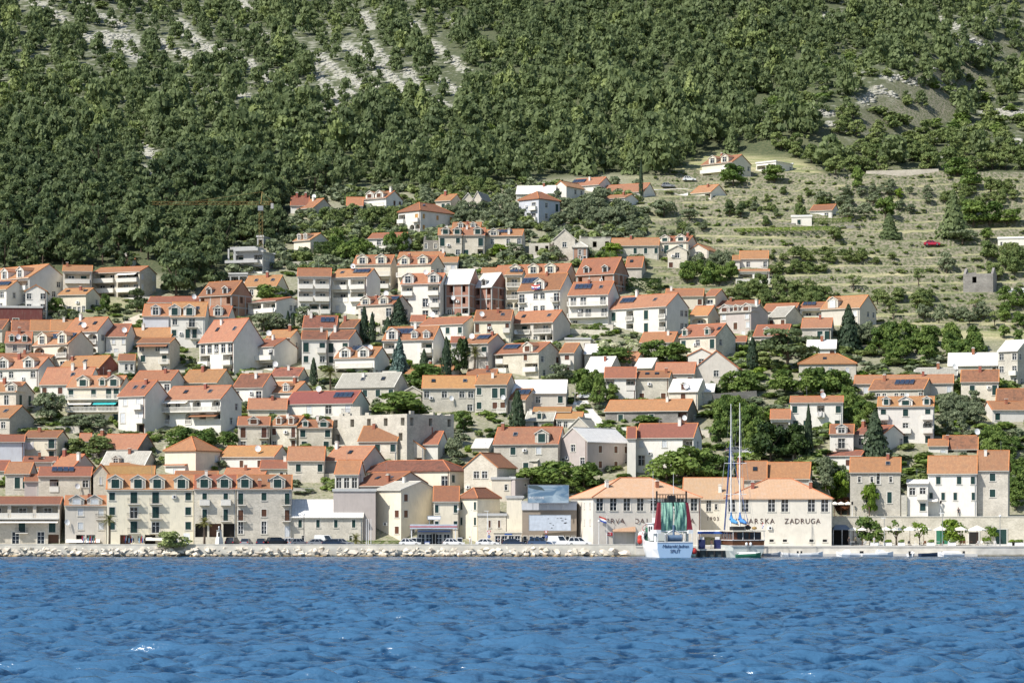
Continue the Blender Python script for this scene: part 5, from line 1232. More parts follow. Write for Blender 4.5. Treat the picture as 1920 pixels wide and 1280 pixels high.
# retaining wall of the upper promenade
x0, x1 = X_(1560, 526.6), X_(1960, 526.6); mb = MB(); mb.box(x0, 130, 526.2, 527.1, 1.6, 7.4, 0); mb.box(x0, 130, 526.1, 527.2, 7.4, 7.55, 1)
for a, c, d in ((1742, 7.5, 3.0), (1775, 6.0, 2.2), (1862, 0, 0)): pass
wl = mb.build('retaining_wall', [WALL['l'], TRIM]); tag(wl, 'long stone retaining wall behind the cafe parasols', 'wall')
for px_, w2, h2, c_, lb in ((1768, 2.6, 2.9, GREENP, 'dark green door behind the cafe parasols'), (1826, 1.9, 2.5, DARK, 'dark cafe doorway with green leaf at the right parasols'), (1877, 2.2, 3.0, GREEN, 'large dark green gate in the stone retaining wall')):
    t = thing('doorway', lb, 'door', (X_(px_, 526), 526.15, 1.95)); f = MB(); f.box(-w2/2-.2, -w2/2, -.08, 0, 0, h2+.2); f.box(w2/2, w2/2+.2, -.08, 0, 0, h2+.2); f.box(-w2/2, w2/2, -.08, 0, h2, h2+.2); f.build('frame', TRIM, t)
    f = MB(); f.box(-w2/2, w2/2, -.04, -.01, 0, h2); f.build('leaf', c_, t)
# stone garden walls
for a, b_, hp, mt, lb in (((1338, 758), (1420, 752), 20, 'd', 'dark stone wall of the walled garden above the mast tops'), ((545, 497), (655, 492), 6, 'l', 'low pale wall below the cream gabled house'), ((1090, 452), (1146, 452), 8, 'd', 'ruined wall top in the upper hamlet'), ((1380, 533), (1446, 532), 10, 'w', 'white retaining wall of the field edge house'),
    ((870, 508), (905, 512), 10, 'l', 'rubble wall beside the white garage'), ((990, 486), (1045, 490), 8, 'g', 'grey concrete garden wall below the ruin'), ((720, 662), (772, 664), 8, 'l', 'low stone wall by the pointed cypresses'), ((1062, 625), (1140, 628), 9, 'l', 'cream garden wall below the trimmed hedge'),
    ((1530, 428), (1620, 426), 4, 'd', 'long dry stone wall under the farm house'), ((1370, 424), (1520, 422), 4, 'd', 'dry stone wall above the vine rows'), ((1625, 326), (1760, 322), 5, 'l', 'pale dry stone wall along the top terrace'), ((1040, 762), (1092, 766), 6, 'n', 'low wall beside the white lane'),
    ((1485, 862), (1545, 866), 10, 'n', 'stone wall above the wine cellar annex'), ((548, 905), (640, 900), 14, 'l', 'stone terrace wall behind the whitewashed warehouse'), ((845, 822), (900, 818), 9, 'l', 'garden terrace wall right of the ruined mansion'), ((1690, 968), (1700, 968), 40, 'n', 'narrow stone wall slice between two promenade houses'),
    ((240, 640), (300, 652), 8, 'w', 'white terrace wall under the balconied houses'), ((900, 968), (922, 968), 14, 'l', 'short rubble wall left of the harbour ramp'), ((1405, 640), (1450, 648), 8, 'w', 'white wall beside the big pine')):
    A, B_ = at(*a), at(*b_); A = Vector(A); B_ = Vector(B_); L = (B_-A).length; s = F/A.y; h = hp/s; o = MB(); o.box(0, L, 0, .5, -1.2, h); t = o.build('stone_wall', [WALL[mt]], None, A, (0, -math.asin(max(-1, min(1, (B_.z-A.z)/L))), math.atan2(B_.y-A.y, B_.x-A.x))); tag(t, lb, 'wall')
# the wine cellar: two wings and a recessed middle, one building
cf = '.q.qq.qqq/......../.v..v..v'
wc1 = house(1070, 1112, 1314, 932, 895, 1024, 'Hl', 'P', 'h', 'qqqqqqqq/......../........', 'hh.h/hh.h/....', 'c.18:.5 c.65:.5', 'long wine cellar with peach tiled hipped roofs and large wall lettering on the quay', d=16, name='wine_cellar', cat='building', seed=901)
wc2 = house(1280, 1392, 1394, 934, 895, 1010, 'F', 'P', 'h', '...qh.../......', '', 'c.62:.3', 'x', d=15, seed=902)
wc3 = house(1360, 1559, 1561, 934, 897, 1024, 'H', 'P', 'h', 'qq.qq.qq/......../.v.vv.vv', '', 'c.25:.5 c.8:.5', 'x', d=16, seed=903)
a3 = -wc3.rotation_euler.z; o3 = wc3.matrix_basis.translation.copy(); a2 = -wc2.rotation_euler.z; o2 = wc2.matrix_basis.translation.copy()
merge_roots(wc1, wc2); merge_roots(wc1, wc3); bpy.context.view_layer.update()
BR = plain('bronze_letters', (.10, .055, .045), .6); FI = wc1.matrix_basis.inverted()
def wtext(s, x0, x1, yb, Y, hpx, mat, parent, name='lettering', **k):
    n_ = len(s); 
    for i, c in enumerate(s):
        if c != ' ': 
            x = x0+(x1-x0)*(i/(n_-1) if n_ > 1 else .5); o = text(c, hpx/(F/Y)*1.38, mat, parent, (0, 0, 0), name=name, **k); M = Matrix.Translation((X_(x, Y), Y, Z_(yb, Y))) @ Matrix.Rotation(math.pi/2, 4, 'X'); o.matrix_basis = parent.matrix_basis.inverted() @ M
a = -wc1.rotation_euler.z
def wallY(px_, o_=None, a=a):  # depth of a wing's front at a pixel column
    o_ = o_ or wc1.matrix_basis.translation; u = Vector((math.cos(a), -math.sin(a))); k_ = (px_-CX)/F; t_ = (k_*o_.y-o_.x)/(u.x-k_*u.y); return o_.y+t_*u.y-.06
for s, x0, x1 in (('PRVA', 1139, 1167), ('DALMATINSKA', 1194, 1298)):
    for i, c in enumerate(s): x = x0+(x1-x0)*i/(len(s)-1); wtext(c, x, x, 981, wallY(x), 10, BR, wc1)
for s, x0, x1 in (('VINARSKA', 1378, 1448), ('ZADRUGA', 1475, 1534)):
    for i, c in enumerate(s): x = x0+(x1-x0)*i/(len(s)-1); wtext(c, x, x, 981, wallY(x, o3, a3), 10, BR, wc1)
for i, c in enumerate('1903'): x = 1327+i*6.3; wtext(c, x, x, 975, wallY(x, o2, a2), 7, BR, wc1)
# building with the slatted front and its two sign boards
m, n, b = new_mat('brown_slats'); tc = N(n, 'ShaderNodeTexCoord'); wv = N(n, 'ShaderNodeTexWave'); wv.inputs['Scale'].default_value = 2.2; n.links.new(tc.outputs['UV'], wv.inputs['Vector'])
n.links.new(mixc(n, mul(n, wv.outputs[1], noise(n, tc.outputs['Object'], 3, 3), 'ADD'), (.17, .13, .10), (.30, .25, .20)), b.inputs['Base Color']); b.inputs['Roughness'].default_value = .8; WALL['S'] = m
sl1 = house(979, 1081, 1083, 943, 943, 1021, 'L', 'c', 'S', '.......... /......../KKKK..KKK'.replace(' ', ''), '', '', 'flat roofed building with brown slatted front beside the wine cellar', d=9, name='slatted_building', cat='building', seed=910)
mb = MB(); W1 = 10.6; mb.box(-.1, W1-.0, -.25, -.02, 6.75, 8.1); mb.build('parapet', [WALL['u']], sl1)
bY = 513.5
def board(nm, x0, x1, y0, y1, Y, mat, lb, legs=0):
    t = thing(nm, lb, 'sign', (X_(x0, Y), Y, Z_(y1, Y))); w_, h_ = (x1-x0)/(F/Y), (y1-y0)/(F/Y); p = MB(); p.box(0, w_, 0, .12, 0, h_); p.build('panel', mat, t)
    p = MB(); 
    for q in ((0, w_, -.04, .0, -.08, 0), (0, w_, -.04, 0, h_, h_+.08), (-.08, 0, -.04, .1, -.08, h_+.08), (w_, w_+.08, -.04, .1, -.08, h_+.08)): p.box(*q)
    if legs:
        for x in (w_*.12, w_*.5, w_*.88): p.box(x-.06, x+.06, .13, .25, -legs, h_*.9)
    p.build('frame', STEEL, t); return t, w_, h_
m, n, b = new_mat('seascape_print'); tc = N(n, 'ShaderNodeTexCoord'); gx_ = N(n, 'ShaderNodeSeparateXYZ'); n.links.new(tc.outputs['Object'], gx_.inputs[0])
f = noise(n, mapping(n, tc.outputs['Object'], (.25, 1, .6)), 1.2, 4, 1.2); n.links.new(mixc(n, ramp(n, f, .38, .62), (.10, .18, .27), (.34, .43, .50)), b.inputs['Base Color']); SEAP = m
t, w_, h_ = board('billboard', 990, 1066, 909, 942, 515.6, SEAP, 'large blue seascape billboard reading WELCOME on the slatted building', 1.4); text('WELCOME', .62, WHITE, t, (1.65, -.02, .75))
mb = MB(); mb.prism([(.1, -.02, 2.9), (1.6, -.02, 2.55), (3.3, -.02, 2.35), (2.7, -.02, 2.95), (1.8, -.02, 3.3), (.1, -.02, 3.3)], [(.1, 0, 2.9), (1.6, 0, 2.55), (3.3, 0, 2.35), (2.7, 0, 2.95), (1.8, 0, 3.3), (.1, 0, 3.3)]); mb.build('printed_headland', plain('print_dark', (.06, .09, .10), .6), t)
t, w_, h_ = board('map_board', 992, 1070, 965, 994, 515.4, plain('map_panel', (.52, .57, .64), .5), 'pale map board with dark islands on the slatted front'); 
mb = MB(); rr = random.Random(3)
for q, (x, z) in enumerate(((3.7, 2.3), (4.1, 1.4), (5.4, 2.35), (6.1, 2.4), (6.5, 1.9), (7.0, 2.2), (7.1, 1.5), (4.3, .5), (4.7, 1.0), (6.9, 1.4))): mb.box(x-rr.uniform(.05, .3), x+rr.uniform(.05, .3), -.02, 0, z-.06, z+rr.uniform(.02, .1))
mb.build('printed_islands', DARK, t)
# harbour kiosk with flat canopy
def zone_loc(px_, Y): return (X_(px_, Y), Y, float(G(X_(px_, Y), Y)))
kY = 511; t = thing('kiosk', 'glass fronted harbour kiosk under a pale canopy with a red stripe', 'kiosk', zone_loc(814, kY)); s = kY/F
mb = MB(); mb.box(-3.3, 3.5, .6, 4.2, 0, 3.3, 0); mb.build('wall', [WALL['g']], t); mb = MB(); mb.box(-4.6, 4.4, -1.2, 4.6, 3.35, 4.2, 0); mb.box(-4.63, 4.43, -1.23, 4.63, 3.68, 3.86, 1); mb.build('canopy', [plain('pale_grey_metal', (.45, .49, .55), .4), RED], t)
mb = MB(); mb.box(-3.1, 3.1, -.2, .6, 2.95, 3.18, 1); mb.box(-3.1, 3.1, -.9, .4, 2.78, 2.95, 0); mb.build('awning', [BLUE, WHITE], t)
for x in (-2.4, -1.0, .9, 2.4): win_part('q', 1.2, 2.2, t, x, .4, .15, 'F')
mb = MB(); mb.box(-.55, .55, .5, .58, .05, 2.4); mb.build('door', DARK, t)
for x in (-4.3, 4.1): mb = MB(); mb.tube([(x, -.9, 0), (x, -.9, 3.4)], .09, 8); mb.build('post', WHITE, t)
t2, w_, h_ = board('roof_sign', 802, 826, 967, 973, 511.5, WHITE, 'small white sign on stilts above the harbour kiosk', 1.1)
for px_, col, lb in ((786, STEEL, 'grey drinks fridge left of the harbour kiosk door'), (801, BLUE, 'blue ice cream freezer in front of the harbour kiosk'), (862, WHITE, 'white gas bottle cage right of the harbour kiosk'), (776, WHITE, 'white vending machine at the left of the harbour kiosk')):
    t = thing('vending_box', lb, 'vending box', zone_loc(px_, 510)); mb = MB(); mb.box(-.5, .5, -.35, .35, 0, 1.7 if px_ != 801 else .95); mb.build('body', col, t); mb = MB(); mb.box(-.42, .42, -.37, -.352, .3, 1.55 if px_ != 801 else .8); mb.build('front_panel', GLASS if px_ != 801 else WHITE, t)
# shop and tourist kiosk
t = thing('shop', 'low yellow shop with white glazed front beside the slatted building', 'shop', zone_loc(952, 513)); mb = MB(); mb.box(-2.7, 2.7, 0, 4, 0, 2.5); mb.build('wall', WALL['c'], t); mb = MB(); mb.box(-2.8, 2.8, -.15, 4.1, 2.5, 2.7); mb.build('roof', WALL['c'], t)
for x in (-1.9, -.6, .7, 1.9): win_part('q', 1.0, 1.9, t, x, -.2, .1, 'F')
mb = MB(); mb.box(-.6, .8, -.2, -.02, 2.1, 2.4); mb.build('sign', BLUE, t)
t = thing('tourist_kiosk', 'small white kiosk with a red TOURIST OFFICE sign', 'kiosk', zone_loc(1132, 510.5)); mb = MB(); mb.box(-1.5, 1.6, 0, 2.2, 0, 2.6); mb.build('wall', WHITE, t); mb = MB(); mb.box(-1.75, 1.75, -.25, -.05, 2.05, 2.65); sg = mb.build('sign', RED, t); text('TOURIST OFFICE', .36, WHITE, sg, (0, -.27, 2.22)); win_part('k', .6, .9, t, -.4, -.2, .9, 'F'); mb = MB(); mb.box(-1.6, 1.7, -.1, 2.3, 2.66, 2.8); mb.build('roof', WHITE, t)
t = thing('loading_porch', 'grey loading porch with a pinkish tiled roof beside the tourist kiosk', 'porch', zone_loc(1168, 511)); mb = MB(); slab(mb, [(-2.0, -1.3, 2.9), (2.4, -1.3, 2.9), (2.4, 1.5, 4.2), (-2.0, 1.5, 4.2)]); mb.build('roof', ROOF['P'], t); mb = MB(); mb.box(-1.9, 2.3, .2, .4, 0, 2.9); mb.build('shutter', WALL['g'], t); mb = MB(); mb.box(-2.0, -1.85, -1.1, .2, 0, 2.85); mb.box(2.25, 2.4, -1.1, .2, 0, 2.85); mb.build('post', STEEL, t)
# ---------------- vehicles ----------------
def car(px_, Y, kind, paint, label, rz=0, z=None, group='cars parked along the waterfront'):
    X = X_(px_, Y); t = thing('van' if kind == 'van' else 'car', label, 'van' if kind == 'van' else 'car', (X, Y, z if z is not None else float(G(X, Y))+.08), rz, group)
    L, Hh, W = {'hatch': (4.1, 1.5, 1.72), 'suv': (4.6, 1.72, 1.85), 'sedan': (4.5, 1.45, 1.76), 'van': (4.9, 2.0, 1.9)}[kind]; w2 = W/2; l2 = L/2; b0 = .92 if kind != 'suv' else 1.02
    if kind == 'van': b0 = 1.1
    prof = [(-l2, .35), (-l2-.03, .62), (-l2+.02, b0-.05), (-l2+.3, b0), (l2-1.25, b0), (l2-.25, b0-.17), (l2, .68), (l2+.02, .4), (l2-.1, .24), (-l2+.1, .24)]
    mb = MB(); mb.prism([(x, -w2+(.06 if z_ > .8 else 0), z_) for x, z_ in prof][::-1], [(x, w2-(.06 if z_ > .8 else 0), z_) for x, z_ in prof][::-1]); body = mb.build('body', paint, t)
    c0, c1 = (-l2+.25, l2-1.15); d0, d1 = {'hatch': (-l2+.7, l2-1.95), 'suv': (-l2+.55, l2-1.95), 'sedan': (-l2+1.0, l2-2.0), 'van': (-l2+.35, l2-1.75)}[kind]
    mb = MB(); wt = w2-.2; lo = [(c0, -w2+.08, b0-.01), (c1, -w2+.08, b0-.01), (c1, w2-.08, b0-.01), (c0, w2-.08, b0-.01)]; hi = [(d0, -wt, Hh-.05), (d1, -wt, Hh-.05), (d1, wt, Hh-.05), (d0, wt, Hh-.05)]
    mb.prism(lo, hi, 1); r_ = [(d0-.03, -wt-.02, Hh-.06), (d1+.05, -wt-.02, Hh-.06), (d1+.05, wt+.02, Hh-.06), (d0-.03, wt+.02, Hh-.06)]; mb.prism(r_, [(x, y*.92, Hh) for x, y, _z in r_], 0)
    n_ = 3 if kind != 'van' else 2
    for s_ in (-1, 1):
        for f_ in ([0, .34, .68, 1] if kind != 'van' else [0, .2, .4, .62, 1]):
            xb_, xt_ = c0+(c1-c0)*f_, d0+(d1-d0)*f_; yb_, yt_ = s_*(w2-.07), s_*(wt+.01); mb.prism([(xb_-.06, yb_, b0-.02), (xb_+.06, yb_, b0-.02), (xt_+.05, yt_, Hh-.05), (xt_-.05, yt_, Hh-.05)], [(xb_-.06, yb_-s_*.04, b0-.02), (xb_+.06, yb_-s_*.04, b0-.02), (xt_+.05, yt_-s_*.04, Hh-.05), (xt_-.05, yt_-s_*.04, Hh-.05)], 0)
        if kind == 'van': q = [(c0, b0), (c0+(c1-c0)*.6, b0), (d0+(d1-d0)*.6, Hh-.05), (d0, Hh-.05)]; mb.prism([(x, s_*(w2-.075-(z_-b0)*.12), z_) for x, z_ in q], [(x, s_*(w2-.1-(z_-b0)*.12), z_) for x, z_ in q], 0)
    mb.build('cabin', [paint, GLASS], t)
    for sx in (-l2+.8, l2-.85):
        for sy_ in (-1, 1):
            wh = MB(); wh.tube([(sx, sy_*(w2-.2), .32), (sx, sy_*(w2+.02), .32)], .32, 14); who = wh.build('wheel', RUBB, t); rm = MB(); rm.tube([(sx, sy_*(w2+.0), .32), (sx, sy_*(w2+.035), .32)], .19, 10); rm.build('rim', STEEL, who)
    for sy_ in (-1, 1):
        h = MB(); h.box(l2-.12, l2+.02, sy_*(w2-.3)-.18, sy_*(w2-.3)+.18, .62, .76); h.build('headlight', WHITE, t); h = MB(); h.box(-l2-.04, -l2+.05, sy_*(w2-.2)-.12, sy_*(w2-.2)+.12, .7, .9); h.build('tail_light', RED, t)
    return t
def paintm(nm, c): return plain(nm, c, .25, .0, 0, ov=0, spec=.6)
PW, PB, PG, PN, PBL, PR = paintm('car_white', (.78, .78, .78)), paintm('car_black', (.015, .016, .018)), paintm('car_grey', (.24, .25, .27)), paintm('car_navy', (.02, .035, .07)), paintm('car_blue', (.05, .09, .17)), paintm('car_red', (.42, .02, .05))
cY = 508.5
for a in ((437, cY, 'suv', PB, 'black car by the lighthouse, carrying something white', 1.35), (462, cY, 'hatch', PG, 'silver car seen nose on before the stone waterfront house', 1.45), (491, cY, 'hatch', PN, 'small dark car seen nose on before the stone waterfront house', 1.5), (521, cY, 'suv', PB, 'black boxy jeep at the corner of the stone waterfront house', .5), (546, cY+2, 'hatch', PW, 'white car just behind the black jeep', .4), (561, cY-.6, 'hatch', PG, 'grey car parked at the start of the bright hedge', .5),
    (611, cY+6.0, 'van', PW, 'white van behind the bright hedge at the stone warehouse'), (598, 507, 'sedan', PG, 'first grey car roof in front of the clipped hedge', .2), (625, 507, 'sedan', PN, 'second dark car roof in front of the clipped hedge', .2), (642, 507.4, 'hatch', PG, 'third grey car in front of the clipped hedge', .2), (769, cY-1, 'hatch', PW, 'white hatchback left of the harbour kiosk'), (851, cY-1, 'hatch', PW, 'white hatchback in front of the harbour kiosk'), (914, cY-1, 'sedan', PW, 'white car between the kiosk and the yellow shop'), (964, cY-.5, 'sedan', PN, 'dark car in front of the yellow shop'),
    (1012, cY-1, 'suv', PBL, 'blue estate car in front of the slatted building'), (1049, cY, 'van', PW, 'white panel van behind the blue estate car'), (1086, cY-.5, 'suv', PW, 'white people carrier at the corner of the wine cellar')): car(*a[:5], rz=a[5] if len(a) > 5 else 0)
for px_, py_, k, p_, lb, rz in ((1100, 748, 'hatch', PW, 'white car parked by the little stone cross', .2), (1380, 851, 'hatch', PG, 'silver car on the lane behind the masts', .3), (1412, 853, 'sedan', PW, 'white car on the lane behind the masts', .1), (1747, 461, 'sedan', PR, 'red car alone in the terraced fields', 0), (1252, 352, 'hatch', PG, 'silver car at the wood edge lane', .1), (1292, 340, 'hatch', PW, 'white car below the cream villa', .1)):
    X, Y, Z = at(px_, py_); car(px_, Y, k, p_, lb, rz, Z+.05, None)
# ---------------- boats ----------------
def hull(parent, name, secs, mats, closed=True):
    """secs: (x along length, half beam at deck, half beam at waterline, deck z, keel z); stern first"""
    mb = MB(); R = []
    for x, bd, bw, zd, zk in secs: R.append([(x, -bd, zd), (x, -bd*.99, zd*.55+zk*.0), (x, -bw, .02), (x, -bw*.55, zk*.7), (x, 0, zk), (x, bw*.55, zk*.7), (x, bw, .02), (x, bd*.99, zd*.55), (x, bd, zd)])
    for a, b_ in zip(R, R[1:]):
        for i in range(8): mb.quad(a[i], a[i+1], b_[i+1], b_[i], m=0)
    mb.quad(*R[0][::-1], m=1); mb.quad(*R[-1], m=0)
    return mb.build(name, mats, parent)
def deck(parent, secs, mat, drop=.35):
    mb = MB()
    for a, b_ in zip(secs, secs[1:]): mb.quad((a[0], -a[1]*.97, a[3]-drop), (a[0], a[1]*.97, a[3]-drop), (b_[0], b_[1]*.97, b_[3]-drop), (b_[0], -b_[1]*.97, b_[3]-drop))
    return mb.build('deck', mat, parent)
# fishing boat, stern towards the viewer, bow up-left
bY = 489.; fb_ = thing('fishing_boat', 'white fishing boat with green nets and a pale blue stern reading SPLIT', 'boat', (X_(1266, bY), bY, 0), math.radians(90+15))
HW = paintm('hull_white', (.80, .80, .79)); HB = paintm('stern_blue', (.42, .60, .80))
secs = [(0, 3.45, 3.0, 2.9, -.6), (3, 3.55, 3.3, 2.9, -1), (7, 3.5, 3.2, 3.1, -1.2), (10.5, 2.9, 2.3, 3.7, -1.2), (13, 1.7, 1.0, 4.5, -1), (14.6, .25, .05, 5.2, -.6)]
hull(fb_, 'hull', secs, [HW, HB]); deck(fb_, secs, plain('deck_green', (.03, .12, .07), .8), .6)
st = MB(); st.box(-.06, 0, -3.45, 3.45, 2.72, 2.95); st.build('stern_rail', WHITE, fb_)
def stern_text(s, size, y, z, sh=0): return text(s, size, plain('lettering_navy', (.02, .04, .12), .5), fb_, (-.04, y, z), 0, .015, 'lettering', sh)
for s, sz, z, sh in (('Makarski Jadran', .8, 1.85, .35), ('SPLIT', .85, .9, 0)):
    o = stern_text(s, sz, 0, z, sh); o.rotation_euler = (math.pi/2, 0, -math.pi/2); o.location = (-.05, 0, z)
mb = MB(); mb.box(7.2, 10.4, -1.9, 1.9, 3.0, 6.2); mb.box(7.0, 10.7, -2.1, 2.1, 6.2, 6.35); mb.box(7.8, 9.6, -1.3, 1.3, 6.35, 7.3); wh = mb.build('wheelhouse', HW, fb_)
for y in (-1.2, 0, 1.2): mb = MB(); mb.box(7.13, 7.19, y-.4, y+.4, 4.8, 5.7); mb.build('window', GLASS, wh)
for x in (8.1, 9.4): mb = MB(); mb.box(x-.4, x+.4, 1.9, 1.96, 4.8, 5.7); mb.build('window', GLASS, wh)
DRED = plain('dark_red_paint', (.20, .015, .03), .5)
# gantry: splayed red legs, top truss
for sy_ in (-1, 1):
    mb = MB(); y0, y1 = sy_*3.05, sy_*2.65; mb.prism([(.5, y0-.5, 5.1), (.5, y0+.5, 5.1), (1.9, y0+.5, 5.1), (1.9, y0-.5, 5.1)], [(1.0, y1-.2, 10.1), (1.0, y1+.2, 10.1), (1.8, y1+.2, 10.1), (1.8, y1-.2, 10.1)]); mb.build('gantry_leg', DRED, fb_)
    mb = MB(); mb.box(1.7, 2.7, y0-.12, y0+.12, 2.4, 5.1); mb.build('gantry_post', WHITE, fb_)
mb = MB()
for z in (10.15, 11.5): mb.box(1.9, 2.5, -2.9, 2.9, z, z+.14)
for y in np.linspace(-2.8, 2.8, 11): mb.box(2.1, 2.2, y-.05, y+.05, 10.1, 11.6)
for y in (-2.85, 2.85): mb.box(2.0, 2.3, y-.12, y+.12, 9.9, 12.2)
mb.box(1.8, 2.6, -.7, .7, 9.4, 11.4); mb.build('gantry_truss', IRON, fb_)
m, n, b = new_mat('hanging_net'); tc = N(n, 'ShaderNodeTexCoord'); f = noise(n, mapping(n, tc.outputs['Object'], (1, 1, .35)), 1.3, 5, 1.5)
n.links.new(mixc(n, ramp(n, f, .35, .65), (.10, .26, .20), (.34, .56, .44)), b.inputs['Base Color']); b.inputs['Roughness'].default_value = .9; bump(n, b, noise(n, tc.outputs['Object'], 14, 2), .8, .05); NETM = m
for s_ in (-1, 1):
    V = []; mb = MB(); rr = random.Random(5+s_); n1, n2 = 9, 12
    def P(i, j): 
        u, v = i/n1, j/n2; yt = s_*(.15+2.2*u); yb_ = s_*(.1+2.4*u); return (1.2-math.sin(v*3.14)*.5-.12*math.sin(u*9+v*6)-.06*math.sin(u*23-v*3), yt+(yb_-yt)*v, 10.1-5.2*v-.35*math.sin(u*3.14)*v)
    for i in range(n1):
        for j in range(n2): mb.quad(P(i, j), P(i+1, j), P(i+1, j+1), P(i, j+1))
    o = mb.build('fishing_net', NETM, fb_); o.modifiers.new('thickness', 'SOLIDIFY').thickness = .06
mb = MB(); mb.tube([(.9, -1.4, 3.55), (.9, 1.4, 3.55)], .62, 14, 0); mb.tube([(.9, -1.5, 3.55), (.9, -1.4, 3.55)], .95, 14, 1); mb.tube([(.9, 1.4, 3.55), (.9, 1.5, 3.55)], .95, 14, 1); mb.box(.4, 1.4, -1.3, 1.3, 2.3, 3.0, 0); mb.tube([(.9, 0, 4), (.9, 0, 6)], .22, 8, 0); mb.tube([(.9, -1.8, 4.1), (.9, -.3, 5.0), (.9, .3, 5.0), (.9, 1.8, 4.1)], .1, 6, 2)
mb.build('net_winch', [plain('winch_blue', (.12, .18, .27), .4), STEEL, WHITE], fb_)
mb = MB()
for sy_ in (-1, 1): mb.box(.2, 3.6, sy_*3.1-.45, sy_*3.1+.45, 4.4, 5.1)
mb.box(1.0, 3.2, -3.3, 3.3, 4.75, 4.95); mb.build('upper_deck', HW, fb_)
mb = MB()
for x, z0 in ((0.1, 2.9),):
    for y in (-3.3, -1.9, 1.9, 3.3): mb.box(x, x+.12, y-.06, y+.06, 2.9, 4.5)
mb.build('rail_post', WHITE, fb_)
for k, z in enumerate((3.9, 4.25, 4.6, 4.95)):
    mb = MB(); mb.tube([(8.5, 3.3, z-.1), (10.5, 3.0, z+.2), (12.5, 2.1, z+.75), (14, .9, z+1.2)], .05, 5); mb.build('bow_rail', WHITE if k % 2 == 0 else RED, fb_)
mb = MB()
for x, y, z in ((8.5, 3.3, 3.2), (9.5, 3.15, 3.4), (10.5, 3.0, 3.6), (11.5, 2.6, 3.9), (12.5, 2.1, 4.4), (13.4, 1.5, 4.8)): mb.tube([(x, y, z-.3), (x, y, z+1.5)], .05, 5)
mb.build('bow_rail_post', WHITE, fb_)
mb = MB(); mb.box(10.8, 12.8, -.9, 1.6, 4.6, 5.5); mb.build('bow_cover', GREENP, fb_)
for x, y, z, c_ in ((12.6, 2.6, 4.1, WHITE), (12.2, 2.9, 3.5, RED), (11.6, 3.1, 2.9, RED), (.3, -3.8, 1.2, RED), (1.2, -3.9, .5, plain('pale_buoy', (.5, .72, .66), .5))):
    mb = MB(); mb.ball((x, y, z), .48, 10, 0, 1.25); mb.build('fender', c_, fb_)
mb = MB(); mb.tube([(8.2, 1.6, 7.2), (8.2, 1.6, 16)], [.08, .02], 6); mb.tube([(2.2, -.4, 11.5), (2.2, -.4, 15.5)], [.07, .02], 6); mb.tube([(8.2, .6, 10.6), (8.2, 2.6, 10.6)], .04, 5); mb.build('mast', WHITE, fb_)
mb = MB(); mb.tube([(8.7, 0, 7.3), (8.7, 0, 7.8)], .1, 6); mb.ball((8.7, 0, 8.1), .42, 10, 0, .8); mb.build('radar_dome', WHITE, fb_)
# gulet, two masts
gY = 489.5; gu = thing('sailing_boat', 'two masted wooden gulet with a grey white stern and blue sail covers', 'boat', (X_(1403, gY), gY, 0), math.radians(90+14))
HG = paintm('hull_grey', (.50, .53, .50)); secs = [(0, 3.0, 2.4, 2.2, -.3), (1.5, 3.25, 2.9, 2.25, -.8), (6, 3.3, 3.0, 2.3, -1.2), (10, 2.7, 2.2, 2.7, -1.2), (12.5, 1.5, 1.0, 3.2, -1), (14, .2, .05, 3.8, -.6)]
hull(gu, 'hull', secs, [HG, HG]); deck(gu, secs, DECK, .1)
mb = MB(); mb.prism([(-.08, -3.02, 2.2), (-.08, 3.02, 2.2), (9, 2.9, 2.55), (9, -2.9, 2.55)], [(-.12, -3.1, 3.15), (-.12, 3.1, 3.15), (9, 3.0, 3.4), (9, -3.0, 3.4)], 0); mb.build('bulwark', WOOD, gu)
for z, hh_ in ((2.13, .1), (3.15, .12)): mb = MB(); mb.box(-.2, 9, -3.2, 3.2, z, z+hh_); mb.build('rubbing_strake', WHITE, gu)
mb = MB(); mb.box(.6, 8, -2.7, 2.7, 3.3, 4.7, 0); cb = mb.build('cabin', WOOD, gu)
for y, w_ in ((-2.0, .5), (-1.0, .55), (.2, .45), (1.4, .65)): mb = MB(); mb.box(.53, .59, y-w_, y+w_*.8, 3.45, 4.6); mb.build('window', GLASS, cb)
for x in np.linspace(1.5, 7.3, 6): mb = MB(); mb.box(x-.35, x+.35, 2.71, 2.76, 3.5, 4.5); mb.build('window', GLASS, cb)
mb = MB(); mb.box(-.6, 9.5, -3.15, 3.15, 4.8, 5.0); mb.build('cabin_roof', plain('cream_deck', (.66, .60, .50), .6), gu)
for y in (-3.0, -1.1, 1.1, 3.0): mb = MB(); mb.tube([(-.2, y, 3.25), (-.2, y, 4.85)], .05, 6); mb.build('post', WHITE, gu)
mb = MB(); mb.box(.8, 3.0, .2, 2.6, 5.0, 5.7, 0); mb.ball((1.6, -.4, 5.5), .7, 10, 0, .6); mb.ball((1.2, -1.6, 5.4), .5, 10, 1, .6); mb.build('dinghy', [IRON, YEL], gu)
mastp = [(3.2, .55, 1389, 755), (9.3, .2, 1373, 757)]; M_ = gu.matrix_basis
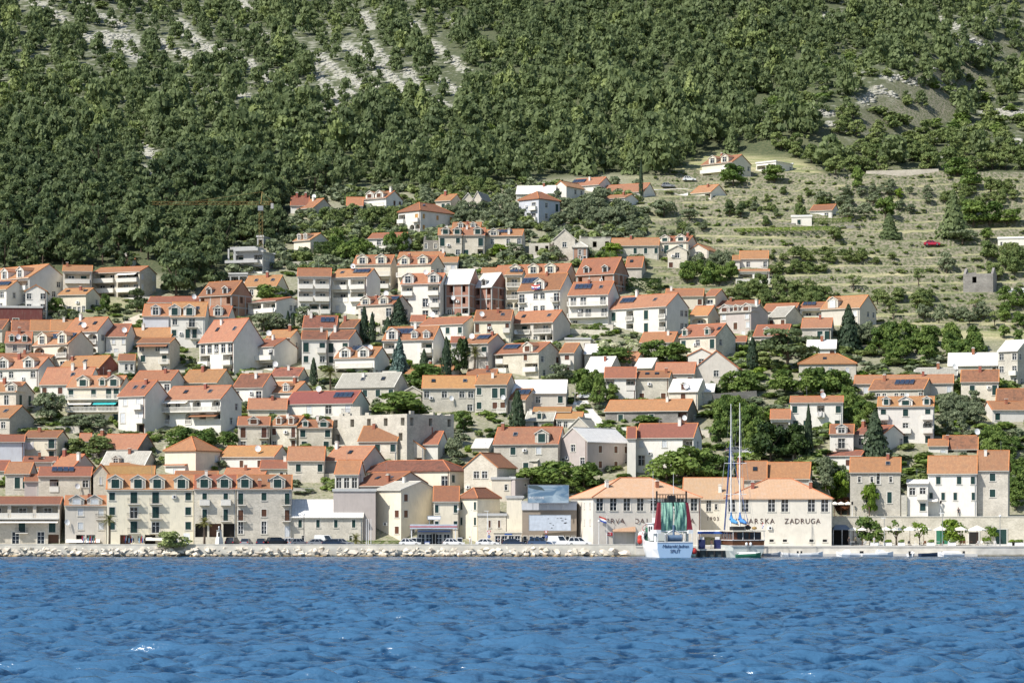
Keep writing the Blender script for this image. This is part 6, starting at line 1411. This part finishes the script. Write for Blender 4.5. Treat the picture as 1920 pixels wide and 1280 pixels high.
for x, y, mx, mt in mastp:
    # height found from where the mast stands
    wp = M_ @ Vector((x, y, 0)); top = Z_(mt, wp.y); mb = MB(); mb.tube([(x, y, 4.9), (x, y, top*.6), (x, y, top)], [.13, .11, .06], 8); ms = mb.build('mast', WHITE, gu)
    for hz in (Z_(868, wp.y), Z_(926, wp.y)): mb = MB(); mb.tube([(x, y-1.3, hz), (x, y+1.3, hz)], .06, 5); mb.build('spreader', WHITE, ms)
    mb = MB()
    for s_ in (-1, 1):
        for dx in (-.8, .8): mb.tube([(x+dx, y+s_*2.9, 3.2), (x, y+s_*1.3, Z_(868, wp.y)), (x, y, top-.2)], .018, 4)
    mb.tube([(x-3, y, 5), (x, y, top-.5)], .025, 4); mb.build('rigging', STEEL, gu)
    mb = MB(); mb.tube([(x-.2, y, 6.4), (x-4.4, y-.3, 5.9)], .1, 6); mb.build('boom', WOOD, gu); mb = MB(); mb.tube([(x-.1, y, 8.3), (x-.15, y, 7.0), (x-.9, y, 6.75), (x-3.6, y, 6.35)], [.16, .42, .45, .2], 8); mb.build('sail_cover', plain('sail_blue', (.07, .25, .55), .8), gu)
mb = MB(); mb.tube([(2.0, -1.0, 5), (9.3, .2, 20)], .05, 5); mb.tube([(14, 0, 4), (9.3, .2, 22.5)], .12, 6); mb.tube([(11, .9, 3), (9.3, .2, 20.5)], .03, 4); mb.build('furled_jib', plain('jib_navy', (.05, .08, .25), .8), gu)
mb = MB(); mb.box(-1.3, -.2, -2.0, 1.8, .3, .42); mb.tube([(-.1, -2.2, .9), (-.1, 2.2, .9)], .09, 6); mb.build('swim_platform', [WHITE], gu)
mb = MB(); 
for y in (-.25, .25): mb.tube([(-.25, y, .4), (-.15, y, 2.3)], .05, 5)
for z in (.7, 1.1, 1.5, 1.9): mb.tube([(-.2, -.25, z), (-.2, .25, z)], .04, 5)
mb.build('ladder', STEEL, gu)
for y in (-.35, .45): mb = MB(); mb.ball((-.35, y, 2.5), .27, 8, 0, 1.2); mb.build('fender', WHITE, gu)
def flag(parent, x, y, z, h_, s=1.0, stripes=None):
    mb = MB(); k = 6; W_ = .9*s
    for si, (z0, z1) in enumerate(((0, .2), (.2, .4), (.4, .6))):
        for i in range(k):
            a0, a1 = i/k, (i+1)/k; f_ = lambda a_: (x+a_*W_, y+.12*math.sin(a_*6), 0); p, q_ = f_(a0), f_(a1); dz0, dz1 = -.35*a0*s, -.35*a1*s
            mb.quad((p[0], p[1], z+z0*s+dz0), (q_[0], q_[1], z+z0*s+dz1), (q_[0], q_[1], z+z1*s+dz1), (p[0], p[1], z+z1*s+dz0), m=si)
    return mb.build('flag', [BLUE, WHITE, RED], parent)
t = thing('flagpole', 'flagpole with a red white and blue flag beside the tourist kiosk', 'flagpole', zone_loc(1138, 509.5)); mb = MB(); mb.tube([(0, 0, 0), (0, 0, 5.9)], [.05, .03], 6); mb.build('pole', WHITE, t); f_ = flag(t, -1.5, 0, 4.9, 0, 1.6)
flag(gu, -.3, -2.9, 5.7, 0, 1.2); mb = MB(); mb.tube([(-.3, -2.9, 4.9), (-.3, -2.9, 6.6)], .03, 5); mb.build('flagstaff', WHITE, gu)
# small pier between the boats with tarpaulined booths and a man
pr = thing('pier', 'short concrete pier on dark piles between the two big boats', 'pier', (X_(1336, 497), 497, 0)); mb = MB(); mb.box(-3.4, 3.2, -5, 7, 1.25, 1.55); mb.build('deck', CONC, pr); mb = MB(); mb.box(-3.2, 3.0, -4.6, 6.8, -.5, 1.25); mb.build('core', plain('wet_concrete', (.06, .075, .075), .5), pr)
for x in (-2.8, -1.4, 0, 1.4, 2.8): mb = MB(); mb.tube([(x, -4.9, -1), (x, -4.9, 1.25)], .16, 8); mb.build('pile', IRON, pr)
for px_, lb in ((1316, 'navy covered booth on the pier, left one'), (1345, 'navy covered booth on the pier, right one')):
    t = thing('ticket_booth', lb, 'booth', (X_(px_, 495), 495, 1.55)); mb = MB(); mb.box(-.6, .6, -.5, .5, 0, 1.7); mb.build('cover', plain('navy_tarp', (.015, .025, .10), .8), t); mb = MB(); mb.box(-.4, .4, -.3, .3, 1.7, 2.2); mb.build('top', WHITE, t)
t = thing('canopy_tent', 'white and blue canopy over the pier booths', 'canopy', (X_(1331, 497), 497, 1.55)); mb = MB(); slab(mb, [(-2.4, -1.5, 3.2), (2.4, -1.5, 3.2), (2.4, 1.5, 3.4), (-2.4, 1.5, 3.4)], .06); mb.build('roof', CANVAS, t); mb = MB(); mb.box(-2.4, 2.4, -1.55, -1.5, 2.75, 3.2); mb.build('valance', BLUE, t)
for x in (-2.3, 2.3):
    for y in (-1.4, 1.4): mb = MB(); mb.tube([(x, y, 0), (x, y, 3.2)], .05, 6); mb.build('post', WHITE, t)
# moored small boats along the quay
def small_boat(px_, Y, L, col, lb, rz, motor=1, cover=None, cab=0):
    t = thing('motorboat', lb, 'boat', (X_(px_, Y), Y, 0), rz, 'small boats moored along the quay'); w_ = L*.19; secs = [(-L/2, w_*.9, w_*.75, .62, -.1), (0, w_, w_*.8, .68, -.25), (L*.3, w_*.75, w_*.5, .78, -.2), (L/2, .06, .02, .98, 0)]; hull(t, 'hull', secs, [col, col]); deck(t, secs, plain('boat_deck', (.58, .56, .52), .7), .22)
    if motor: mb = MB(); mb.box(-L/2-.32, -L/2+.02, -.18, .18, .35, 1.05); mb.tube([(-L/2-.18, 0, .4), (-L/2-.2, 0, -.3)], .07, 6); mb.build('outboard_motor', PB, t)
    if cover: mb = MB(); mb.prism([(-L*.4, -w_*.9, .66), (L*.3, -w_*.7, .8), (L*.3, w_*.7, .8), (-L*.4, w_*.9, .66)], [(-L*.3, -w_*.3, 1.0), (L*.2, -w_*.2, 1.1), (L*.2, w_*.2, 1.1), (-L*.3, w_*.3, 1.0)]); mb.build('cover', cover, t)
    if cab: mb = MB(); mb.prism([(-L*.05, -w_*.7, .6), (L*.3, -w_*.5, .7), (L*.3, w_*.5, .7), (-L*.05, w_*.7, .6)], [(.05, -w_*.5, 1.35), (L*.15, -w_*.35, 1.3), (L*.15, w_*.35, 1.3), (.05, w_*.5, 1.35)]); c_ = mb.build('cabin', HW, t); mb = MB(); mb.box(.0, .04, -w_*.35, w_*.35, .95, 1.25); mb.build('windscreen', GLASS, c_)
RIB = paintm('rib_grey', (.50, .51, .53))
for a in ((1447, 499, 3.4, RIB, 'pale grey inflatable boat beside the gulet', .15, 1), (1520, 500.2, 4.6, HW, 'white open boat left along the quay ledge', .05, 1), (1592, 500.6, 4.8, HW, 'white cabin boat left of two along the quay', 3.2, 1, None, 1), (1645, 500.4, 6.0, HW, 'larger white cabin boat in the middle of the quay', .05, 1, None, 1), (1708, 500.0, 3.6, HW, 'white boat seen stern on with a black motor', 1.3, 1), (1746, 499.6, 4.6, PN, 'navy blue open boat at the right of the quay', .25, 0), (1782, 499.6, 5.0, HW, 'white boat with raised bow beside the navy boat', 3.35, 1, CANVAS), (1480, 500.4, 4.2, HW, 'small white dinghy between the gulet and the ledge', 3.1, 1)): small_boat(*a)
small_boat(1403, 487.2, 4.6, GREENP, 'dark green and white dinghy lying under the gulet stern', .03, 0, WHITE)
# parasols, cafe furniture, lamps
def parasol(px_, Y, w_, h_, mat, lb, z=None):
    X = X_(px_, Y); t = thing('parasol', lb, 'parasol', (X, Y, z if z is not None else 1.98), RND.uniform(-.1, .1), 'parasols of the quayside cafe'); mb = MB(); K = 8; r = w_/2
    ring = [(r*(1.0 if i % 2 == 0 else .92)*math.cos(2*math.pi*i/K+.39), r*(1.0 if i % 2 == 0 else .92)*math.sin(2*math.pi*i/K+.39), h_) for i in range(K)]; rl = [(x, y, z_-.22) for x, y, z_ in ring]; top = (0, 0, h_+w_*.2)
    for i in range(K): mb.quad(ring[i], ring[(i+1) % K], top); mb.quad(rl[i], rl[(i+1) % K], ring[(i+1) % K], ring[i])
    mb.build('canopy', mat, t); mb = MB(); mb.tube([(0, 0, 0), (0, 0, h_+w_*.19)], .05, 6); mb.box(-.35, .35, -.35, .35, 0, .1); mb.build('pole', WOOD, t); return t
LBP = ['leftmost cream parasol beside the grey awning', 'second cream parasol behind the dark green tree', 'white parasol just right of the dark green tree', 'white parasol left of the white menu stand', 'white parasol right of the white menu stand', 'wide white parasol in the middle of the cafe', 'white parasol left of the bright leaning tree', 'white parasol in front of the small wall hatch', 'rightmost large white parasol by the open door']
for (px_, w_), lb in zip(((1600, 2.2), (1617, 2.2), (1661, 2.6), (1682, 2.5), (1706, 2.8), (1732, 3.4), (1764, 3.2), (1800, 3.2), (1832, 3.9)), LBP): parasol(px_, 514.5+RND.uniform(-1, 1), w_, 3.05, CANVAS, lb)
for px_, lb in ((1565, 'left parasol on the upper terrace'), (1577, 'middle parasol on the upper terrace'), (1590, 'right parasol on the upper terrace')): parasol(px_, 530, 2.0, 2.5, CANVAS, lb, 7.55)
t = thing('awning_tent', 'grey pitched awning over the dark cafe interior beside the wine cellar', 'awning', (X_(1577, 516), 516, 2.0)); mb = MB(); slab(mb, [(-1.8, -1.6, 3.0), (1.8, -1.6, 3.0), (1.0, .6, 3.9), (-1.0, .6, 3.9)], .06); slab(mb, [(-1.0, .6, 3.9), (1.0, .6, 3.9), (1.8, 2.8, 3.0), (-1.8, 2.8, 3.0)], .06); mb.build('roof', plain('grey_canvas', (.22, .25, .30), .8), t); mb = MB(); mb.box(-1.8, 1.8, 2.6, 2.8, 0, 3.0); mb.build('back_panel', DARK, t)
for x in (-1.7, 0, 1.7): mb = MB(); mb.tube([(x, -1.5, 0), (x, -1.5, 3)], .05, 6); mb.build('post', WHITE, t)
rr = random.Random(9)
for i in range(26):
    px_ = 1598+i*10.6+rr.uniform(-3, 3); Y = rr.uniform(510.5, 513.5)
    if i % 3 == 0:
        t = thing('cafe_table', 'small table under the quayside cafe parasols', 'table', (X_(px_, Y), Y, 1.95), 0, 'tables of the quayside cafe'); mb = MB(); mb.box(-.45, .45, -.4, .4, .7, .75); mb.build('table_top', rr.choice([WHITE, WOOD]), t); mb = MB(); mb.tube([(0, 0, 0), (0, 0, .7)], .04, 6); mb.box(-.25, .25, -.25, .25, 0, .03); mb.build('leg', IRON, t)
    else:
        t = thing('cafe_chair', 'dark woven chair under the quayside cafe parasols', 'chair', (X_(px_, Y), Y, 1.95), rr.uniform(0, 6.28), 'chairs of the quayside cafe'); c_ = rr.choice([WOOD, IRON, CLOTHL]); mb = MB(); mb.box(-.24, .24, -.24, .24, .4, .47); mb.build('seat', c_, t); mb = MB(); mb.box(-.24, .24, .2, .26, .47, .9); mb.build('backrest', c_, t)
        for sx in (-1, 1):
            for sy_ in (-1, 1): mb = MB(); mb.box(sx*.2-.02, sx*.2+.02, sy_*.2-.02, sy_*.2+.02, 0, .4); mb.build('leg', c_, t)
for px_, lb, w_ in ((1640, 'white planter box with grassy shrub left of the cafe', 1.6), (1664, 'planter with bright shrub by the second lamp', 1.6), (1785, 'orange brown planter with a shrub in the cafe', 1.4), (1868+28, 'planter with yellow green shrub by the green gate', 1.2), (1908, 'long white planter with bush at the right edge', 2.2), (1745, 'white planter in the middle of the cafe', 1.4), (1690, 'white block planter beside the menu stand', 1.2)):
    Y = 509.5; t = thing('planter', lb, 'planter', (X_(px_, Y), Y, 1.95)); mb = MB(); mb.box(-w_/2, w_/2, -.3, .3, 0, .55); mb.box(-w_/2-.04, w_/2+.04, -.34, .34, .5, .58); mb.build('box', WHITE, t); o = obj('shrub_foliage', crown_mesh('bush', LEAFYG if 'yellow' in lb or 'bright' in lb else LEAFBR, 1), t, (0, 0, .4)); o.scale = (w_*1.1, .9, .95)
def lamp(px_, ytop, Y, z, lb, mat=STEEL, globe=1):
    t = thing('street_lamp', lb, 'street lamp', (X_(px_, Y), Y, z)); h_ = Z_(ytop, Y)-z; mb = MB(); mb.tube([(0, 0, 0), (0, 0, .8), (0, 0, h_)], [.11, .07, .05], 8); mb.build('pole', mat, t); mb = MB()
    if globe == 1: mb.ball((0, 0, h_+.15), .24, 8)
    elif globe == 2: mb.box(-.6, .25, -.12, .12, h_, h_+.1)
    else: mb.tube([(0, 0, h_), (0, 0, h_+.5)], [.14, .22], 6); mb.tube([(0, 0, h_+.5), (0, 0, h_+.7)], [.26, .02], 6)
    mb.build('lantern', WHITE if globe < 3 else IRON, t)
for a in ((1658, 971, 509, 1.95, 'tall grey lamp post between two cafe trees', STEEL, 2), (1767, 962, 509, 1.95, 'tall thin lamp post in the middle of the cafe', STEEL, 2), (1875, 968, 509, 1.95, 'lamp post by the large green gate', STEEL, 1), (1598, 946, 528, 7.55, 'white promenade lamp beside the upper parasols', WHITE, 3), (1764, 944, 528, 7.55, 'white promenade lamp under the long balcony', WHITE, 3), (884, 955, 509, 1.95, 'tall pale pole between the kiosk and the white car', WHITE, 2), (914, 958, 509.6, 1.95, 'thin pale pole left of the yellow shop', WHITE, 2), (1123, 978, 509, 1.95, 'white globe lamp left of the tourist kiosk', WHITE, 1), (570, 965, 508, 1.95, 'tall dark lamp post before the stone warehouse', IRON, 1), (1386-2, 925, 516, 2, 'lamp behind the gulet masts', STEEL, 1), (859, 956, 512, 1.95, 'dark pole beside the harbour kiosk', IRON, 1)): lamp(*a)
for i, px_ in enumerate((687, 690.5, 695)): t = thing('flagpole', ('left', 'middle', 'right')[i]+' of three bare white flagpoles left of the drab plaster house', 'flagpole', (X_(px_, 508), 508+i*.5, 1.95)); mb = MB(); mb.tube([(0, 0, 0), (0, 0, 5.0)], [.07, .04], 6); mb.build('pole', WHITE, t); mb = MB(); mb.ball((0, 0, 5.05), .08, 6); mb.build('finial', WHITE, t)
t = thing('harbour_light', 'small white harbour light tower on the sea wall', 'lighthouse', (X_(411, 505.8), 505.8, 1.9)); mb = MB(); mb.tube([(0, 0, 0), (0, 0, 1.6), (0, 0, 1.65), (0, 0, 2.9)], [.85, .66, .52, .45], 4); mb.build('tower', WALL['w'], t); mb = MB(); mb.tube([(0, 0, 2.9), (0, 0, 3.05)], .55, 8); mb.tube([(0, 0, 3.05), (0, 0, 3.5)], .2, 8); mb.ball((0, 0, 3.6), .22, 8); mb.build('lantern', STEEL, t); mb = MB(); mb.box(-.18, .18, -.5, -.46, 1.8, 2.6); mb.build('window', DARK, t)
for px_, lb in ((917, 'give way and blue arrow signs before the yellow shop'), (1024, 'give way and blue arrow signs before the slatted building')):
    t = thing('road_sign', lb, 'road sign', (X_(px_, 506.5), 506.5, 1.95)); mb = MB(); mb.tube([(0, 0, 0), (0, 0, 2.9)], .035, 6); mb.build('pole', STEEL, t)
    mb = MB(); mb.prism([(0, -.06, 2.15), (.42, -.06, 2.9), (-.42, -.06, 2.9)], [(0, -.04, 2.15), (.42, -.04, 2.9), (-.42, -.04, 2.9)], 0); mb.prism([(0, -.075, 2.36), (.25, -.075, 2.79), (-.25, -.075, 2.79)], [(0, -.062, 2.36), (.25, -.062, 2.79), (-.25, -.062, 2.79)], 1); mb.build('give_way_plate', [RED, WHITE], t)
    mb = MB(); mb.tube([(0, -.08, 1.75), (0, -.05, 1.75)], .3, 14, 0); mb.box(-.18, .1, -.1, -.081, 1.71, 1.79, 1); mb.prism([(-.22, -.1, 1.75), (-.05, -.1, 1.88), (-.05, -.1, 1.62)], [(-.22, -.081, 1.75), (-.05, -.081, 1.88), (-.05, -.081, 1.62)], 1); mb.build('arrow_plate', [BLUE, WHITE], t)
t = thing('info_panel', 'white panel with a yellow and blue pin mark before the hotel', 'sign', (X_(350, 513), 513, 2.0)); mb = MB(); mb.box(-.6, .6, 0, .1, 0, 2.3); mb.build('panel', WHITE, t); mb = MB(); mb.tube([(0, -.03, 1.0), (0, 0, 1.0)], .28, 12); mb.prism([(-.24, -.03, .86), (0, -.03, .4), (.24, -.03, .86)], [(-.24, 0, .86), (0, 0, .4), (.24, 0, .86)]); mb.tube([(0, -.05, 1.0), (0, -.03, 1.0)], .15, 10, 1); mb.build('pin_mark', [BLUE, YEL], t)
for px_, c_, lb in ((323, 'k', 'pale blue')[:0] or ()): pass
# souvenir racks at the left shops
for i, px_ in enumerate((157, 166, 172, 176, 236, 243, 248, 262, 268)):
    t = thing('souvenir_rack', ('rack of red and dark souvenirs under the left shop awning', 'rack of pale clothes beside the hotel shop door')[i > 3], 'rack', (X_(px_, 514.2), 514.2, 2.0), 0, ('souvenir racks at the left shop', 'clothes racks at the hotel shop')[i > 3]); mb = MB(); mb.tube([(0, 0, 0), (0, 0, 1.9)], .03, 5); mb.tube([(-.35, 0, 1.85), (.35, 0, 1.85)], .02, 5); mb.build('stand', STEEL, t)
    for k in range(4): mb = MB(); z = 1.3-.4*(k % 2); mb.box(-.36+k*.18, -.2+k*.18, -.12, .1, z-.45, z+.45); mb.build('goods', [RED, BLUE, CLOTHL, CLOTHD, LBLUE, GREENP][(i*3+k) % 6], t)
# white stone cross in the lane
X, Y, Z = at(1078, 758); t = thing('stone_cross', 'white stone cross at the head of the white lane', 'cross', (X, Y, Z)); mb = MB(); mb.box(-.1, .1, -.1, .1, .5, 3.4); mb.box(-.7, .7, -.09, .09, 2.5, 2.72); mb.build('cross', WALL['l'], t); mb = MB(); mb.tube([(0, 0, -.2), (0, 0, .55)], [.7, .3], 8); mb.build('plinth', WHITE, t)
# concrete building site and crane
cb1 = house(440, 493, 515, 472, 472, 513, 'L', 'c', 'k', 'L.L/.LL', 'hhhh.h/hhhhh.h', '', 'unfinished concrete block of flats with bare slabs beside the crane', name='unfinished_building', cat='building', seed=950)
cb2 = house(482, 494, 515, 444, 444, 466, 'L', 'c', 'k', 'e', 'h', '', 'x', seed=951); cb3 = house(384, 464, 480, 514, 514, 532, 'L', 'c', 'k', 'O.LLL', '', '', 'x', seed=952); merge_roots(cb1, cb2); merge_roots(cb1, cb3)
for z, x0, x1, y0 in ((2.9, -2.2, 7.2, -1.6), (6.1, .2, 7.2, -1.4), (6.9, -2.4, 5.0, 2.5)): mb = MB(); mb.box(x0, x1, y0, y0+6, z, z+.75); mb.build('floor_slab', WALL['k'], cb1)
for x, y in ((-1.8, .2), (-1.8, 4), (.6, -1.1), (-1.9, 6)): mb = MB(); mb.box(x-.2, x+.2, y-.2, y+.2, -1, 6.9 if x < 0 else 6.1); mb.build('column', WALL['k'], cb1)
X, Y, Z = at(489, 512); Y += 13; X = X_(489, Y); Z = float(G(X, Y)); cr = thing('tower_crane', 'yellow lattice tower crane above the concrete building', 'crane', (X, Y, Z)); s = F/Y; ht = Z_(383, Y)-Z
def lattice(mb, p0, p1, w_, n_):
    p0, p1 = Vector(p0), Vector(p1); d = (p1-p0); ax = [Vector((1, 0, 0)), Vector((0, 1, 0))] if abs(d.z) > abs(d.x) else [Vector((0, 1, 0)), Vector((0, 0, 1))]; C_ = [(a*ax[0]+b_*ax[1])*w_/2 for a, b_ in ((-1, -1), (1, -1), (1, 1), (-1, 1))]
    for c in C_: mb.tube([p0+c, p1+c], .035, 3)
    for i in range(n_):
        a, b_ = p0+d*i/n_, p0+d*(i+1)/n_
        for k in range(4): mb.tube([a+C_[k], b_+C_[(k+1) % 4]], .025, 3)
mb = MB(); lattice(mb, (0, 0, 0), (0, 0, ht), 1.0, 14); mb.build('tower', YEL, cr); mb = MB(); lattice(mb, ((285-489)/s, 0, ht+.3), (-.5, 0, ht+.3), .8, 30); mb.build('jib', YEL, cr); mb = MB(); lattice(mb, (.5, 0, ht+.3), (22/s, 0, ht+.3), .9, 4); mb.build('counter_jib', YEL, cr)
mb = MB(); mb.tube([(0, 0, ht), (.4, 0, ht+3.4)], .12, 5); mb.tube([(.4, 0, ht+3.4), (3, 0, ht+.7)], .04, 4); mb.tube([(.4, 0, ht+3.4), (-18, 0, ht+.8)], .03, 4); mb.build('tower_peak', YEL, cr); mb = MB(); mb.box(-.7, .7, -.9, .6, ht-1.8, ht-.5); mb.build('cab', STEEL, cr); mb = MB(); mb.box(19/s, 24/s, -.5, .5, ht-1.2, ht+.2); mb.build('counterweight', WALL['k'], cr)
# vine rows in the terraced field, flags and cloths on balconies, laundry
for i in range(13):
    px_ = 1384+i*14.2; X, Y, Z = at(px_, 436-i*.3); o = obj('vine_row', crown_mesh('box', LEAFYG, i % 3), None, (X, Y, Z+.1), -.9); o.scale = (4.6, .7, 1.0); tag(o, 'bright green vine row on the terrace below the farm house', 'vine row', 'vine rows below the farm house')
for i in range(5): px_ = 1520+i*17; X, Y, Z = at(px_, 418); o = obj('vine_row', crown_mesh('box', LEAFYG, i % 3), None, (X, Y, Z+.1), 0); o.scale = (2.4, .8, 1.2); tag(o, 'bright vine clump on the wall beside the farm house', 'vine row', 'vine clumps beside the farm house')
def hang(root_label, u, z, w_, h_, kind, lb):
    r = next(o for o in REC if o['label'] == root_label); M = r.matrix_basis; p = M @ Vector((u, -1.05, z)); o = thing(kind, lb, kind.replace('_', ' '), p, r.rotation_euler.z); mb = MB(); K = 8
    for si in range(3):
        for i in range(K):
            a0, a1 = i/K*w_, (i+1)/K*w_; z0, z1 = -h_*(si+1)/3, -h_*si/3; sg_ = lambda a_: -.25*math.sin(a_/w_*math.pi); mt = si
            mb.quad((a0, .05*math.sin(a0*7), z0+sg_(a0)), (a1, .05*math.sin(a1*7), z0+sg_(a1)), (a1, .05*math.sin(a1*7), z1+sg_(a1)), (a0, .05*math.sin(a0*7), z1+sg_(a0)), m=mt)
    if kind == 'flag':
        for i in range(4):
            for j in range(3):
                if (i+j) % 2 == 0: mb.box(w_/2-.5+i*.25, w_/2-.25+i*.25, -.03, -.01, -.75-.2*j-.2, -.55-.2*j-.2, 0)
    mb.build('cloth', [RED, WHITE, BLUE] if kind == 'flag' else [CLOTHL]*3, o)
hang('tall white house with a chequered flag hung from its roof balcony', 4.3, 9.4, 2.4, 1.1, 'flag', 'red white and blue chequered flag hanging from the roof balcony')
hang('cream house with dark balcony railing and hanging laundry', .6, 3.4, 1.9, 1.5, 'laundry', 'white laundry hanging over the dark railed balcony')
hang('bluish white house with laundry on its balcony right of the masts', 6.0, 4.2, .8, 1.0, 'laundry', 'white sheet drying on the bluish white house balcony')
# ---------------- people ----------------
def person(loc, rz, lb, top, legs, hair=CLOTHD, arm=.25, stride=.12):
    J = [(0, 0, .95), (0, 0, 1.15), (0, 0, 1.38), (0, 0, 1.5), (0, -.01, 1.6), (0, -.01, 1.72), (-.1, 0, .9), (-.11, -stride*.5, .5), (-.11, stride, .07), (-.11, stride-.14, .04), (.1, 0, .9), (.11, stride*.5-.05, .5), (.11, -stride, .07), (.11, -stride-.14, .04), (-.18, 0, 1.4), (-.25, .02, 1.12), (-.24, -arm, .95), (.18, 0, 1.4), (.26, .02, 1.12), (.25, -arm*.6, .9)]
    E = [(0, 1), (1, 2), (2, 3), (3, 4), (4, 5), (0, 6), (6, 7), (7, 8), (8, 9), (0, 10), (10, 11), (11, 12), (12, 13), (2, 14), (14, 15), (15, 16), (2, 17), (17, 18), (18, 19)]
    Rr = [.13, .12, .15, .06, .085, .085, .09, .06, .04, .035, .09, .06, .04, .035, .065, .045, .03, .065, .045, .03]
    me = bpy.data.meshes.new('person'); me.from_pydata(J, E, []); o = obj('person', me, None, loc, rz); me.materials.append(top)
    sk_ = o.modifiers.new('skin', 'SKIN'); 
    for v, r in zip(me.skin_vertices[0].data, Rr): v.radius = (r, r*.85)
    me.skin_vertices[0].data[0].use_root = True; o.modifiers.new('sub', 'SUBSURF').levels = 1; o.modifiers['sub'].render_levels = 1; tag(o, lb, 'person')
    bpy.context.view_layer.update(); dg = bpy.context.evaluated_depsgraph_get(); m2 = bpy.data.meshes.new_from_object(o.evaluated_get(dg)); o.modifiers.clear(); m2.materials.clear()
    for x in (SKIN, top, legs): m2.materials.append(x)
    for p in m2.polygons: z = p.center.z; p.material_index = 0 if (z > 1.47 or z < .1 or (abs(p.center.x) > .17 and z < 1.15 and z > .8)) else (1 if z > .93 else 2)
    o.data = m2; mb = MB(); mb.ball((0, .015, 1.71), .115, 10, 0, .9); mb.build('hair', hair, o); mb = MB()
    mb.ball((0, -.105, 1.63), .02, 6, 0, 1.4); mb.build('nose', SKIN, o); mb = MB()
    for sx in (-.035, .035): mb.ball((sx, -.09, 1.665), .012, 6)
    mb.build('eyes', CLOTHD, o); mb = MB()
    for sx, y, z in ((-.24, -arm-.02, .93), (.25, -arm*.6-.02, .88)):
        for k in range(4): mb.tube([(sx-.03+k*.02, y, z), (sx-.03+k*.02, y-.03, z-.06), (sx-.03+k*.02, y-.02, z-.09-.008*(k in (1, 2)))], .008, 5)
        mb.tube([(sx+(.035 if sx < 0 else -.035), y, z), (sx+(.05 if sx < 0 else -.05), y-.03, z-.04)], .009, 5)
    mb.build('fingers', SKIN, o); return o
person((X_(1334, 494), 494, 1.55), .3, 'bare chested person in pale shorts on the pier', SKIN, CLOTHL)
person((X_(1592, 510), 510, 1.95), 2.6, 'person in black standing left under the cream parasols', CLOTHD, CLOTHD)
person((X_(1604, 510.5), 510.5, 1.95), 2.9, 'person in olive brown standing beside the one in black', plain('olive_cloth', (.10, .10, .06), .9), CLOTHD)
person((X_(1639, 508.5), 508.5, 1.95), .4, 'person in white walking on the quay by the dark green tree', CLOTHL, CLOTHL)
person((X_(934, 507.5), 507.5, 1.95), 1.2, 'person in a white top between the cars by the yellow shop', CLOTHL, CLOTHD)
person((X_(940.5, 508), 508, 1.95), 1.9, 'person in black beside the one in a white top', CLOTHD, CLOTHD)
person((X_(881, 507.5), 507.5, 1.95), -.8, 'person in pale clothes by the tall pale pole', CLOTHL, CLOTHL)
person((X_(1797, 527.6), 527.6, 7.5), 0, 'person in dark clothes at the promenade wall below the green door', CLOTHD, CLOTHD)
# round clock-like plate and oval shop sign on the promenade houses
t = thing('round_sign', 'round white sign on the tall stone promenade house', 'sign', (X_(1852, 529), 528.6, Z_(943, 528.6))); mb = MB(); mb.tube([(0, 0, 0), (0, .12, 0)], .55, 20); mb.build('plate', WHITE, t); mb = MB(); mb.tube([(0, -.0, 0), (0, .1, 0)], .62, 20); mb.build('rim', STEEL, t); text('B&B', .32, CLOTHD, t, (0, -.02, -.1)).name = 'lettering'
t = thing('oval_sign', 'oval black and white sign on the grey stone promenade house', 'sign', (X_(1665, 529), 528.6, Z_(953, 528.6))); mb = MB(); mb.box(-.85, .85, .0, .1, -.42, .42); mb.build('board', WHITE, t); mb = MB(); k_ = [(.72*math.cos(i*math.pi/10), .3*math.sin(i*math.pi/10)) for i in range(20)]; mb.prism([(x, -.03, z) for x, z in k_], [(x, 0, z) for x, z in k_]); mb.build('oval', DARK, t)
